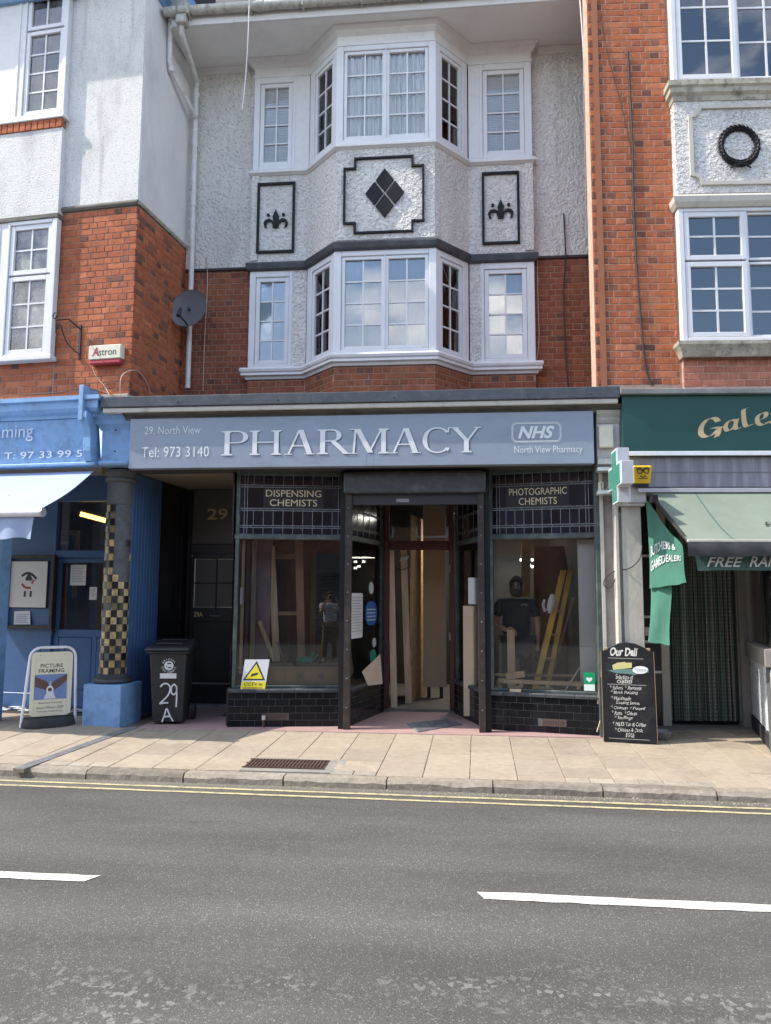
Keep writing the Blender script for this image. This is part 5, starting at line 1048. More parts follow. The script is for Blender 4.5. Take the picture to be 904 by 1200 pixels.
# recess of number 29
t = thing('flat_door', 'black panelled door with four frosted panes and gold numbers in the dark recess', 'door', (-3.45, 1.85, 0)); Y9 = 1.85
e0, e1 = P.p(223, 700, Y9)[0], P.p(284, 700, Y9)[0]; zfa, zfb = P.p(250, 570, Y9)[1], P.p(250, 636, Y9)[1]; zga, zgb = P.p(250, 655, Y9)[1], P.p(250, 712, Y9)[1]
g0, g1 = P.p(227, 700, Y9)[0], P.p(279, 700, Y9)[0]
mb = MB(); mb.box(P, e0-.06, e0, Y9-.04, Y9+.08, .03, 3.03); mb.box(P, e1, e1+.06, Y9-.04, Y9+.08, .03, 3.03); mb.box(P, e0, e1, Y9-.03, Y9+.08, zga+.05, zfb-.02); mb.box(P, e0, e1, Y9-.029, Y9+.08, zfa+.02, 3.03)
part('door_frame', mb, M['black_door'], t, bevel=.01)
part('fanlight', MB().box(P, e0, e1, Y9+.01, Y9+.02, zfb-.03, zfa+.03), M['doorlight'], t)
letters('29', P, P.p(243, 600, Y9)[0], P.p(267, 600, Y9)[0], P.p(250, 609, Y9)[1], P.p(250, 596, Y9)[1], Y9+.006, M['gold'], t, offset=.015)
mb = MB(); mb.box(P, e0+.002, g0, Y9, Y9+.045, .03, zga+.045); mb.box(P, g1, e1-.002, Y9, Y9+.045, .03, zga+.045); mb.box(P, g0, g1, Y9+.001, Y9+.045, zga, zga+.045); mb.box(P, (g0+g1)/2-.011, (g0+g1)/2+.011, Y9+.002, Y9+.03, zgb, zga); mb.box(P, g0, g1, Y9+.003, Y9+.03, (zga+zgb)/2-.011, (zga+zgb)/2+.011); mb.box(P, g0, g1, Y9+.001, Y9+.045, zgb-.20, zgb); mb.box(P, g0, g1, Y9+.012, Y9+.04, .10, zgb-.2); mb.box(P, g0, g1, Y9+.001, Y9+.045, .03, .22)
dr = part('door_leaf', mb, M['black_door'], t, bevel=.005)
for i in (0, 1):
    for j in (0, 1): part('door_pane', MB().box(P, g0+(g1-g0)*i/2+.008, g0+(g1-g0)*(i+1)/2-.008, Y9+.012, Y9+.02, zgb+(zga-zgb)*j/2+.008, zgb+(zga-zgb)*(j+1)/2-.008), M['doorlight'], dr)
zl_ = P.p(250, 721, Y9)[1]
part('letter_box', MB().tube([P.w(P.p(246, 720, Y9)[0], Y9-.002, zl_+.02), P.w(P.p(247, 720, Y9)[0], Y9-.02, zl_-.01), P.w(P.p(259, 720, Y9)[0], Y9-.02, zl_-.01), P.w(P.p(260, 720, Y9)[0], Y9-.002, zl_+.02)], .006, 6), M['lead'], dr)
letters('29A', P, P.p(227, 720, Y9)[0], P.p(238, 720, Y9)[0], P.p(230, 723, Y9)[1], P.p(230, 717, Y9)[1], Y9-.002, M['gold'], dr, offset=.02)
part('threshold', MB().box(P, e0-.06, e1+.06, Y9-.12, Y9+.0, .0, .035), M['lead'], t, bevel=.004)
part('weather_bar', MB().box(P, g0-.02, g1+.02, Y9-.02, Y9, .30, .315), M['lead'], dr)
part('step_bar', MB().slab(P, [(-3.02, .95), (-2.97, .95), (-3.02, 1.6), (-3.07, 1.6)], .003, .010), M['ink'], ps)
lw = thing('recess_wall', 'left side wall of the doorway recess, blue tongue and groove boards then black paint', 'wall', (-3.86, .9, 0))
ua, ub = P.p(152, 700, .30)[0], P.p(185, 700, 1.02)[0]; uc = P.p(222, 700, Y9)[0]
fa = Frame(ua, .30, math.degrees(math.atan2(.72, ub-ua))); fl = math.hypot(.72, ub-ua)
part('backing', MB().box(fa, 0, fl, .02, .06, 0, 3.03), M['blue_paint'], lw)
nb = 9
for i in range(nb): part('board', MB().box(fa, fl*i/nb+.0015, fl*(i+1)/nb-.0015, .0+random.uniform(0, .0015), .02, .0, 3.02), M['blue_paint'], lw, bevel=.002)
fb = Frame(ub, 1.02, math.degrees(math.atan2(Y9-1.02, uc-.05-ub))); fbl = math.hypot(Y9-1.02, uc-.05-ub)
part('black_wall', MB().box(fb, 0, fbl, .0, .05, 0, 3.03).box(fb, fbl-.35, fbl-.31, -.012, .0, .1, 3.0).box(fb, fbl-.22, fbl-.16, -.02, .0, 0, 3.0), M['black_door'], lw, bevel=.004)
part('bell_push', MB().box(P, uc-.10, uc-.07, Y9-.16, Y9-.13, 1.62, 1.70), M['plastic_cream'], lw, bevel=.006)
# right flank of the recess: side glazing of the left display window
s0 = SL.w(-.0, .05, 0); FL = Frame(s0.x-.02, s0.y, math.degrees(math.atan2(1.75, -.20)))
part('flank_panel', MB().box(Frame(s0.x-.03, s0.y+.0, 0), -.03, .0, .0, 1.6, 0, .44).box(Frame(s0.x-.03, s0.y, 0), -.03, .02, 1.55, 1.62, .44, 3.03).box(Frame(s0.x-.03, s0.y, 0), -.02, .0, .0, 1.55, 2.2, 3.03), M['black_door'], ps)
part('flank_glass', MB().box(Frame(s0.x-.03, s0.y, 0), -.015, -.009, .06, 1.55, .44, 2.2), M['glass_dim'], ps)
# mottled pier at the right end of the shop
pr = thing('party_pier', 'tall weathered grey and cream pier with peeling edges between the pharmacy and the butcher', 'pier', (1.68, .1, 0))
q0, q1 = P.p(701, 700, .12)[0], P.p(729, 700, .05)[0]
part('pier_body', MB().box(P, q0+.02, q1, .08, .5, 0, 3.02), M['pier_mottled'] if 'pier_mottled' in M else mat('pier_mottled', (.30, .30, .285), rough=.8, var=.25, vscale=5, dirt=.7, dirtcol=(.20, .13, .11), dscale=1.6, dpos=(.42, .6), bump=.003, bscale=20), pr, bevel=.006)
for a, b_, mt in ((q0-.02, q0+.03, 'window_green'), (q0+.03, q0+.075, 'old_cream'), (q1-.05, q1+.012, 'old_cream')): part('edge_strip', MB().box(P, a, b_, .055, .12, 0, 3.0), M[mt], pr, bevel=.006)
part('conduit_box', MB().box(P, q0+.02, q0+.075, .0, .06, 2.72, 2.82), M['plastic_cream'], pr, bevel=.006)
cable('conduit', 'small grey cable looping from the junction box to the green cross', P, [(705, 566, 0), (706, 574, 0), (711, 574, -.05), (716, 566, -.1)], 0, .008, M['lead'])
cable('looped_cable', 'thin dark cable looped across the mottled pier and the white pilaster', P, [(753, 640, -.06), (750, 655, -.06), (738, 666, -.05), (722, 669, .03), (711, 676, .03), (708, 685, .03), (714, 689, .03), (721, 680, .03), (723, 669, .03)], 0, .006, M['cable_dark'])
# ------------------------------------------------------------------ the name board
x0, z1 = P.p(153, 491, -.13); x1, z0 = P.p(697, 543, -.13)
sg = thing('pharmacy_sign', 'long grey blue signboard lettered PHARMACY with a white logo at its right end', 'sign', (x0, -.13, z0))
part('board', MB().box(P, x0, x1, -.13, -.005, z0, z1), M['sign_grey'], sg, bevel=.004)
part('streak', MB().box(P, -1.07, -1.066, -.1313, -.129, z0+.004, z1-.004).box(P, -.99, -.987, -.1313, -.129, z0+.004, z1-.004), M['pale_blue'], sg)
BY_ = -.1335
def srf(px, py): return P.p(px, py, BY_)
# roman capitals drawn with thick and thin strokes and bracketed serifs, in a box one unit high
def glyph(ch):
    T, t = .135, .045; pl = []
    def stem(x, w_=T, z0=0, z1=1, s0=True, s1=True, e=.085):
        pl.append([(x, z0), (x+w_, z0), (x+w_, z1), (x, z1)])
        if s0: pl.append([(x-e, z0), (x+w_+e, z0), (x+w_+e, z0+.03), (x+w_, z0+.075), (x, z0+.075), (x-e, z0+.03)])
        if s1: pl.append([(x-e, z1), (x-e, z1-.03), (x, z1-.075), (x+w_, z1-.075), (x+w_+e, z1-.03), (x+w_+e, z1)])
    def arc(cx, cz, rx, rz, a0, a1, tmax, tmin, n=18):
        o, i = [], []
        for k in range(n+1):
            a = rad(a0+(a1-a0)*k/n); th = tmin+(tmax-tmin)*abs(math.cos(a))**1.3
            o.append((cx+rx*math.cos(a), cz+rz*math.sin(a))); i.append((cx+(rx-th)*math.cos(a), cz+(rz-min(th, tmin*1.15))*math.sin(a)))
        for k in range(n): pl.append([o[k], o[k+1], i[k+1], i[k]])
    def dia(x0, z0, x1, z1, w_): pl.append([(x0, z0), (x0+w_, z0), (x1+w_, z1), (x1, z1)])
    def ser(x, z, w_, e=.08): pl.append([(x-e, z), (x+w_+e, z), (x+w_+e, z+.032), (x-e, z+.032)])
    if ch == 'P': stem(.10); arc(.42, .745, .30, .255, -90, 90, T, t); pl += [[(.23, 1-t), (.42, 1-t), (.42, 1), (.23, 1)], [(.23, .49), (.42, .49), (.42, .49+t), (.23, .49+t)]]; wd = .74
    if ch == 'H': stem(.10); stem(.72); pl.append([(.235, .49), (.72, .49), (.72, .49+t*1.1), (.235, .49+t*1.1)]); wd = .98
    if ch == 'A': dia(.10, 0, .40, .98, t*1.25); dia(.66, 0, .40, 1.0, T*1.15); pl.append([(.22, .33), (.62, .33), (.62, .33+t), (.22, .33+t)]); ser(.10, 0, t*1.2, .085); ser(.66, 0, T*1.1, .075); wd = .92
    if ch == 'R': stem(.10); arc(.40, .755, .27, .245, -90, 90, T, t); pl += [[(.23, 1-t), (.40, 1-t), (.40, 1), (.23, 1)], [(.23, .51), (.40, .51), (.40, .51+t), (.23, .51+t)]]; dia(.70, .03, .36, .53, T*1.15); pl.append([(.70, .0), (.97, .0), (.97, .03), (.85, .045), (.70, .04)]); wd = .93
    if ch == 'M': dia(.08, 0, .14, 1, t*1.25); dia(.50, .04, .14, 1, T*1.2); dia(.52, .04, .86, 1, t*1.2); stem(.88, T); ser(.08, 0, t*1.2); ser(.02, .968, .16, .03); wd = 1.12
    if ch == 'C': arc(.50, .5, .42, .515, 38, 322, T, t, 30); pl += [[(.80, .80), (.84, .80), (.84, 1.0), (.80, 1.0)], [(.80, .05), (.86, .19), (.83, .20), (.76, .11)]]; wd = .92
    if ch == 'Y': stem(.40, T, 0, .5, True, False); dia(.41, .46, .07, 1, T*1.1); dia(.47, .46, .76, 1, t*1.3); ser(.06, .968, T); ser(.76, .968, t*1.2, .07); wd = .90
    return pl, wd
def serif_word(word, spans, z0, z1, parent):
    for ch, (a, b_) in zip(word, spans):
        pl, wd = glyph(ch)
        for dx, dz, y, mt, gr in ((.010, -.008, BY_-.0005, 'sign_dark', 0), (.004, -.003, BY_-.0015, 'sign_grey', 0), (0, 0, BY_-.003, 'sign_white', 0)):
            mb = MB()
            for k, p_ in enumerate(pl): 
                q = [(a+u*(b_-a)/wd+dx, z0+v*(z1-z0)+dz) for u, v in p_]
                if sum(q[i-1][0]*q[i][1]-q[i][0]*q[i-1][1] for i in range(len(q))) < 0: q = q[::-1]
                mb.add([P.w(u, y-.00004*k, v) for u, v in q], [tuple(range(len(q)))])
            part('letter' if mt == 'sign_white' else 'letter_edge', mb, M[mt], parent)
zt_, zb_ = srf(400, 503)[1], srf(400, 532)[1]
px = [(259, 292), (292, 332), (333, 371), (371, 412), (410, 457), (456, 495), (492, 530), (527, 565)]
serif_word('PHARMACY', [(srf(a, 515)[0], srf(b_, 515)[0]) for a, b_ in px], zb_, zt_, sg)
def sl_(body, x0, y0, x1, y1, mt='sign_white', **k):
    a, c = srf(x0, y0), srf(x1, y1); return letters(body, P, a[0], c[0], c[1], a[1], BY_-.002, M[mt], sg, **k)
sl_('29, North View', 170, 500, 235, 509.5, offset=-.006); sl_('Tel: 973 3140', 166, 524, 245, 535); sl_('North View Pharmacy', 603, 523, 683, 532.5, offset=-.002)
sl_('NHS', 607, 499.5, 650, 513.5, shear=.3, offset=.035)
a, c = srf(601, 496.5), srf(657, 516.5); mb = MB(); rr_ = .05; o = []
for cxq, czq, a0 in ((a[0]+rr_, a[1]-rr_, 90), (a[0]+rr_, c[1]+rr_, 180), (c[0]-rr_, c[1]+rr_, 270), (c[0]-rr_, a[1]-rr_, 0)): o += [(cxq+rr_*math.cos(rad(a0+k*18)), czq+rr_*math.sin(rad(a0+k*18))) for k in range(6)]
ribbon(mb, P.w, o+[o[0]], .009, BY_-.002); ribbon(mb, P.w, [((u-(a[0]+c[0])/2)*1.05+(a[0]+c[0])/2, (v-(a[1]+c[1])/2)*1.12+(a[1]+c[1])/2) for u, v in o+[o[0]]], .004, BY_-.002); part('logo_border', mb, M['sign_white'], sg)
# ================================================================== right building
rb = thing('right_building', 'right hand building of orange red brick with white bay windows and a wreath panel', 'building', tuple(R.w(1, .3, 0)))
RX1 = 4.2; BXR = .945; BYR = -.12
rz0 = 3.84
part('wall', MB().box(R, .012, BXR+.1, .006, .3, 3.7, 11.5), M['mortar_pale'], rb)
part('wall', MB().box(R, BXR+.1, RX1, .03, .3, 3.7, 4.5), M['mortar_pale'], rb)
# terracotta coloured return edge
v0, v1 = R.w(-.004, -.003, 0), Vector((1.765, 1.36, 0)); d = v0-v1; RS = Frame(v1.x, v1.y, math.degrees(math.atan2(d.y, d.x)))
rsl = math.hypot(d.x, d.y)
part('return_wall', MB().box(RS, 0, rsl-.014, -.0, .12, 3.7, 11.5), M['terracotta'], rb)
pc = Pieces('brick', rb, M['brick_right'])
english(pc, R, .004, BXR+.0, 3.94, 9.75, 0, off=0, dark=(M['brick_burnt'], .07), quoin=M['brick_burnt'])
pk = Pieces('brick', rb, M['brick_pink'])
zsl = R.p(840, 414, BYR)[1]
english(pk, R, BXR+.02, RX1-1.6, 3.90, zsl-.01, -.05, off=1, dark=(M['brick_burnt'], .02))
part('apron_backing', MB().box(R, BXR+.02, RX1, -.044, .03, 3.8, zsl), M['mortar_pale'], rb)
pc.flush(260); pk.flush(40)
def bar(nm, mt, a, b_, e=0.0, x0=BXR, prof=None, **k): return part(nm, MB().box(R, x0-e, RX1, BYR-e, .05, a, b_), M[mt], rb, **k)
z = lambda py: R.p(830, py, BYR)[1]
part('sill', MB().sweep([(BXR, .05), (BXR, BYR), (RX1, BYR)], [(-.02, z(418)), (.01, z(418)), (.03, z(412)), (.05, z(408)), (.07, z(405)), (.07, z(401)), (-.02, z(400))][::-1], R), M['stone'], rb)
part('head_moulding', MB().sweep([(BXR, .05), (BXR, BYR), (RX1, BYR)], [(-.02, z(243)), (.02, z(243)), (.05, z(238)), (.06, z(232)), (.04, z(229)), (-.02, z(226))][::-1], R), M['old_cream'], rb)
part('sill', MB().sweep([(BXR, .05), (BXR, BYR), (RX1, BYR)], [(-.02, z(118)), (.01, z(118)), (.02, z(113)), (.05, z(110)), (.055, z(105)), (.075, z(103)), (.075, z(97)), (-.02, z(96))][::-1], R), M['stone'], rb)
bar('apron_wall', 'roughcast_rich', z(226), z(118), -.0)
# moulded panel with scooped corners, and its wreath
xa, xb = R.p(810, 170, BYR)[0], 3.05; za, zb2 = z(219)+.04, z(124)-.02; cq = .11; cxm = 1.985-.02
xc = R.p(866, 171, BYR)[0]; zc = R.p(866, 171, BYR)[1]; xb = 2*xc-xa
o = []
for (qx, qz, a0) in ((xa, zb2, 0), (xa, za, 90), (xb, za, 180), (xb, zb2, 270)): o += [(qx+cq*math.cos(rad(a0-15*k)), qz+cq*math.sin(rad(a0-15*k))) for k in range(7)]
mb = MB()
for k in range(len(o)):
    p_, q = o[k], o[(k+1) % len(o)]; dx, dz = q[0]-p_[0], q[1]-p_[1]; l = math.hypot(dx, dz); nx, nz = -dz/l*.022, dx/l*.022
    mb.prism(R, [(p_[0]-nx-dx*.02, p_[1]-nz-dz*.02), (q[0]-nx+dx*.02, q[1]-nz+dz*.02), (q[0]+nx+dx*.02, q[1]+nz+dz*.02), (p_[0]+nx-dx*.02, p_[1]+nz-dz*.02)], BYR-.024-(k % 2)*.0008, BYR+.01)
part('panel_moulding', mb, M['old_cream'], rb)
wr = MB(); rr = random.Random(2)
for row, (rad_, yo) in enumerate(((.178, -.012), (.205, -.028), (.232, -.012))):     # overlapping laurel leaves
    for k in range(30):
        a = 2*math.pi*(k+row*.5)/30; dr = rr.uniform(-.004, .004); tx, tz = -math.sin(a), math.cos(a); px2, pz2 = xc+(rad_+dr)*math.cos(a), zc+(rad_+dr)*1.06*math.sin(a)
        q = lambda u, v, y: R.w(px2+tx*u+math.cos(a)*v, BYR+yo+y, pz2+tz*u+math.sin(a)*v)
        wr.add([q(-.030, 0, .01), q(0, -.017, .004), q(.034, .008*(row-1), -.012), q(0, .017, .004), q(0, 0, -.014)], [(0, 1, 4), (1, 2, 4), (2, 3, 4), (3, 0, 4)])
wr.lathe(R.w(xc, BYR-.006, zc), [(.165, 0), (.245, 0), (.245, .012), (.165, .012), (.165, 0)], 36, tuple(-R.y)) if False else None
mbr = MB(); n = 40; vs = []
for k in range(n):
    a = 2*math.pi*k/n
    for j_ in range(6): b_ = 2*math.pi*j_/6; r2 = .205+.034*math.cos(b_); vs.append(R.w(xc+r2*math.cos(a), BYR-.010-.016*math.sin(b_), zc+r2*1.06*math.sin(a)))
wr.add(vs, [(k*6+q, ((k+1) % n)*6+q, ((k+1) % n)*6+(q+1) % 6, k*6+(q+1) % 6) for k in range(n) for q in range(6)])
part('wreath', wr, M['black_paint'], rb)
mb = MB()
for q in (-1, 1): mb.tube([R.w(xc, BYR-.03, zc-.235), R.w(xc+.06*q, BYR-.035, zc-.25), R.w(xc+.12*q, BYR-.03, zc-.285)], [.02, .015, .008], 6)
part('ribbon', mb, M['black_paint'], rb)
# windows
za0, zt0 = z(400), z(243); lx = R.p(793, 320, BYR)[0]; mx_ = R.p(867, 320, BYR)[0]
tot = RX1-BXR; zsplit = z(306)
def rwin(z0, z1, cells):
    f = part('window', MB().box(R, BXR, BXR+.06, BYR, BYR+.1, z0, z1).box(R, BXR+.06, RX1, BYR+.001, BYR+.1, z0, z0+.05).box(R, BXR+.06, RX1, BYR+.001, BYR+.1, z1-.045, z1), M['upvc'], rb, bevel=.006)
    x = BXR+.06; wds = [.70, .70, .62, .62]
    for k, w_ in enumerate(wds):
        for a, b_, c, r_ in cells:
            s_ = .058 if k % 2 == 0 else .03
            casement(f, R, x+.004, x+w_-.004, z0+.05+(z1-z0-.095)*a+.003, z0+.05+(z1-z0-.095)*b_-.003, BYR+(.006 if k % 2 == 0 else .03), c, r_, sash=s_, bar=.022, gmat=M['glass_blue'])
        part('mullion', MB().box(R, x+w_-.012, x+w_+.012, BYR+.01, BYR+.1, z0+.05, z1-.045), M['upvc'], f)
        x += w_
rwin(za0, zt0, [(0, .60, 2, 3), (.61, 1, 2, 2)])
rwin(z(96), 9.9, [(0, 1, 2, 5)])
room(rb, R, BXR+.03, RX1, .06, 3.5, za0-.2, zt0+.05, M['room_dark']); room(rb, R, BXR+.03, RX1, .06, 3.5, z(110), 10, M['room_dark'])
# small things seen behind the lower right glass
t = thing('round_ornament', 'pale round plate standing on the sill inside the lower right window', 'ornament', tuple(R.w(2.03, .1, za0)))
cxo, czo = R.p(895, 382, .1); part('plate', MB().lathe(R.w(cxo, .12, czo), [(.001, 0), (.12, .01), (.13, .02), (.12, .025), (.001, .012)], 28, tuple(-R.y)), M['blind'], t, smooth=50)
t = thing('house_plant', 'leafy house plant on the sill inside the lower right window', 'plant', tuple(R.w(1.3, .12, za0)))
mb = MB(); rr = random.Random(5)
for k in range(60):
    a = R.w(rr.uniform(1.10, 1.62), rr.uniform(.08, .2), za0+rr.uniform(.02, .34)); d1 = Vector((rr.uniform(-1, 1), rr.uniform(-.3, .3), rr.uniform(-.2, 1))).normalized()*rr.uniform(.05, .09); d2 = d1.cross(Vector((0, 1, 0))).normalized()*.014
    mb.add([a, a+d1*.5+d2, a+d1, a+d1*.5-d2], [(0, 1, 2, 3)])
part('foliage', mb, mat('leaf', (.06, .11, .05), rough=.6, rnd=.4), t)
cable('brick_cable', 'dark cable clipped down the tall orange brick pier', R, [(736, 60), (740, 130), (742, 180), (743, 240), (747, 320), (752, 380), (757, 430), (766, 452)], -.012, .011, M['cable_dark'])
cable('brick_cable', 'thin dark wires fanning down the top of the tall orange brick pier', R, [(702, 0), (712, 60), (728, 120), (738, 165), (742, 185)], -.010, .005, M['cable_dark'])
part('lead_flashing', MB().box(R, .20, RX1, -.26, .0, R.p(800, 461, -.26)[1], R.p(800, 455, -.26)[1]), M['lead'], rb, bevel=.005)
# ================================================================== butcher's shop
bs = thing('butcher_shopfront', "butcher's shop front with grey shutter housing, pale pilaster and white tiled window base", 'shopfront', tuple(R.w(1, .5, 0)))
fy = -.20; fx0, fz1 = R.p(729, 462, fy); _, fz0 = R.p(729, 529, fy)
part('fascia_side', MB().box(R, fx0, RX1, fy+.02, .3, fz0-.01, fz1+.0), M['green_sign'], bs)
sx, sz1 = R.p(735, 535, -.14); _, sz0 = R.p(735, 571, -.14)
part('shutter_housing', MB().box(R, sx, RX1, -.14, .3, sz0, sz1), M['grey_metal'], bs, bevel=.008)
part('housing_rib', MB().box(R, sx, RX1, -.146, -.14, (sz0+sz1)/2-.01, (sz0+sz1)/2), M['lead'], bs)
rx0, rz1_ = R.p(748, 572, -.16); part('rail', MB().box(R, rx0, RX1, -.17, .2, R.p(748, 577, -.16)[1], rz1_), M['alu'], bs, bevel=.004)
# pilaster and its capital
p0, p1 = R.p(730, 650, -.03)[0], R.p(753, 650, -.03)[0]; ca = R.p(740, 563, -.12)[1]; cb = R.p(740, 589, -.12)[1]
part('capital', MB().box(R, p0-.03, p1+.04, -.12, .3, cb, ca+.1).box(R, p0-.04, p1+.03, -.10, .3, cb-.03, cb-.001), M['pier_paint'], bs, bevel=.006)
part('pilaster', MB().box(R, p0, p1, -.03, .4, .0, cb-.03), M['old_cream'], bs, bevel=.006)
part('downpipe_slot', MB().box(R, p0-.035, p0-.005, -.02, .1, 0, cb-.1), M['lead'], bs); part('pilaster_edge', MB().box(R, p0-.075, p0-.037, -.045, .1, .0, cb-.0), M['old_cream'], bs, bevel=.004)
# recessed doorway
Yd = .90; d0, d1 = R.p(785, 750, Yd)[0], R.p(866, 750, Yd)[0]
part('door_post', MB().box(R, d0-.11, d0-.01, Yd-.02, Yd+.1, .0, 2.9), M['old_cream'], bs, bevel=.006); part('door_post', MB().box(R, d1+.0, d1+.10, Yd-.05, Yd+.1, .0, 2.9), mat('taupe', (.27, .24, .215), rough=.6, var=.15, vscale=5), bs, bevel=.006)
part('side_panel', MB().box(R, p1-.02, d0-.11, Yd, Yd+.05, 0, 2.9), M['black_door'], bs)
for zz in (.62, .98, 1.28, 2.02): part('side_rail', MB().box(R, p1, d0-.11, Yd-.02, Yd, zz, zz+.03), M['white_timber'], bs)
part('notice_frame', MB().box(R, d0-.33, d0-.13, Yd-.03, Yd-.005, 1.04, 1.2), M['ink'], bs); part('notice', MB().box(R, d0-.30, d0-.16, Yd-.034, Yd-.03, 1.07, 1.17), M['blind'], bs)
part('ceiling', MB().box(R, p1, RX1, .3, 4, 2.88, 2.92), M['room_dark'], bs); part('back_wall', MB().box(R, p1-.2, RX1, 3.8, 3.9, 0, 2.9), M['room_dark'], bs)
struct('doorway_floor', MB().slab(R, [(p1-.25, .55), (3.4, .80), (3.4, 3.8), (p1-.25, 3.8)], -.05, .003), M['concrete'])
# bead curtain
bc = thing('bead_curtain', 'green and brown bead strand curtain filling the butcher doorway', 'curtain', tuple(R.w((d0+d1)/2, Yd, 0)))
part('rail', MB().box(R, d0-.01, d1, Yd+.0, Yd+.03, 2.62, 2.66), M['alu'], bc)
rr = random.Random(9); st = [MB() for _ in range(4)]; nst = 90
for k in range(nst):
    x = d0+(d1-d0)*(k+.5)/nst+rr.uniform(-.002, .002); yy = Yd+.015+rr.uniform(-.012, .012)+.03*math.sin(k*.62+1.3*math.sin(k*.21)); mb = st[rr.choice((0, 0, 1, 2, 2, 3))]
    zz = 2.62; nbd = 58; hb = (2.62-.06)/nbd; sw = rr.uniform(-.004, .004)
    for j in range(nbd):
        z1 = 2.62-j*hb; z0 = z1-hb*.9; xx = x+sw*math.sin(j*.08+k); r_ = .0058
        q = [R.w(xx+a, yy+b_, zq) for zq in (z0, z1) for a, b_ in ((-r_, 0), (0, -r_), (r_, 0))]
        mb.add(q, [(0, 1, 4, 3), (1, 2, 5, 4)])
part('bead_strand', st[0], M['bead_green'], bc, kind='stuff'); [part('bead_strand', st[q], M[n_], bc, kind='stuff') for q, n_ in ((1, 'bead_brown'), (2, 'bead_dark'), (3, 'bead_pale'))]
part('dark_door', MB().box(R, d0-.02, d1+.02, Yd+.12, Yd+.16, 0, 2.8), M['black_door'], bc) if False else part('inner_door', MB().box(R, d0-.02, d1+.02, Yd+.14, Yd+.18, 0, 2.8), mat('dark_green', (.012, .02, .016), rough=.7), bs)
# shop window with its white tiled base, splayed toward the street
g0 = R.w(d1+.10, Yd-.05, 0); ge = Vector((R.w(*R.g(908, 884, 0), 0).x, R.w(*R.g(908, 884, 0), 0).y, 0)); dd = ge-g0; WF = Frame(g0.x, g0.y, math.degrees(math.atan2(dd.y, dd.x))); wl_ = math.hypot(dd.x, dd.y)
ge_x, ge_y = R.g(908, 884, 0)
wb = part('window_base', MB().box(WF, 0, wl_, .015, .12, 0, .95).box(R, R.g(908, 884, 0)[0], RX1, R.g(908, 884, 0)[1]+.0, R.g(908, 884, 0)[1]+.1, .0, .95), M['tile_joint'], bs)
q = Pieces('wall_tile', wb if False else bs, M['white_tile'], .014)
for r_ in range(8):
    x = -(r_ % 2)*.075
    while x < wl_-.01:
        a, b_ = max(0, x), min(wl_, x+.15)-.004
        if b_-a > .01: q.add(WF, a, 0, .165+r_*.082, b_-a, .078)
        x += .15
    x = R.g(908, 884, 0)[0]-(r_ % 2)*.075; yq = R.g(908, 884, 0)[1]
    while x < 2.7: q.add(R, max(x, R.g(908, 884, 0)[0]), yq-.014, .165+r_*.082, min(x+.15, 2.7)-max(x, R.g(908, 884, 0)[0])-.004, .078); x += .15
q.flush()
part('plinth', MB().box(WF, -.0, wl_, -.012, .05, 0, .15), M['ink'], bs); part('plinth', MB().box(R, R.g(908, 884, 0)[0], RX1, R.g(908, 884, 0)[1]-.03, R.g(908, 884, 0)[1]+.05, 0, .15), M['ink'], bs)
part('sun_line_strip', MB().box(WF, wl_*.72, wl_*.72+.022, -.010, .0, .0, .92), M['alu'], bs)  # bright strip added in place of a line of sunlight on the tiles
part('window_sill', MB().box(WF, -.02, wl_+.03, -.05, .2, .84, 1.02), M['taupe'], bs, bevel=.008)
part('shop_glass', MB().box(WF, 0, wl_, .03, .036, 1.0, 2.30), M['glass_dim'], bs)
part('end_wall', MB().box(R, RX1-.02, RX1+.1, -.0, 3.9, 0, 3.9), M['room_mid'], bs); part('front_glass', MB().box(R, ge_x+.03, RX1-.03, ge_y+.03, ge_y+.036, .95, 2.30), M['glass_dim'], bs)
part('window_post', MB().box(WF, -.02, .04, -.01, .08, 1.0, 2.9), M['taupe'], bs, bevel=.004)
t = thing('meat_counter', 'dim refrigerated counter with cool lamps inside the butcher window', 'counter', tuple(R.w(2.4, 1.6, 0)))
part('cabinet', MB().box(R, 2.05, 3.6, 1.7, 2.4, 0, 1.15), M['grey_metal'], t, bevel=.02); part('tray', MB().box(R, 2.1, 3.5, 1.66, 2.1, 1.152, 1.19), mat('meat', (.16, .03, .025), rough=.4, var=.5, vscale=14), t)
for zz in (1.45, 1.8): part('glass_shelf', MB().box(R, 2.05, 3.6, 1.75, 2.2, zz, zz+.015), M['alu'], t)
for k, (a, b_) in enumerate(((886, 727), (902, 729), (890, 739))):
    xx, zz = R.p(a, b_, 1.72); part('lamp_tube', MB().box(R, xx-.03, xx+.10, 1.70, 1.73, zz, zz+.02), M['lamp_cool'], t)
t = thing('scales', 'weighing scales on the shelf behind the butcher window', 'scales', tuple(R.w(2.2, 1.4, 1.8)))
xx, zz = R.p(892, 686, 1.5); part('scale_body', MB().box(R, xx-.06, xx+.08, 1.5, 1.6, zz-.1, zz+.0), M['grey_metal'], t, bevel=.01); part('pan', MB().lathe(R.w(xx, 1.53, zz+.03), [(.03, 0), (.08, .02), (.085, .025), (.001, .02)], 16), M['alu'], t); part('shelf', MB().box(R, xx-.3, 3.5, 1.45, 1.7, zz-.13, zz-.1), M['alu'], t)
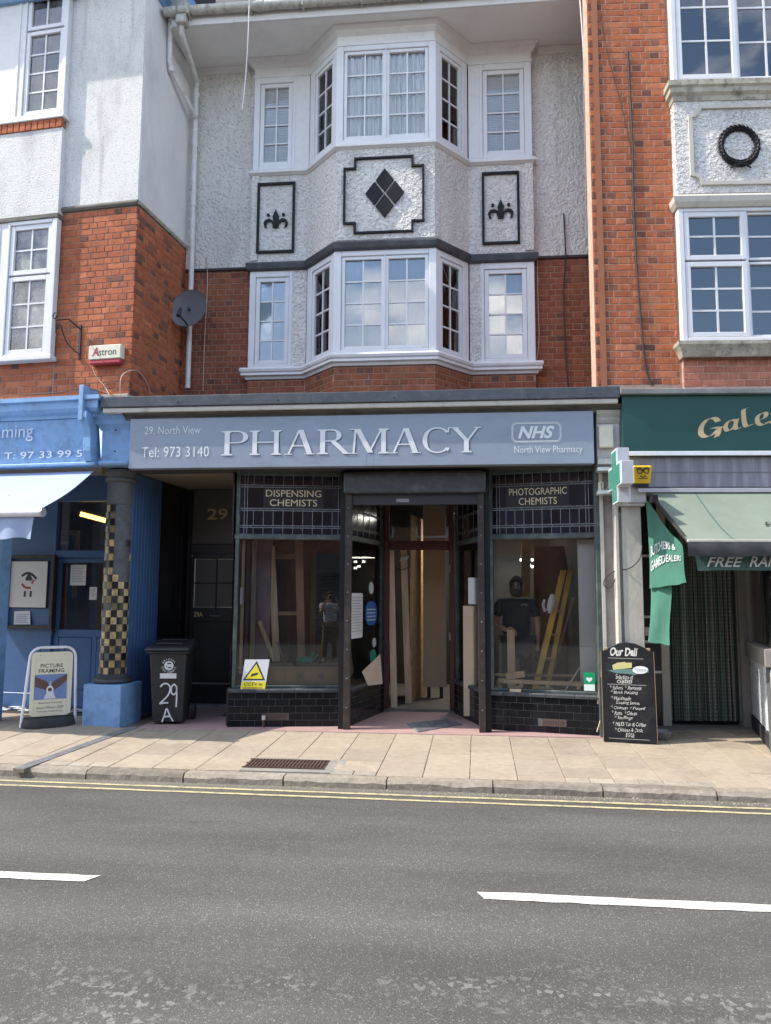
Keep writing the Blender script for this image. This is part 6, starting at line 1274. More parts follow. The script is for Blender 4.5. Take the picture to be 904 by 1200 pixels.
# green fascia sign
t = thing('butcher_sign', 'dark green fascia board with large gold lettering', 'sign', tuple(R.w(fx0, fy, fz0)))
part('board', MB().box(R, fx0, RX1, fy, fy+.02, fz0, fz1), M['green_sign'], t)
part('trim', MB().box(R, fx0-.0, RX1, fy-.015, fy+.02, R.p(729, 534, fy)[1], fz0-.001), M['frame_white'], t, bevel=.003)
gy = fy-.003; G = lambda px, py: R.p(px, py, gy)
def pen(strokes, wd, mt, parent, ang=35, y=gy, name='letter', fr=R):
    mb = MB()
    for k, st_ in enumerate(strokes): ribbon(mb, fr.w, spline([fr.p(a, b_, y) for a, b_ in st_], 6), wd, y-.0006*k, nib=rad(ang))
    return part(name, mb, M[mt], parent)
A_ = 130
pen([[(842, 494), (838, 490), (830, 491), (823, 499), (822, 508), (828, 512), (836, 509), (843, 502)], [(843, 502), (842, 508), (840, 512)], [(835, 501.5), (842, 501), (847, 501.5)]], .066, 'gold_flat', t, 20)
pen([[(863, 493), (857, 492), (851, 498), (852, 504), (857, 504), (863, 497)], [(864, 491), (862, 499), (864, 503), (868, 501)]], .054, 'gold_flat', t, 20)
pen([[(877, 478), (872, 480), (872, 488), (873, 496), (876, 500), (882, 497)]], .056, 'gold_flat', t, 20)
pen([[(889, 493), (897, 489), (898, 484), (893, 484), (888, 489), (889, 496), (895, 498), (901, 494)]], .054, 'gold_flat', t, 20)
pen([[(914, 480), (906, 484), (912, 490), (908, 495), (902, 494)]], .054, 'gold_flat', t, 20)
# awning
PJR = 1.03; ax0, az1 = R.p(766, 578, -.15); _, az0 = R.p(850, 633, -PJR); rxx = R.p(806, 633, -PJR)[0]
t = thing('awning', 'faded sage green awning on the right with a dark rolled front edge', 'awning', tuple(R.w(1.5, 0, az0)))
mb = MB(); vs = []; nx, ny_ = 16, 8
for i in range(nx+1):
    for j in range(ny_+1):
        u, v = i/nx, j/ny_; xl = ax0+(rxx-ax0)*v; xx = xl+(RX1-xl)*u; sag = -.045*math.sin(math.pi*v)-.006*math.sin(u*26+v*5)*math.sin(math.pi*v)
        vs.append(R.w(xx, -.15-(PJR-.15)*v, az1+(az0-az1)*v+sag))
mb.add(vs, [(i*(ny_+1)+j, (i+1)*(ny_+1)+j, (i+1)*(ny_+1)+j+1, i*(ny_+1)+j+1) for i in range(nx) for j in range(ny_)]); part('canopy', mb, M['awning_green'], t, smooth=80)
for u_ in (.14, .46, .78):
    q = []
    for j in range(ny_+1): i_ = int(u_*nx); q.append(vs[i_*(ny_+1)+j]+Vector((0, 0, .004)))
    part('seam', MB().add([v_+R.x*o_ for v_ in q for o_ in (-.006, .006)], [(2*k, 2*k+1, 2*k+3, 2*k+2) for k in range(ny_)]), M['banner_dark'] if u_ < .2 else M['lead'], t)
part('front_bar', MB().box(R, rxx-.0, RX1, -PJR-.02, -PJR+.02, az0-.02, az0+.005), M['old_cream'], t, bevel=.004)
vs = []
for i in range(61):
    u = i/60; xx = rxx-.01+(RX1-rxx)*u; q_ = .008*math.sin(u*70)
    for v in (0, .5, 1): vs.append(R.w(xx, -PJR-.022-.02*math.sin(math.pi*v)+q_, az0-.021-.14*v+.008*math.sin(u*41)*v))
part('valance', MB().add(vs, [(i*3+j, i*3+3+j, i*3+4+j, i*3+1+j) for i in range(60) for j in range(2)]), M['valance_dark'], t, smooth=80)
part('arm', MB().box(R, ax0-.05, ax0-.01, -.35, -.1, az1-.12, az1-.04).tube([R.w(ax0-.03, -.3, az1-.1), R.w(rxx+.02, -PJR+.02, az0-.02)], .02, 8), M['cast_iron'], t)
# banners
t = thing('side_banner', 'jade green cloth banner with white butcher lettering hanging off the awning side', 'banner', tuple(R.w(.5, -.4, 1.2)))
def bn(pts, y0, y1, nm): # points px,py,depth
    return [R.w(*((lambda q: (q[0], yy, q[1]))(R.p(a, b_, yy)))) for a, b_, yy in pts]
TL, TR, BR, BL = (757, 585, -.10), (799, 640, -.86), (806, 683, -.84), (761, 690, -.16)
def lerp3(A, B, C, D, n, m_, wob=.012):
    a, b_, c, d = bn((A, B, C, D), 0, 0, 0); vs = []
    for i in range(n+1):
        for j in range(m_+1): u, v = i/n, j/m_; p_ = (a*(1-u)+b_*u)*(1-v)+(d*(1-u)+c*u)*v; vs.append(p_+Vector((wob*math.sin(u*8+v*3)+.004*math.sin(u*23+v*2), wob*.6*math.sin(v*6+u*4), .004*math.sin(u*15))))
    return vs, [(i*(m_+1)+j, i*(m_+1)+j+1, (i+1)*(m_+1)+j+1, (i+1)*(m_+1)+j) for i in range(n) for j in range(m_)]
vs, fs = lerp3(TL, TR, BR, BL, 14, 10); part('cloth', MB().add(vs, fs), M['banner_green'], t, smooth=80)
vs, fs = lerp3((763, 664, -.14), (786, 684, -.46), (787, 757, -.34), (759, 752, -.18), 10, 12, .016); part('cloth_tail', MB().add(vs, fs), M['banner_green'], t, smooth=80)
def on_banner(body, u0, u1, v0, v1, slant, parent):      # lettering follows the cloth
    a, b_, c, d = bn((TL, TR, BR, BL), 0, 0, 0); vs, fs = text_polys(body, .12, .012); ax = min(v[0] for v in vs); bx = max(v[0] for v in vs); az = min(v[1] for v in vs); bz = max(v[1] for v in vs)
    def S_(u, v): return (a*(1-u)+b_*u)*(1-v)+(d*(1-u)+c*u)*v+Vector((.012*math.sin(u*8+v*3)+.004*math.sin(u*23+v*2), .0072*math.sin(v*6+u*4), .004*math.sin(u*15)))
    q = []
    for x, zz in vs:
        s_, t_ = (x-ax)/(bx-ax), 1-(zz-az)/(bz-az); u = u0+(u1-u0)*s_; v = v0+(v1-v0)*t_+slant*s_; p_ = S_(u, v); n_ = (S_(u+.01, v)-p_).cross(S_(u, v+.01)-p_).normalized()
        if n_.dot(CAM-p_) < 0: n_ = -n_
        q.append(p_+n_*.010)
    part('lettering', MB().add(q, fs), M['sign_white'], parent)
on_banner('BUTCHERS &', .10, .80, .52, .65, -.36, t)
on_banner('GAMEDEALERS', .10, .93, .70, .82, -.36, t)
t = thing('hanging_banner', 'dark green strip banner hanging under the awning with white FREE RANGE lettering', 'banner', tuple(R.w(1.2, -.9, 1.9)))
yb = -.93; b0, bz1 = R.p(814, 647, yb); _, bz0 = R.p(816, 669, yb); vs = []
for i in range(41):
    u = i/40; xx = b0+(RX1-b0)*u
    for v in (0, 1): vs.append(R.w(xx+.03*v*(1-u), yb+.008*math.sin(u*50+v), bz1+(bz0-bz1)*v+.008*math.sin(u*13)))
part('cloth', MB().add(vs, [(2*i, 2*i+1, 2*i+3, 2*i+2) for i in range(40)]), M['banner_dark'], t, smooth=80)
x0 = R.p(828, 660, yb)[0]; x1 = R.p(871, 660, yb)[0]; letters('FREE', R, x0, x1, bz0+.04, bz1-.05, yb-.012, M['chalk'], t, shear=.35, offset=.012)
x2 = R.p(878, 660, yb)[0]; letters('RANGE', R, x2, x2+(x1-x0)*1.35, bz0+.04, bz1-.04, yb-.012, M['chalk'], t, shear=.35, offset=.012)
# green pharmacy cross on its bracket
t = thing('green_cross_sign', 'projecting green pharmacy cross with silver edges beside the yellow alarm box', 'sign', tuple(P.w(1.7, -.3, 2.7)))
Xc = P.p(729, 560, -.80)[0]; yA, yB = -.78, -.14; zc_ = P.p(729, 553, -.78)[1]; hs = .29; th = .125; u = .32/3
yc = (yA+yB)/2; hw = (yB-yA)/2; q3 = hw/3*1.02; q = [(-q3*1.25, -hs), (q3*1.25, -hs), (q3*1.25, -hs*.42), (hw, -hs*.42), (hw, hs*.42), (q3*1.25, hs*.42), (q3*1.25, hs), (-q3*1.25, hs), (-q3*1.25, hs*.42), (-hw, hs*.42), (-hw, -hs*.42), (-q3*1.25, -hs*.42)]
FX = Frame(Xc, yc, -90)     # x runs toward the street, y to the left... facing the road's west side
part('cross_body', MB().prism(FX, q, 0, th), M['alu'], t, bevel=.006)
part('cross_face', MB().prism(FX, [(a*.985, b_*.985) for a, b_ in q], -.006, -.0005), M['cross_white'], t)
mbl = MB(); k = 0
nrow = 30
for r_ in range(nrow):
    zz = -hs*.93+r_*(hs*1.86/nrow); inside = abs(zz+.01) < hs*.38; ww = hw*.92 if inside else q3*1.12
    segn = 7 if inside else 3
    for s_ in range(segn):
        a, b_ = -ww+2*ww*s_/segn, -ww+2*ww*(s_+1)/segn-.008
        mbl.box(FX, a, b_, -.0095, -.0065, zz, zz+hs*1.86/nrow*.62)
part('led_row', mbl, M['cross_green'], t, kind='stuff')
for a, b_ in ((.02, .14), (.14, .26), (-.22, -.02)):
    pass
for zz in (-.12, .14): part('bracket', MB().box(P, Xc-.12, Xc+.06, -.15, .02, zc_+zz-.02, zc_+zz+.02), M['alu'], t)
for o in list(COL.objects):
    if o.parent == t and o.name.split('.')[0] in ('cross_body', 'cross_face', 'led_row'): o.location.z += zc_-0
t_cross = t
# yellow bell box
x0, z1 = R.p(742, 543, -.26); x1, z0 = R.p(765, 566, -.26)
t = thing('yellow_alarm_box', 'yellow alarm box with a faded emblem next to the green cross', 'alarm box', tuple(R.w(x0, -.14, z0)))
part('case', MB().hexa([R.w(x0+.02, -.22, z0), R.w(x1-.01, -.22, z0), R.w(x1+.0, -.14, z0+.02), R.w(x0, -.14, z0+.02), R.w(x0, -.27, z1-.03), R.w(x1, -.27, z1-.03), R.w(x1, -.14, z1), R.w(x0, -.14, z1)]), M['brass_yellow'], t, bevel=.008)
part('base', MB().box(R, x0+.03, x1-.02, -.20, -.14, z0-.03, z0), M['ink'], t, bevel=.006)
mb = MB(); mc = ((x0+x1)/2, (z0+z1)/2)
F_ = lambda a, y, b_: R.w(a, -.262-(b_-z0)/(z1-z0)*.02-.0, b_)
for pts, wd in (([(-.07, .04), (-.03, .05), (-.0, .03), (.03, .05), (.07, .04)], .02), ([(-.06, .03), (-.05, -.0), (-.02, .0), (0, .02), (.03, 0), (.055, 0), (.06, .03)], .012), ([(-.03, -.03), (.0, -.045), (.035, -.03)], .012), ([(-.05, -.06), (.05, -.06)], .010)): ribbon(mb, F_, spline([(mc[0]+a, mc[1]+b_) for a, b_ in pts]), wd, 0)
part('emblem', mb, M['post_brown'], t)
from mathutils import Vector as V3
# ================================================================== things on the pavement
# A-frame sign of the framer, leaning back in its white tube frame
ga, gb = P.g(24, 857, 0), P.g(87, 857, 0)
bx0, by0 = P.g(24, 853, 0); bx1, by1 = P.g(88, 848, 0)
AS = Frame(bx0, by0, math.degrees(math.atan2(by1-by0, bx1-bx0))); wA = math.hypot(bx1-bx0, by1-by0)
t = thing('pavement_sign', 'cream PICTURE FRAMING swing sign in a white tube frame on a black base', 'sign', (bx0+.3, by0, 0))
T3 = lambda x, z: AS.w(x, .0, z)
zh = P.p(57, 760, by0)[1]
pts = [(0.02, 0.02)]; R_ = .12
arc1 = [(.06+R_-R_*math.cos(rad(a)), zh-R_+R_*math.sin(rad(a))) for a in range(0, 91, 15)]; arc2 = [(wA-.03-R_+R_*math.sin(rad(a)), zh-R_+R_*math.cos(rad(a))) for a in range(0, 91, 15)]
part('tube_frame', MB().tube([T3(x, z) for x, z in [(.0, .0)]+arc1+arc2+[(wA, .02)]], .017, 10), M['frame_white'], t, smooth=50)
def rrect(x0, x1, z0, z1, r_):
    o = []
    for cx, cz, a0 in ((x1-r_, z0+r_, -90), (x1-r_, z1-r_, 0), (x0+r_, z1-r_, 90), (x0+r_, z0+r_, 180)): o += [(cx+r_*math.cos(rad(a0+18*k)), cz+r_*math.sin(rad(a0+18*k))) for k in range(6)]
    return o
s0, s1 = .075, wA-.065; y_ = -.035
bd = part('panel', MB().prism(AS, rrect(s0, s1, .115, zh-.05, .055), y_, y_+.012), M['cream_board'], t, bevel=.002)
for a in (.2, .8): part('hook', MB().tube([AS.w(s0+(s1-s0)*a, -.03, zh-.09), AS.w(s0+(s1-s0)*a, -.0, zh-.0)], .009, 6), M['ink'], t)
zr = lambda v: .115+(zh-.165)*v; xr = lambda u: s0+(s1-s0)*u
def tl(body, u0, u1, v0, v1, mt='ink', **k): letters(body, AS, xr(u0), xr(u1), zr(v0), zr(v1), y_-.0015, M[mt], bd, **k)
tl('PICTURE', .22, .76, .755, .815, offset=.01); tl('FRAMING', .18, .80, .675, .735, offset=.01)
tl('National Framing', .20, .78, .185, .225, shear=.3); tl('Award Winner 2009', .16, .82, .115, .155, shear=.3); tl('The Institute of Picture Framers', .18, .80, .065, .09)
o = [(xr(.10), zr(.02)), (xr(.9), zr(.02)), (xr(.9), zr(.87)), (xr(.1), zr(.87))]; mb = MB(); ribbon(mb, AS.w, o+[o[0]], .003, y_-.001); part('border_line', mb, M['gold'], bd)
part('picture', MB().prism(AS, [(xr(.09), zr(.26)), (xr(.88), zr(.26)), (xr(.88), zr(.65)), (xr(.09), zr(.65))], y_-.002, y_), M['print_blue'], bd)
W_ = lambda pts, mt, k: part('picture_shape', MB().prism(AS, [(xr(a), zr(b_)) for a, b_ in pts], y_-.003-k*.0005, y_-.002), M[mt], bd)
W_([(.10, .62), (.30, .57), (.42, .52), (.46, .44), (.38, .40), (.10, .47)], 'print_brown', 0); W_([(.87, .64), (.62, .57), (.52, .52), (.48, .44), (.58, .40), (.87, .54)], 'print_brown', 0)
W_([(.33, .27), (.40, .38), (.55, .38), (.62, .27)], 'blind', 1)
W_([(.47+.085*math.cos(k*.524), .41+.065*math.sin(k*.524)) for k in range(12)], 'sign_white', 2); W_([(.47+.05*math.cos(k*.785), .41+.032*math.sin(k*.785)) for k in range(8)], 'print_brown', 3); W_([(.462, .46), (.478, .46), (.478, .54), (.462, .54)], 'sign_white', 4)
mb = MB(); vs = []; n = 24
for k in range(n+1):
    a = math.pi*k/n; xx = wA/2-(wA/2+.0)*math.cos(a)
    for rr_, z in ((1.0, -.0), (1.0, .045), (.93, .075), (.25, .105)): vs.append(AS.w(wA/2+(xx-wA/2)*(rr_ if rr_ > .5 else .95), -.17*math.sin(a)*rr_, z))
mb.add(vs, [(k*4+j, k*4+4+j, k*4+5+j, k*4+1+j) for k in range(n) for j in range(3)]); 
vs2 = [Vector((2*AS.w(wA/2, 0, 0).x-v.x, 2*AS.w(wA/2, 0, 0).y-v.y, v.z)) for v in vs]; mb.add(vs2, [(k*4+j, k*4+4+j, k*4+5+j, k*4+1+j) for k in range(n) for j in range(3)])
part('base', mb, M['rubber'], t, smooth=40)
# wheelie bin
bw0, byy = P.g(178, 850, 0); bw1 = P.g(214, 850, 0)[0]
WB = Frame(bw0, byy, 10); wv = bw1-bw0+.0
t = thing('wheelie_bin', 'black wheelie bin painted 29 A standing in front of the dark doorway', 'bin', (bw0+wv/2, byy+.25, 0))
zt = P.p(178, 760, byy)[1]; x0t, x1t = -.075, wv+.055
body = MB().hexa([WB.w(0, 0, .03), WB.w(wv, 0, .03), WB.w(wv, .42, .03), WB.w(0, .42, .03), WB.w(x0t+.03, -.08, zt-.03), WB.w(x1t-.02, -.08, zt-.03), WB.w(x1t-.02, .52, zt-.03), WB.w(x0t+.03, .52, zt-.03)])
part('body', body, M['bin_black'], t, bevel=.025, seg=2)
part('rim', MB().box(WB, x0t+.0, x1t+.01, -.10, .53, zt-.06, zt-.02), M['bin_black'], t, bevel=.012)
part('lid', MB().hexa([WB.w(x0t-.03, -.13, zt-.02), WB.w(x1t+.03, -.13, zt-.02), WB.w(x1t+.02, .54, zt-.02), WB.w(x0t-.02, .54, zt-.02), WB.w(x0t-.01, -.10, zt+.02), WB.w(x1t+.01, -.10, zt+.02), WB.w(x1t-.02, .52, zt+.09), WB.w(x0t+.02, .52, zt+.09)]), M['bin_black'], t, bevel=.02, seg=2)
part('handle', MB().tube([WB.w(x0t+.04, .60, zt+.05), WB.w(x1t-.04, .60, zt+.05)], .016, 8).box(WB, x0t+.03, x0t+.07, .5, .6, zt+.0, zt+.06).box(WB, x1t-.07, x1t-.03, .5, .6, zt, zt+.06), M['bin_black'], t)
for xx in (-.075, wv+.02): part('wheel', MB().lathe(WB.w(xx, .44, .10), [(.03, 0), (.098, .004), (.10, .02), (.098, .05), (.03, .054)], 24, tuple(WB.x)), M['rubber'], t, smooth=50)
part('lid_ridge', MB().box(WB, x0t+.09, x1t-.09, .02, .05, zt+.045, zt+.065).box(WB, x0t+.09, x1t-.09, .30, .33, zt+.075, zt+.093), M['bin_black'], t, bevel=.006)
fb_ = lambda a, y, b_: WB.w(a, -.08*(b_-.03)/(zt-.06)-.005-.002, b_)
def bp(px, py): return WB.p(px, py, -.045)
mb = MB()
def hand(mb, pts, wd): ribbon(mb, fb_, spline([bp(a, b_) for a, b_ in pts], 6), wd, 0)
for st_ in ([(188, 805), (191, 802), (195, 801), (199, 804), (199, 810), (196, 816), (190, 822), (187, 825), (192, 824), (197, 824)], [(207, 805), (204, 802), (201, 806), (201, 812), (204, 814), (207, 810), (207, 804), (207, 815), (206, 829)], [(189, 847), (192, 839), (195, 831), (198, 838), (202, 846)], [(191, 841), (196, 840), (200, 841)]): 
    m1_ = MB(); hand(m1_, st_, .017); mb.v += m1_.v if False else []; part('painted_mark', m1_, M['sign_white'], t)
cx_, cz_ = bp(198.5, 780)
em = MB(); em.add([fb_(cx_+.055*math.cos(k*.5236), 0, cz_+.055*math.sin(k*.5236)) for k in range(12)], [tuple(range(12))]); part('emblem', em, M['blind'], t)
em = MB(); ribbon(em, lambda a, y, b_: fb_(a, 0, b_)+Vector((0, -.001, 0)), [(cx_-.02, cz_+.02), (cx_+.005, cz_+.028), (cx_+.028, cz_+.022)], .016, 0); ribbon(em, lambda a, y, b_: fb_(a, 0, b_)+Vector((0, -.0015, 0)), [(cx_-.03, cz_-.02), (cx_-.022, cz_+.0)], .01, 0); ribbon(em, lambda a, y, b_: fb_(a, 0, b_)+Vector((0, -.0012, 0)), [(cx_-.01, cz_-.022), (cx_+.032, cz_-.022)], .014, 0); part('emblem_mark', em, M['ink'], t)
for word, a0, a1 in (('BRISTOL', 150, 30), ('CITY COUNCIL', 195, 345)):
    n = len(word)
    for i, ch in enumerate(word):
        if ch == ' ': continue
        a = rad(a0+(a1-a0)*i/(n-1)); up = Vector((math.cos(a), math.sin(a))) if a0 == 150 else Vector((-math.cos(a), -math.sin(a))); rt_ = Vector((up.y, -up.x)); c0 = Vector((cx_, cz_))+Vector((math.cos(a), math.sin(a)))*.077
        vs_, fs_ = text_polys(ch, 0, .02, 1); s_ = .030; mx0 = sum(v[0] for v in vs_)/len(vs_); mz0 = sum(v[1] for v in vs_)/len(vs_)
        part('letter', MB().add([fb_(*(lambda q: (q.x, 0, q.y))(c0+rt_*(v[0]-mx0)*s_+up*(v[1]-mz0)*s_)) for v in vs_], fs_), M['blind'], t)
a, b_ = bp(188, 789), bp(207, 795); part('label', MB().add([fb_(a[0], 0, b_[1]), fb_(b_[0], 0, b_[1]), fb_(b_[0], 0, a[1]), fb_(a[0], 0, a[1])], [(0, 1, 2, 3)]), M['blind'], t)
# chalk board on the right
cx0, cy0 = P.g(708, 870, -.008); cx1, cy1 = P.g(771, 873, -.008)
CB = Frame(cx0, cy0, math.degrees(math.atan2(cy1-cy0, cx1-cx0))); wC = math.hypot(cx1-cx0, cy1-cy0)
t = thing('chalk_board', 'black arched A board headed Our Deli with handwritten white menu', 'sign', (cx0+wC/2, cy0, 0))
zt = P.p(738, 753, cy0+.08)[1]; zs = P.p(708, 762, cy0+.08)[1]; lean = .13
cbw = lambda x, y, z: CB.w(x, y+lean*z, z)
class Lean(Frame):
    def w(s, x, y, z): return CB.w(x, y+lean*z, z)
LF = Lean(cx0, cy0, CB.deg)
pr_ = [(0, 0), (wC, 0), (wC, zs-.01), (wC-.05, zs), (wC*.82, zs+.035), (wC*.66, zt-.012), (wC*.5, zt), (wC*.34, zt-.012), (wC*.18, zs+.03), (.05, zs), (0, zs-.01)]
bd = part('board', MB().prism(LF, pr_, 0, .018), M['chalk_black'], t, bevel=.004)
ed = [(x-wC/2, z) for x, z in pr_]; 
[part('edge_trim', MB().prism(LF, [(q, 0), (q+.004, 0), (q+.004, zs-.01), (q, zs-.01)], .002, .018), M['old_pine'], t) for q in (-.005, wC+.001)]
part('rear_leg', MB().prism(CB, [(.02, 0), (.055, 0), (.055, zs), (.02, zs)], .42, .44) if False else MB().hexa([CB.w(-.10, .40, 0), CB.w(-.06, .40, 0), CB.w(-.06, .43, 0), CB.w(-.10, .43, 0), CB.w(.03, .14, .98), CB.w(.07, .14, .98), CB.w(.07, .17, .98), CB.w(.03, .17, .98)]), M['pine'], t)
part('rear_leg', MB().hexa([CB.w(wC-.07, .40, 0), CB.w(wC-.03, .40, 0), CB.w(wC-.03, .43, 0), CB.w(wC-.07, .43, 0), CB.w(wC-.07, .14, .98), CB.w(wC-.03, .14, .98), CB.w(wC-.03, .17, .98), CB.w(wC-.07, .17, .98)]), M['pine'], t)
hb_ = zt; xw = lambda u: wC*u
def ch(body, u0, u1, py0, py1, **k):
    za, zb_ = CB.p(738, py1, .06)[1], CB.p(738, py0, .06)[1]
    ph_ = random.uniform(0, 6)                    # an uneven hand: wavering baseline, slant and size
    letters(body, LF, xw(u0), xw(u1), za, zb_, -.002, M['chalk'], bd, shear=k.get('shear', .25), offset=k.get('offset', .0), slope=random.uniform(-.004, .004),
            mapf=lambda x, y, z: LF.w(x+.0035*math.sin(z*260+x*40+ph_), y, z+.0028*math.sin(x*75+ph_)+.0015*math.sin(x*190+ph_)))
ch('Our Deli', .17, .70, 759.5, 769.5, offset=.03)
ch('Selection of', .26, .60, 791, 796.5); ch('CHEESES', .29, .58, 797.5, 801.5, offset=.015)
for body, u0, u1, y0 in (('* Salami  * Pancetta', .15, .74, 804), ('* Black Pudding', .16, .68, 810), ('* Handmade', .17, .54, 816.2), ('Cooking Sauces', .26, .70, 821.8), ('* Chutneys  * Mustard', .16, .80, 827.6), ('* Pasta  * Olives', .17, .64, 833.4), ('* Stuffings', .22, .56, 839.2), ('* MILES Tea & Coffee', .18, .80, 846), ('* Chicken & Duck', .22, .74, 852.5), ('EGGS', .42, .58, 858.3)): ch(body, u0, u1, y0, y0+4.6)
mb = MB()
for v, a, b_ in ((772, .13, .8), (802.6, .1, .84), (865, .1, .86)): zz = CB.p(738, v, .06)[1]; ribbon(mb, LF.w, [(xw(a), zz), (xw(b_), zz-.004)], .003, -.0015)
part('rule_line', mb, M['chalk'], bd)
cw = lambda px, py: ((lambda q: (q[0], q[1]))(CB.p(px, py, .07)))
def shp(pts, mt, k=0): part('chalk_drawing', MB().add([LF.w(*(lambda q: (q[0], -.0016-.0004*k, q[1]))(cw(a, b_))) for a, b_ in pts][::-1], [tuple(range(len(pts)))]), M[mt], bd)
shp([(713, 786), (722, 789), (745, 791), (762, 788), (755, 785), (728, 784)], 'chalk_green', 0); shp([(718, 780), (724, 777), (741, 777), (741, 783), (719, 785)], 'chalk_yellow', 1); shp([(724, 777), (733, 776), (735, 780), (725, 781)], 'chalk_yellow', 2)
shp([(741+10+9.5*math.cos(k*.524), 785.5+4.6*math.sin(k*.524)) for k in range(12)], 'blind', 3); mb = MB()
for k in range(5): ribbon(mb, LF.w, spline([cw(744+k*3, 783+k*.6), cw(747+k*3, 786), cw(749+k*2.6, 788)]), .005, -.0036)
part('chalk_drawing', mb, M['chalk_green'], bd)
t = thing('dog_bowl', 'small metal dog bowl on the ground behind the chalk board', 'bowl', tuple(R.w(*R.g(779, 866, 0), 0)))
c = R.w(*R.g(777, 866, 0), 0); part('bowl', MB().lathe(c, [(.07, 0), (.085, .01), (.10, .07), (.115, .085), (.11, .09), (.09, .07), (.07, .02), (.001, .015)], 28), M['grey_metal'], t, smooth=50)
# small bollard stub by the riser
t = thing('pipe_stub', 'short rusty pipe stub with a pale collar against the black tiled riser', 'pipe', tuple(P.w(-2.29, .2, 0)))
c = SL.w(SL.p(309, 845, -.06)[0], -.06, 0); part('pipe', MB().tube([c, c+Vector((0, 0, .16))], .018, 10), M['rust'], t); part('collar', MB().tube([c+Vector((0, 0, .09)), c+Vector((0, 0, .14))], .021, 10), M['old_cream'], t)
# ================================================================== things in the windows
def rel(fr, a, b_, c, d, y): x0, z1 = fr.p(a, b_, y); x1, z0 = fr.p(c, d, y); return x0, x1, z0, z1
# CCTV sign leaning outside on the ledge
x0, x1, z0, z1 = rel(SL, 283, 773, 314, 808, -.0)
t = thing('cctv_sign', 'yellow and white CCTV warning sign leaning on the tiled ledge of the left window', 'sign', tuple(SL.w(x0, 0, z0)))
LZ = lambda x, y, z: SL.w(x, -.03+y+(z-z0)*.12, z)
class LC(Frame):
    def w(s, x, y, z): return SL.w(x+(z-z0)*.12, -.035+y+(z-z0)*.14, z)
F2 = LC(0, 0, SL.deg); w_ = x1-x0-.03; h_ = z1-z0
bd = part('plate', MB().prism(F2, [(x0, z0), (x0+w_, z0), (x0+w_, z1), (x0, z1)], 0, .004), M['blind'], t)
part('yellow_band', MB().prism(F2, [(x0+.003, z0+.003), (x0+w_-.003, z0+.003), (x0+w_-.003, z0+h_*.27), (x0+.003, z0+h_*.27)], -.001, -.0002), M['warn_yellow'], bd)
part('triangle', MB().prism(F2, [(x0+.03*w_, z0+.31*h_), (x0+.95*w_, z0+.31*h_), (x0+.49*w_, z0+.95*h_)], -.001, -.0002), M['ink'], bd); part('triangle_fill', MB().prism(F2, [(x0+.13*w_, z0+.36*h_), (x0+.85*w_, z0+.36*h_), (x0+.49*w_, z0+.85*h_)], -.002, -.0012), M['warn_yellow'], bd)
part('camera_symbol', MB().prism(F2, [(x0+.33*w_, z0+.42*h_), (x0+.60*w_, z0+.50*h_), (x0+.62*w_, z0+.57*h_), (x0+.36*w_, z0+.52*h_)], -.003, -.0022), M['ink'], bd)
letters('CCTV in', F2, x0+.12*w_, x0+.85*w_, z0+.13*h_, z0+.24*h_, -.0025, M['ink'], bd, offset=.01); letters('operation', F2, x0+.08*w_, x0+.88*w_, z0+.02*h_, z0+.10*h_, -.0025, M['ink'], bd, offset=.01)
# platform boards
t = thing('plywood_platform', 'low dusty plywood platform boxed in behind the left shop window', 'platform', tuple(SL.w(.7, .3, .44)))
part('top', MB().box(SL, .06, lenL-.05, .12, .75, .66, .675), M['plywood'], t); part('front_board', MB().box(SL, .3, lenL-.06, .14, .155, .44, .655), M['old_pine'], t)
for a in (.80, 1.05): part('stencil_mark', MB().add([SL.w(a+.04*math.cos(k*.63), .1385, .57+.03*math.sin(k*.63)) for k in range(10)], [tuple(range(10))]), M['dusty'], t)
def plank(name, label, fr, a, b_, y, wd, th, mt, cat='timber', y2=None, group=None, z0c=None):
    (x0, z0), (x1, z1) = fr.p(a[0], a[1], y), fr.p(b_[0], b_[1], y2 if y2 is not None else y)
    yb_ = y2 if y2 is not None else y; dx, dz = x1-x0, z1-z0; l = math.hypot(dx, dz); nx, nz = dz/l*wd/2, -dx/l*wd/2
    if z0c is not None: z0 = z0c
    q = [fr.w(x0-nx, y, z0-nz), fr.w(x0+nx, y, z0+nz), fr.w(x0+nx, y+th, z0+nz), fr.w(x0-nx, y+th, z0-nz), fr.w(x1-nx, yb_, z1-nz), fr.w(x1+nx, yb_, z1+nz), fr.w(x1+nx, yb_+th, z1+nz), fr.w(x1-nx, yb_+th, z1-nz)]
    return tag(part(name, MB().hexa(q), M[mt], bevel=.003), label, cat, group)
plank('stud', 'upright sawn timber stud left of the centre behind the left window glass', SL, (324, 775), (318, 640), .75, .09, .05, 'pine')
plank('stud', 'tall brown timber stud right of the centre behind the left window glass', SL, (354, 790), (350, 630), .95, .10, .05, 'old_pine')
plank('leaning_batten', 'short pale batten leaning against the stud in the left window', SL, (322, 775), (304, 728), .60, .05, .03, 'pine')
plank('leaning_batten', 'long thin grey batten leaning low beside the green power tool', SL, (338, 790), (325, 752), .50, .02, .03, 'lead')
plank('cross_rail', 'horizontal timber rail near the ceiling behind the left window', SL, (318, 652), (352, 652), 1.0, .07, .04, 'old_pine')
plank('cross_rail', 'horizontal timber rail at mid height behind the left window', SL, (326, 719), (352, 719), 1.0, .05, .04, 'old_pine')
t = thing('plaster_pillar', 'scraped mauve plaster pillar standing behind the left window', 'pillar', tuple(SL.w(.3, .8, 0)))
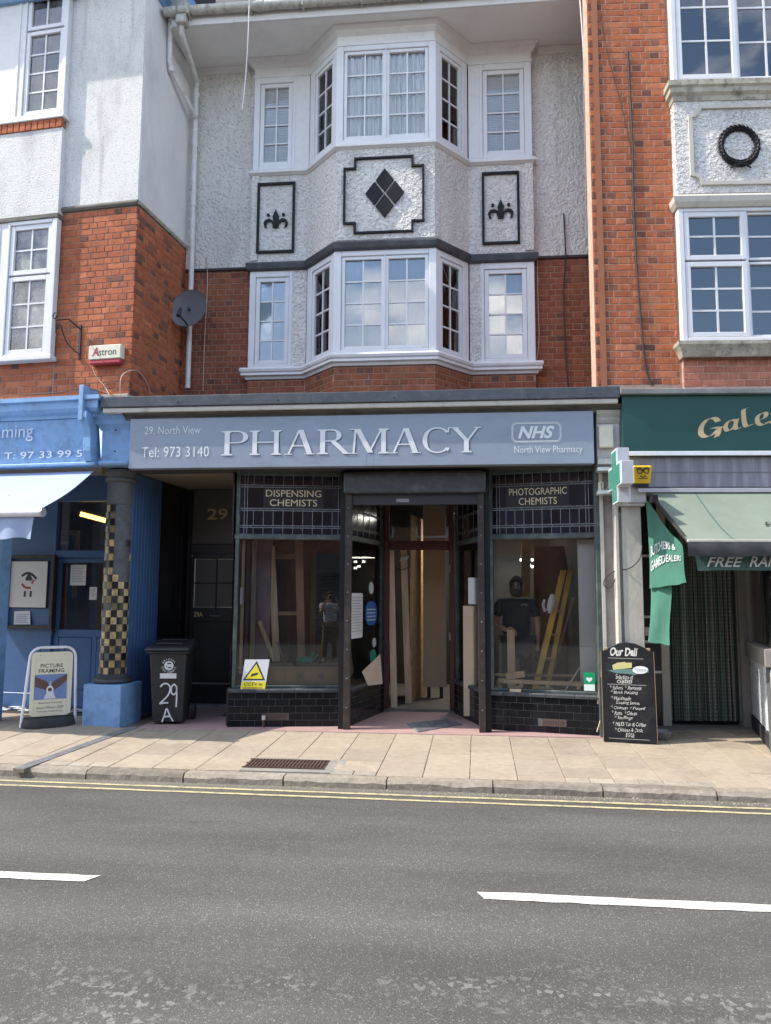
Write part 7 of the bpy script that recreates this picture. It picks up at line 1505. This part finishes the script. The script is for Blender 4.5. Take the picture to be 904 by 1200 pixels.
x0, x1 = SL.p(300, 700, .7)[0], SL.p(317, 700, .7)[0]; part('pillar', MB().box(SL, x0, x1, .7, .95, .04, 2.95), M['mauve'], t, bevel=.01); part('white_edge', MB().box(SL, x0-.035, x0-.002, .68, .74, .04, 2.95), M['white_timber'], t)
t = thing('window_side_boards', 'brown vertical boards lining the left side of the left window', 'boards', tuple(SL.w(.1, .3, .4)))
for k, (a, mt) in enumerate(((.07, 'old_pine'), (.115, 'oxblood'), (.17, 'old_pine'))): part('board', MB().box(SL, a, a+.035, .14+k*.1, .20+k*.1, .6, 2.2), M[mt], t)
part('paper_tag', MB().box(SL, .065, .095, .10, .104, 1.42, 1.62), M['paper'], t)
t = thing('partition_wall', 'dark red and grey partition with a louvred cupboard deep in the left window', 'partition', tuple(SL.w(.8, 1.9, 0)))
part('partition', MB().box(SL, .55, 1.4, 2.0, 2.05, .05, 2.9), M['room_mid'] if 0 else mat('brown_board', (.17, .13, .10), rough=.8, var=.3, vscale=3), t); part('red_band', MB().box(SL, .92, 1.4, 1.96, 2.0, 1.9, 2.15), M['oxblood'], t)
part('post', MB().box(SL, .86, .93, 1.93, 2.0, .05, 2.2), M['old_pine'], t)
for k in range(16): part('louvre', MB().box(SL, .96, 1.38, 1.95+.01, 1.99, 1.0+k*.055, 1.035+k*.055), M['charcoal'], t)
part('step_edge', MB().box(SL, .5, 1.4, 1.5, 1.52, .62, .64), M['dusty'], t)
# green power tool on the platform
t = thing('power_tool', 'green power tool lying on the platform in the left window', 'power tool', tuple(SL.w(1.0, .4, .675)))
x0, x1, z0, z1 = rel(SL, 347, 776, 380, 792, .4); z0 = .676
part('motor_body', MB().tube([SL.w(x0+.0, .4, z0+.05), SL.w(x0+.06, .4, z0+.055), SL.w(x0+.20, .4, z0+.06)], [.035, .05, .045], 14), M['tool_green'], t, smooth=50)
part('guard', MB().lathe(SL.w(x0+.0, .36, z0+.055), [(.03, 0), (.055, .005), (.055, .03), (.03, .035)], 18, tuple(SL.x*-1)), M['rubber'], t)
part('handle', MB().tube([SL.w(x0+.16, .4, z0+.08), SL.w(x0+.22, .42, z0+.15), SL.w(x0+.26, .42, z0+.12), SL.w(x0+.20, .4, z0+.04)], .014, 8), M['tool_green'], t, smooth=50)
part('cable', MB().tube([tuple(v) for v in spline([tuple(SL.w(x0+.20, .4, z0+.04)), tuple(SL.w(x0+.30, .38, z0+.10)), tuple(SL.w(x0+.36, .42, z0+.06)), tuple(SL.w(x0+.28, .45, z0+.012))], 6)], .006, 6), M['rubber'], t)
# notices stuck inside the left side window
tt = lambda name, label, cat, px, mt, y=.022: (lambda r_: tag(part(name, MB().prism(IL, rrect(r_[0], r_[1], r_[2], r_[3], min(r_[1]-r_[0], r_[3]-r_[2])*(.48 if 'oval' in label or 'round' in label else .06)), y, y+.004), M[mt]), label, cat))(rel(IL, *px, y))
n1 = tt('notice', 'long white printed notice taped inside the narrow window by the entrance', 'notice', (412, 695, 425, 747), 'paper')
x0, x1, z0, z1 = rel(IL, 412, 695, 425, 747, .02); mb = MB(); [mb.box(IL, x0+.03, x1-.03-.03*(k % 3), .0195, .0215, z1-.06-k*.034, z1-.052-k*.034) for k in range(int((z1-z0-.1)/.034))]; part('print_line', mb, M['print_grey'], n1)
n2 = tt('oval_sticker', 'blue oval sticker inside the narrow window by the entrance', 'sticker', (429, 705, 442, 732), 'sticker_blue'); x0, x1, z0, z1 = rel(IL, 429, 705, 442, 732, .02)
mb = MB(); [mb.box(IL, x0+.06, x1-.07, .0195, .0215, z0+.06+k*.045, z0+.075+k*.045) for k in range(4)]; part('print_line', mb, M['blind'], n2)
tt('sticker', 'small white cross sticker above the blue oval sticker', 'sticker', (433, 682, 438, 696), 'cross_white'); tt('sticker', 'small white square sticker below the blue oval sticker', 'sticker', (437, 748, 441, 758), 'blind'); tt('round_sticker', 'small round teal sticker low in the narrow window', 'sticker', (434, 762, 441, 776), 'sticker_green')
t = tag(part('cardboard_sheet', MB().hexa([P.w(-1.14, .75, .44), P.w(-.98, .95, .44), P.w(-.975, .94, .44), P.w(-1.135, .74, .44), P.w(-1.22, .80, .60), P.w(-1.02, 1.02, .80), P.w(-1.015, 1.01, .80), P.w(-1.215, .79, .60)]), M['mdf']), 'torn brown cardboard sheet propped low in the narrow left window', 'cardboard')
# doorway: timbers and boards inside
plank('door_stud', 'pale sawn stud standing at the left of the open doorway', P, (462, 833), (458, 643), dy+.12, .085, .05, 'pine', z0c=.04)
plank('door_stud', 'second pale stud at the edge of the chipboard in the doorway', P, (479, 822), (473, 643), dy+.55, .09, .06, 'pine', z0c=.04)
a0, a1 = P.p(479, 700, dy+.62)[0], P.p(496, 700, dy+1.5)[0]
fo = Frame(a0+.04, dy+.62, math.degrees(math.atan2(.9, a1-a0))); tag(part('chipboard_wall', MB().box(fo, 0, math.hypot(.9, a1-a0-.02), 0, .02, .045, 2.7), M['osb']), 'rough strand board partition running back inside the doorway', 'partition')
x0, x1 = P.p(496, 700, dy+1.2)[0], P.p(523, 700, dy+1.2)[0]; z0 = P.p(510, 805, dy+1.2)[1]
t = thing('plain_door_panel', 'plain tan upright board standing on dark feet inside the doorway', 'board', (x0, dy+1.2, .04)); part('panel', MB().box(P, x0, x1, dy+1.2, dy+1.23, z0, 2.9), M['mdf'], t)
for a in (x0+.06, x1-.1): part('foot', MB().box(P, a, a+.05, dy+1.2, dy+1.26, .045, z0), M['ink'], t)
part('cable_box', MB().hexa([P.w(-.86, dy+.5, 2.02), P.w(-.76, dy+.5, 2.04), P.w(-.76, dy+.55, 2.04), P.w(-.86, dy+.55, 2.02), P.w(-.84, dy+.5, 2.08), P.w(-.73, dy+.5, 2.10), P.w(-.73, dy+.55, 2.10), P.w(-.84, dy+.55, 2.08)]), M['paper'], t)
cable('hanging_wire', 'thin wire hanging between the studs at the top of the doorway', P, [(461, 663), (470, 668), (480, 664)], dy+.5, .005, M['cable_dark'], 'wire')
t = tag(part('board', MB().box(P, *sorted((P.p(543, 730, 1.0)[0], P.p(566, 730, 1.0)[0]+.12)), 1.0, 1.02, .06, P.p(555, 710, 1.0)[1]), M['mdf']), 'tan board leaning behind the narrow right window by the entrance', 'board')
tag(part('paper_sheet', MB().box(P, *[P.p(a, 700, .95)[0] for a in (549, 560)], .95, .955, P.p(555, 709, .95)[1]+.01, P.p(555, 677, .95)[1]), M['blind']), 'pale sheet fixed above the tan board in the narrow right window', 'notice')
# right window: white board, low stud frame, ladder, post, stickers
x0, x1, z0, z1 = rel(SR, 677, 640, 700, 800, .22)
t = thing('white_display_board', 'tall white painted boxing at the right side of the right window', 'boxing', tuple(SR.w(x0, .2, .44))); part('panel', MB().box(SR, x0, lenR-.05, .2, .5, .44, 2.2), M['white_panel'], t, bevel=.004); zz = SR.p(690, 758, .2)[1]; part('joint_strip', MB().box(SR, x0, lenR-.05, .1965, .2, zz, zz+.006), M['pier_paint'], t)
t = thing('low_stud_frame', 'low frame of new pale studs across the bottom of the right window', 'timber frame', tuple(SR.w(.6, .12, .44)))
zt = SR.p(640, 798, .12)[1]; part('top_rail', MB().box(SR, .06, lenR-.06, .11, .20, zt-.045, zt), M['pine'], t, bevel=.003)
for a in (582, 609, 640, 676, 698): xx = SR.p(a, 800, .12)[0]; part('upright', MB().box(SR, xx, xx+.045, .112, .198, .475, zt-.046), M['pine'], t, bevel=.003)
plank('timber_offcut', 'sawn timber offcut lying on top of the low stud frame', SR, (593, 793), (615, 790), .14, .07, .14, 'pine')
plank('long_batten', 'dark horizontal batten just above the low stud frame', SR, (580, 791), (676, 792), .30, .03, .03, 'old_pine')
tag(part('splinter', MB().box(SR, SR.p(598, 812, .0)[0], SR.p(611, 812, .0)[0], -.02, .05, .44, .47), M['mdf']), 'broken scrap of wood on the tiled ledge below the right window', 'offcut')
plank('metal_strip', 'thin pale metal strip leaning diagonally in the right window corner', SR, (661, 812), (680, 782), .08, .018, .01, 'alu')
plank('brace_board', 'narrow board edge leaning against the dark post at the right of the entrance', P, (571, 812), (566, 730), .50, .03, .03, 'pine')
plank('corner_batten', 'thin stick leaning against the pier beside the black tiles', P, (700, 858), (706, 838), .06, .012, .01, 'pine')
t = thing('stepladder', 'yellow folding stepladder leaning in the right window wrapped with a white cloth', 'ladder', tuple(P.w(.9, 1.1, .04)))
def rail(px0, py0, px1, py1, y0, y1, wd, mt, nm='rail'):
    (x0, z0), (x1, z1) = P.p(px0, py0, y0), P.p(px1, py1, y1); z0 = max(z0, .05); q = []
    for (x, y, z) in ((x0, y0, z0), (x1, y1, z1)): q += [P.w(x-wd/2, y, z), P.w(x+wd/2, y, z), P.w(x+wd/2, y+.03, z), P.w(x-wd/2, y+.03, z)]
    part(nm, MB().hexa(q), M[mt], t, bevel=.003)
rail(626, 815, 661, 668, .95, 1.35, .075, 'ladder_yellow'); rail(640, 815, 669, 668, 1.05, 1.38, .06, 'ladder_yellow'); rail(648, 790, 673, 700, 1.7, 1.45, .03, 'old_pine', 'rear_rail')
for k in range(5):
    u = .1+k*.19; x, z = P.p(626+35*u, 815-147*u, .95+.4*u); x2_, z2 = P.p(640+29*u, 815-147*u, 1.05+.33*u); part('tread', MB().box(P, x, x2_, .95+.4*u+.03, 1.1+.4*u, z-.01, z+.01), M['old_pine'], t)
c = P.w(*((lambda q: (q[0], 1.10, q[1]))(P.p(648, 712, 1.1)))); mb = MB()
part('cloth', MB().tube([c+Vector((.0, 0, .16)), c+Vector((-.01, -.02, .08)), c+Vector((-.03, -.03, .0)), c+Vector((-.04, -.02, -.07))], [.025, .05, .045, .02], 12), M['tee_white'], t, smooth=70); part('cloth_fold', MB().tube([c+Vector((-.10, -.02, .10)), c+Vector((-.12, -.03, .03)), c+Vector((-.10, -.02, -.04)), c+Vector((-.05, 0, -.02))], [.012, .02, .022, .012], 10), M['tee_white'], t, smooth=70)
plank('yellow_plank', 'worn yellow ladder section standing behind the bearded worker', P, (616, 700), (617, 635), 2.4, .13, .03, 'ladder_yellow')
plank('brown_partition_board', 'dull brown board partition behind the ladder in the right window', P, (653, 800), (652, 640), 2.6, .65, .03, 'brown_board')
for k, (a, b_) in enumerate(((612, 656), (620, 662), (625, 656), (625, 664))): xx, zz = P.p(a, b_, 4.3); tag(part('lamp_glint', MB().box(P, xx-.03, xx+.03, 4.3, 4.32, zz-.02, zz+.02), M['lamp_cool']), 'small bright lamp at the back of the shop behind the worker', 'lamp', 'small lamps at the back of the shop')
xx, zz = P.p(556, 642, 3.6); tag(part('ceiling_light', MB().hexa([P.w(xx-.2, 3.2, zz+.03), P.w(xx+.12, 3.6, zz-.01), P.w(xx+.14, 3.6, zz-.01), P.w(xx-.15, 3.2, zz+.03), P.w(xx-.2, 3.2, zz+.05), P.w(xx+.12, 3.6, zz+.01), P.w(xx+.14, 3.6, zz+.01), P.w(xx-.15, 3.2, zz+.05)]), M['lamp_cool']), 'bright strip light on the ceiling seen through the narrow right window', 'lamp')
# AED sticker on the right glass
x0, x1, z0, z1 = rel(SR, 684, 788, 698, 810, .05)
t = thing('aed_sign', 'green defibrillator heart sticker in the lower right corner of the right window', 'sticker', tuple(SR.w(x0, .05, z0)))
part('sticker', MB().prism(SR, rrect(x0, x1, z0+(z1-z0)*.36, z1, .012), .05, .054), M['aed_green'], t); part('sticker', MB().box(SR, x0+.004, x1-.004, .05, .054, z0, z0+(z1-z0)*.355), M['cross_white'], t)
mx_, mz_ = (x0+x1)/2, z0+(z1-z0)*.62; part('heart', MB().prism(SR, [(mx_+.032*(.9*math.sin(a)**3)*1.2, mz_+.028*(.95*math.cos(a)-.38*math.cos(2*a)-.15*math.cos(3*a))) for a in [k*.35 for k in range(18)]], .0485, .0498), M['sign_white'], t)

# grit and small stones gathered in the channel, a few scraps on the paving
rr = random.Random(21); mb = MB()
for k in range(1500):
    x = rr.uniform(-5.6, 3.6); d = abs(rr.gauss(0, .07)); s_ = rr.uniform(.003, .008)*(1 if rr.random() < .93 else 1.8); c = S.w(x, -.005-d, 0); c.z = RZ+s_*.3; a = rr.uniform(0, 6)
    q = [c+V3((math.cos(a+i*1.571)*s_, math.sin(a+i*1.571)*s_*rr.uniform(.6, 1), -s_*.5)) for i in range(4)]+[c+V3((math.cos(a)*s_*.3, math.sin(a)*s_*.3, s_*.6))]
    mb.add(q, [(0, 1, 4), (1, 2, 4), (2, 3, 4), (3, 0, 4)])
tag(part('grit', mb, M['slab'], kind='stuff'), 'fine grit and small stones gathered in the gutter along the kerb', 'grit')

# the shop's own lit lamps, seen through the glass at the back
for nm, loc, e_ in (('strip_lamp', (.15, 3.3, 2.8), 11), ('rear_lamp', (.85, 4.0, 2.2), 2.5)):
    ld = bpy.data.lights.new(nm, 'AREA'); ld.energy = e_; ld.size = .5; ld.color = (1, .93, .82); lo = bpy.data.objects.new(nm, ld); COL.objects.link(lo); lo.location = loc
# ================================================================== people
def skin_mesh(name, joints, edges, mt, parent, root, lv=2):
    names = list(joints); me = bpy.data.meshes.new(name); o0 = origin(parent)
    me.from_pydata([tuple(Vector(joints[n][0])-o0) for n in names], [(names.index(a), names.index(b_)) for a, b_ in edges], []); me.update(); me.materials.append(mt)
    o = bpy.data.objects.new(name, me); COL.objects.link(o); o.parent = parent
    sk = o.modifiers.new('skin', 'SKIN'); sk.use_smooth_shade = True; sk.branch_smoothing = .6
    if not me.skin_vertices: me.attributes.new if False else None
    if not me.skin_vertices:
        bpy.context.view_layer.objects.active = o; o.select_set(True)
    lay = me.skin_vertices[0].data if len(me.skin_vertices) else None
    if lay:
        for n, d in zip(names, lay):
            r_ = joints[n][1]; d.radius = r_ if isinstance(r_, tuple) else (r_, r_); d.use_root = (n == root)
    sb = o.modifiers.new('subdivision', 'SUBSURF'); sb.levels = lv; sb.render_levels = lv
    return o
def person(label, base, J, extra, clothes, hairmt, beard, facing, group=None):
    """J: joint -> (point, radius); limbs as connected edges; facing = unit vector the head looks along"""
    t = thing('person', label, 'person', tuple(base))
    E_ = [('pelvis', 'spine'), ('spine', 'chest'), ('chest', 'neck'), ('neck', 'jaw'), ('jaw', 'face'), ('face', 'crown')]
    f = Vector(facing).normalized(); side = Vector((f.y, -f.x, 0))
    fc = Vector(J['face'][0])
    J['nose'] = (fc+f*.095-Vector((0, 0, .005)), .016); J['nose_root'] = (fc+f*.06, .03); E_ += [('face', 'nose_root'), ('nose_root', 'nose')]
    for s_ in 'lr':
        E_ += [('chest', 'sh_'+s_), ('sh_'+s_, 'el_'+s_), ('el_'+s_, 'wr_'+s_), ('wr_'+s_, 'palm_'+s_), ('pelvis', 'hip_'+s_), ('hip_'+s_, 'kn_'+s_), ('kn_'+s_, 'an_'+s_), ('an_'+s_, 'toe_'+s_)]
    for k, pts in extra.items():                  # fingers: chain from the palm
        prev = 'palm_'+k[-1]
        for i, p_ in enumerate(pts): J[k+str(i)] = (p_, .0085 if i else .0095); E_.append((prev, k+str(i))); prev = k+str(i)
    skin_mesh('body', J, E_, M['skin'], t, 'pelvis')
    for nm, mt, js, es, root in clothes: skin_mesh(nm, js, es, M[mt], t, root)
    # hair cap, eyes, brows, beard, ears
    def shell(c, rx, ry, rz, cond, nm, mt, n=18):
        mb = MB(); vs = []; idx = {}
        for i in range(n+1):
            for j in range(2*n):
                th = math.pi*i/n; ph = math.pi*j/n; d = side*(math.sin(th)*math.cos(ph)*rx)+f*(math.sin(th)*math.sin(ph)*ry)+Vector((0, 0, math.cos(th)*rz)); jj = 1+.03*math.sin(i*3.1+j*2.3); vs.append(c+d*jj)
        fs = []
        for i in range(n):
            for j in range(2*n):
                q = (i*2*n+j, i*2*n+(j+1) % (2*n), (i+1)*2*n+(j+1) % (2*n), (i+1)*2*n+j); m_ = sum((vs[a] for a in q), Vector())/4-c
                if cond(m_.dot(side)/rx, m_.dot(f)/ry, m_.z/rz): fs.append(q)
        mb.add(vs, fs); part(nm, mb, M[mt], t, smooth=80)
    shell(fc+Vector((0, 0, .03))-f*.01, .088, .108, .115, lambda a, b_, c: c > .12+.75*max(b_, 0) or (b_ < -.1 and c > -.45), 'hair', hairmt)
    if beard: shell(fc-Vector((0, 0, .045))+f*.005, .082, .098, .092, lambda a, b_, c: b_ > -.15 and c < (.12 if abs(a) < .75 else .5) and not (abs(a) < .25 and -.25 < c < -.08 and b_ > .8), 'beard', hairmt)
    for s_ in (-1, 1):
        e = fc+side*.031*s_+f*.081+Vector((0, 0, .028)); part('eye', MB().lathe(e-f*.008, [(.003, 0), (.011, .004), (.012, .009), (.006, .014)], 10, tuple(f)), M['ink'], t, smooth=60)
        e = fc+side*.032*s_+f*.088+Vector((0, 0, .047)); part('eyebrow', MB().tube([e-side*.018, e+f*.002+Vector((0, 0, .004)), e+side*.018], .005, 6), M[hairmt], t)
        e = fc+side*.083*s_-f*.005+Vector((0, 0, .0)); part('ear', MB().tube([e+Vector((0, 0, .03)), e+side*.012*s_, e-Vector((0, 0, .025))], [.008, .014, .008], 8), M['skin'], t, smooth=60)
    part('mouth', MB().tube([fc+f*.088-Vector((0, 0, .050))-side*.022, fc+f*.096-Vector((0, 0, .051)), fc+f*.088-Vector((0, 0, .050))+side*.022], .005, 6), M['print_brown'], t)
    return t
V = Vector
def fingers(k, palm, along, across, down, curl=.5, ln=.075):
    """five separate fingers from the palm point; along = reach, across = thumb side, down = curl direction"""
    r_ = {}; al, ac, dn = V(along).normalized(), V(across).normalized(), V(down).normalized()
    for i, (o_, l_) in enumerate(((.030, .92), (.010, 1.05), (-.010, .98), (-.029, .76))):
        b_ = palm+al*.04+ac*o_; r_['finger%d_%s' % (i, k)] = [b_, b_+al*ln*.45*l_+dn*.01*curl, b_+al*ln*(.8-.25*curl)*l_+dn*ln*.55*curl*l_, b_+al*ln*(.95-.6*curl)*l_+dn*ln*.95*curl*l_]
    r_['thumb_%s' % k] = [palm+ac*.035-al*.01, palm+ac*.058+al*.015+dn*.01, palm+ac*.066+al*.040+dn*.02*(1+curl)]
    return {a: v for a, v in r_.items()}
def chain(names): return list(zip(names[:-1], names[1:]))
# --- the bearded worker inside the right window, hand on an upright timber
wx, wy = P.p(605, 690, 1.25)[0], 1.25; zf = P.p(605, 688, 1.2)[1]; H0 = zf-1.60
hx, hz = P.p(599, 741, 1.05)
b = lambda x, y, z: V((wx+x, wy+y, z+H0))
J = dict(pelvis=(b(0, .02, .95), (.155, .12)), spine=(b(0, .02, 1.12), (.155, .115)), chest=(b(0, .01, 1.34), (.17, .12)), neck=(b(0, .01, 1.47), .058), jaw=(b(0, -.005, 1.545), .060), face=(b(0, -.015, 1.60), .078), crown=(b(0, -.0, 1.68), .080),
         sh_r=(b(-.20, .01, 1.40), .062), el_r=(b(-.285, -.02, 1.14), .045), wr_r=(V((hx-.075, 1.09, hz+.035)), .028), palm_r=(V((hx-.02, 1.07, hz+.02)), (.036, .018)),
         sh_l=(b(.20, .01, 1.40), .062), el_l=(b(.27, .03, 1.13), .045), wr_l=(b(.26, -.03, .90), .028), palm_l=(b(.255, -.05, .82), (.036, .02)),
         hip_l=(b(.10, .02, .88), .095), kn_l=(b(.12, .0, .50), .062), an_l=(b(.12, .03, .10), .042), toe_l=(b(.13, -.13, .04), .038), hip_r=(b(-.10, .02, .88), .095), kn_r=(b(-.12, .0, .50), .062), an_r=(b(-.12, .03, .10), .042), toe_r=(b(-.13, -.13, .04), .038))
ex = fingers('r', J['palm_r'][0], (1, -.2, -.25), (.1, -.3, 1), (.1, -.6, -1), .6); ex.update(fingers('l', J['palm_l'][0], (0, -.1, -1), (-1, -.1, 0), (-.2, 1, 0), .4))
up_ = lambda n, k=1.0, d=(0, 0, 0): (V(J[n][0])+V(d), tuple(c*k for c in J[n][1]) if isinstance(J[n][1], tuple) else J[n][1]*k)
tee = dict(a=up_('pelvis', 1.42, (0, 0, -.05)), b=up_('spine', 1.36), c=up_('chest', 1.42, (0, 0, .03)), d=(b(0, .01, 1.455), .118), e=up_('sh_r', 1.5, (0, 0, .012)), f=(b(-.262, -.012, 1.21), .068), g=up_('sh_l', 1.5, (0, 0, .012)), h=(b(.252, .02, 1.21), .068))
tro = dict(a=up_('pelvis', 1.34, (0, 0, -.03)), b=up_('hip_l', 1.12), c=up_('kn_l', 1.3), d=(b(.12, .03, .07), .068), e=up_('hip_r', 1.12), f=up_('kn_r', 1.3), g=(b(-.12, .03, .07), .068))
te = [('a', 'b'), ('b', 'c'), ('c', 'd'), ('c', 'e'), ('e', 'f'), ('c', 'g'), ('g', 'h')]; tr_ = [('a', 'b'), ('b', 'c'), ('c', 'd'), ('a', 'e'), ('e', 'f'), ('f', 'g')]
pw = person('bearded man in a black T-shirt inside the right window, hand on a timber', (wx, wy, .04), J, ex, [('tee_shirt', 'tee_black', tee, te, 'a'), ('trousers', 'denim', tro, tr_, 'a')], 'hair', True, (-.12, -1, 0))
mb = MB(); ribbon(mb, P.w, [(wx+.05, H0+1.37), (wx+.09, H0+1.385), (wx+.13, H0+1.37)], .022, wy-.135); part('shirt_print', mb, M['dusty'], pw)
tag(part('upright_timber', MB().box(P, hx-.045, hx+.045, 1.03, 1.08, .06, hz+.03), M['pine'], bevel=.003), 'short upright timber that the bearded man steadies with his hand', 'timber')
tag(part('work_glove', MB().tube([b(.255, -.05, .80), b(.27, -.06, .72), b(.30, -.06, .62), b(.32, -.05, .54)], [.035, .05, .045, .02], 10), M['rubber'], smooth=60), 'dark tool pouch hanging from the left hand of the bearded man', 'tool bag')
# --- the photographer, standing in the road behind the lens, seen only mirrored in the left shop glass
px_, py_ = CAM.x, CAM.y-.40; b = lambda x, y, z: V((px_+x, py_+y, z-.14+.06))
ph = V((CAM.x, CAM.y-.045, CAM.z-.01))
J = dict(pelvis=(b(0, -.02, .95), (.15, .115)), spine=(b(0, -.02, 1.12), (.15, .11)), chest=(b(0, .0, 1.34), (.165, .115)), neck=(b(0, .01, 1.47), .056), jaw=(b(0, .025, 1.545), .058), face=(b(0, .03, 1.60), .076), crown=(b(0, .01, 1.68), .080),
         sh_r=(b(.19, .0, 1.39), .058), el_r=(b(.25, .14, 1.20), .043), wr_r=(ph+V((.115, -.06, -.05)), .027), palm_r=(ph+V((.085, -.035, -.025)), (.034, .018)),
         sh_l=(b(-.19, .0, 1.39), .058), el_l=(b(-.25, .14, 1.20), .043), wr_l=(ph+V((-.115, -.06, -.05)), .027), palm_l=(ph+V((-.085, -.035, -.025)), (.034, .018)),
         hip_l=(b(-.10, -.02, .88), .092), kn_l=(b(-.12, .0, .50), .06), an_l=(b(-.13, -.02, .10), .042), toe_l=(b(-.15, .14, .04), .038), hip_r=(b(.10, -.02, .88), .092), kn_r=(b(.12, .0, .50), .06), an_r=(b(.13, -.02, .10), .042), toe_r=(b(.15, .14, .04), .038))
ex = {}
for k, s_ in (('r', 1), ('l', -1)): ex.update(fingers(k, J['palm_'+k][0], (-s_*.55, .05, .55), (0, -.2, 1), (-s_, -.2, .1), .25, .05))
tee = dict(a=up_('pelvis', 1.42, (0, 0, -.05)), b=up_('spine', 1.36), c=up_('chest', 1.42, (0, 0, .03)), d=(b(0, .01, 1.455), .115), e=up_('sh_r', 1.5, (0, 0, .012)), f=(b(.235, .10, 1.26), .066), g=up_('sh_l', 1.5, (0, 0, .012)), h=(b(-.235, .10, 1.26), .066))
tro = dict(a=up_('pelvis', 1.34, (0, 0, -.03)), b=up_('hip_l', 1.12), c=up_('kn_l', 1.3), d=(b(-.13, -.02, .07), .066), e=up_('hip_r', 1.12), f=up_('kn_r', 1.3), g=(b(.13, -.02, .07), .066))
pp = person('person in pale T-shirt and brown trousers raising a phone in the road', (px_, py_, RZ), J, ex, [('tee_shirt', 'tee_white', tee, te, 'a'), ('trousers', 'khaki', tro, tr_, 'a')], 'hair', False, (0, 1, -.02))
tag(part('phone', MB().box(P, ph.x-.078, ph.x+.078, ph.y-.006, ph.y+.003, ph.z-.038, ph.z+.038), M['ink'], bevel=.004), 'dark phone held up in both hands by the photographer', 'phone')
# ------------------------------------------------------------------ repeats share a group
GR = {'awning': 'awnings over the neighbouring shops', 'stud': 'timber studs behind the left window', 'leaning_batten': 'battens leaning in the left window', 'cross_rail': 'cross rails behind the left window',
      'door_stud': 'studs inside the doorway', 'loose_wire': 'loose wires on the left building', 'brick_cable': 'cables on the tall brick pier', 'wall_cable': 'cables on the pharmacy building wall', 'sticker': 'small stickers in the narrow window'}
for o in COL.objects:
    if o.parent is None and 'label' in o and 'group' not in o and o.name.split('.')[0] in GR: o['group'] = GR[o.name.split('.')[0]]
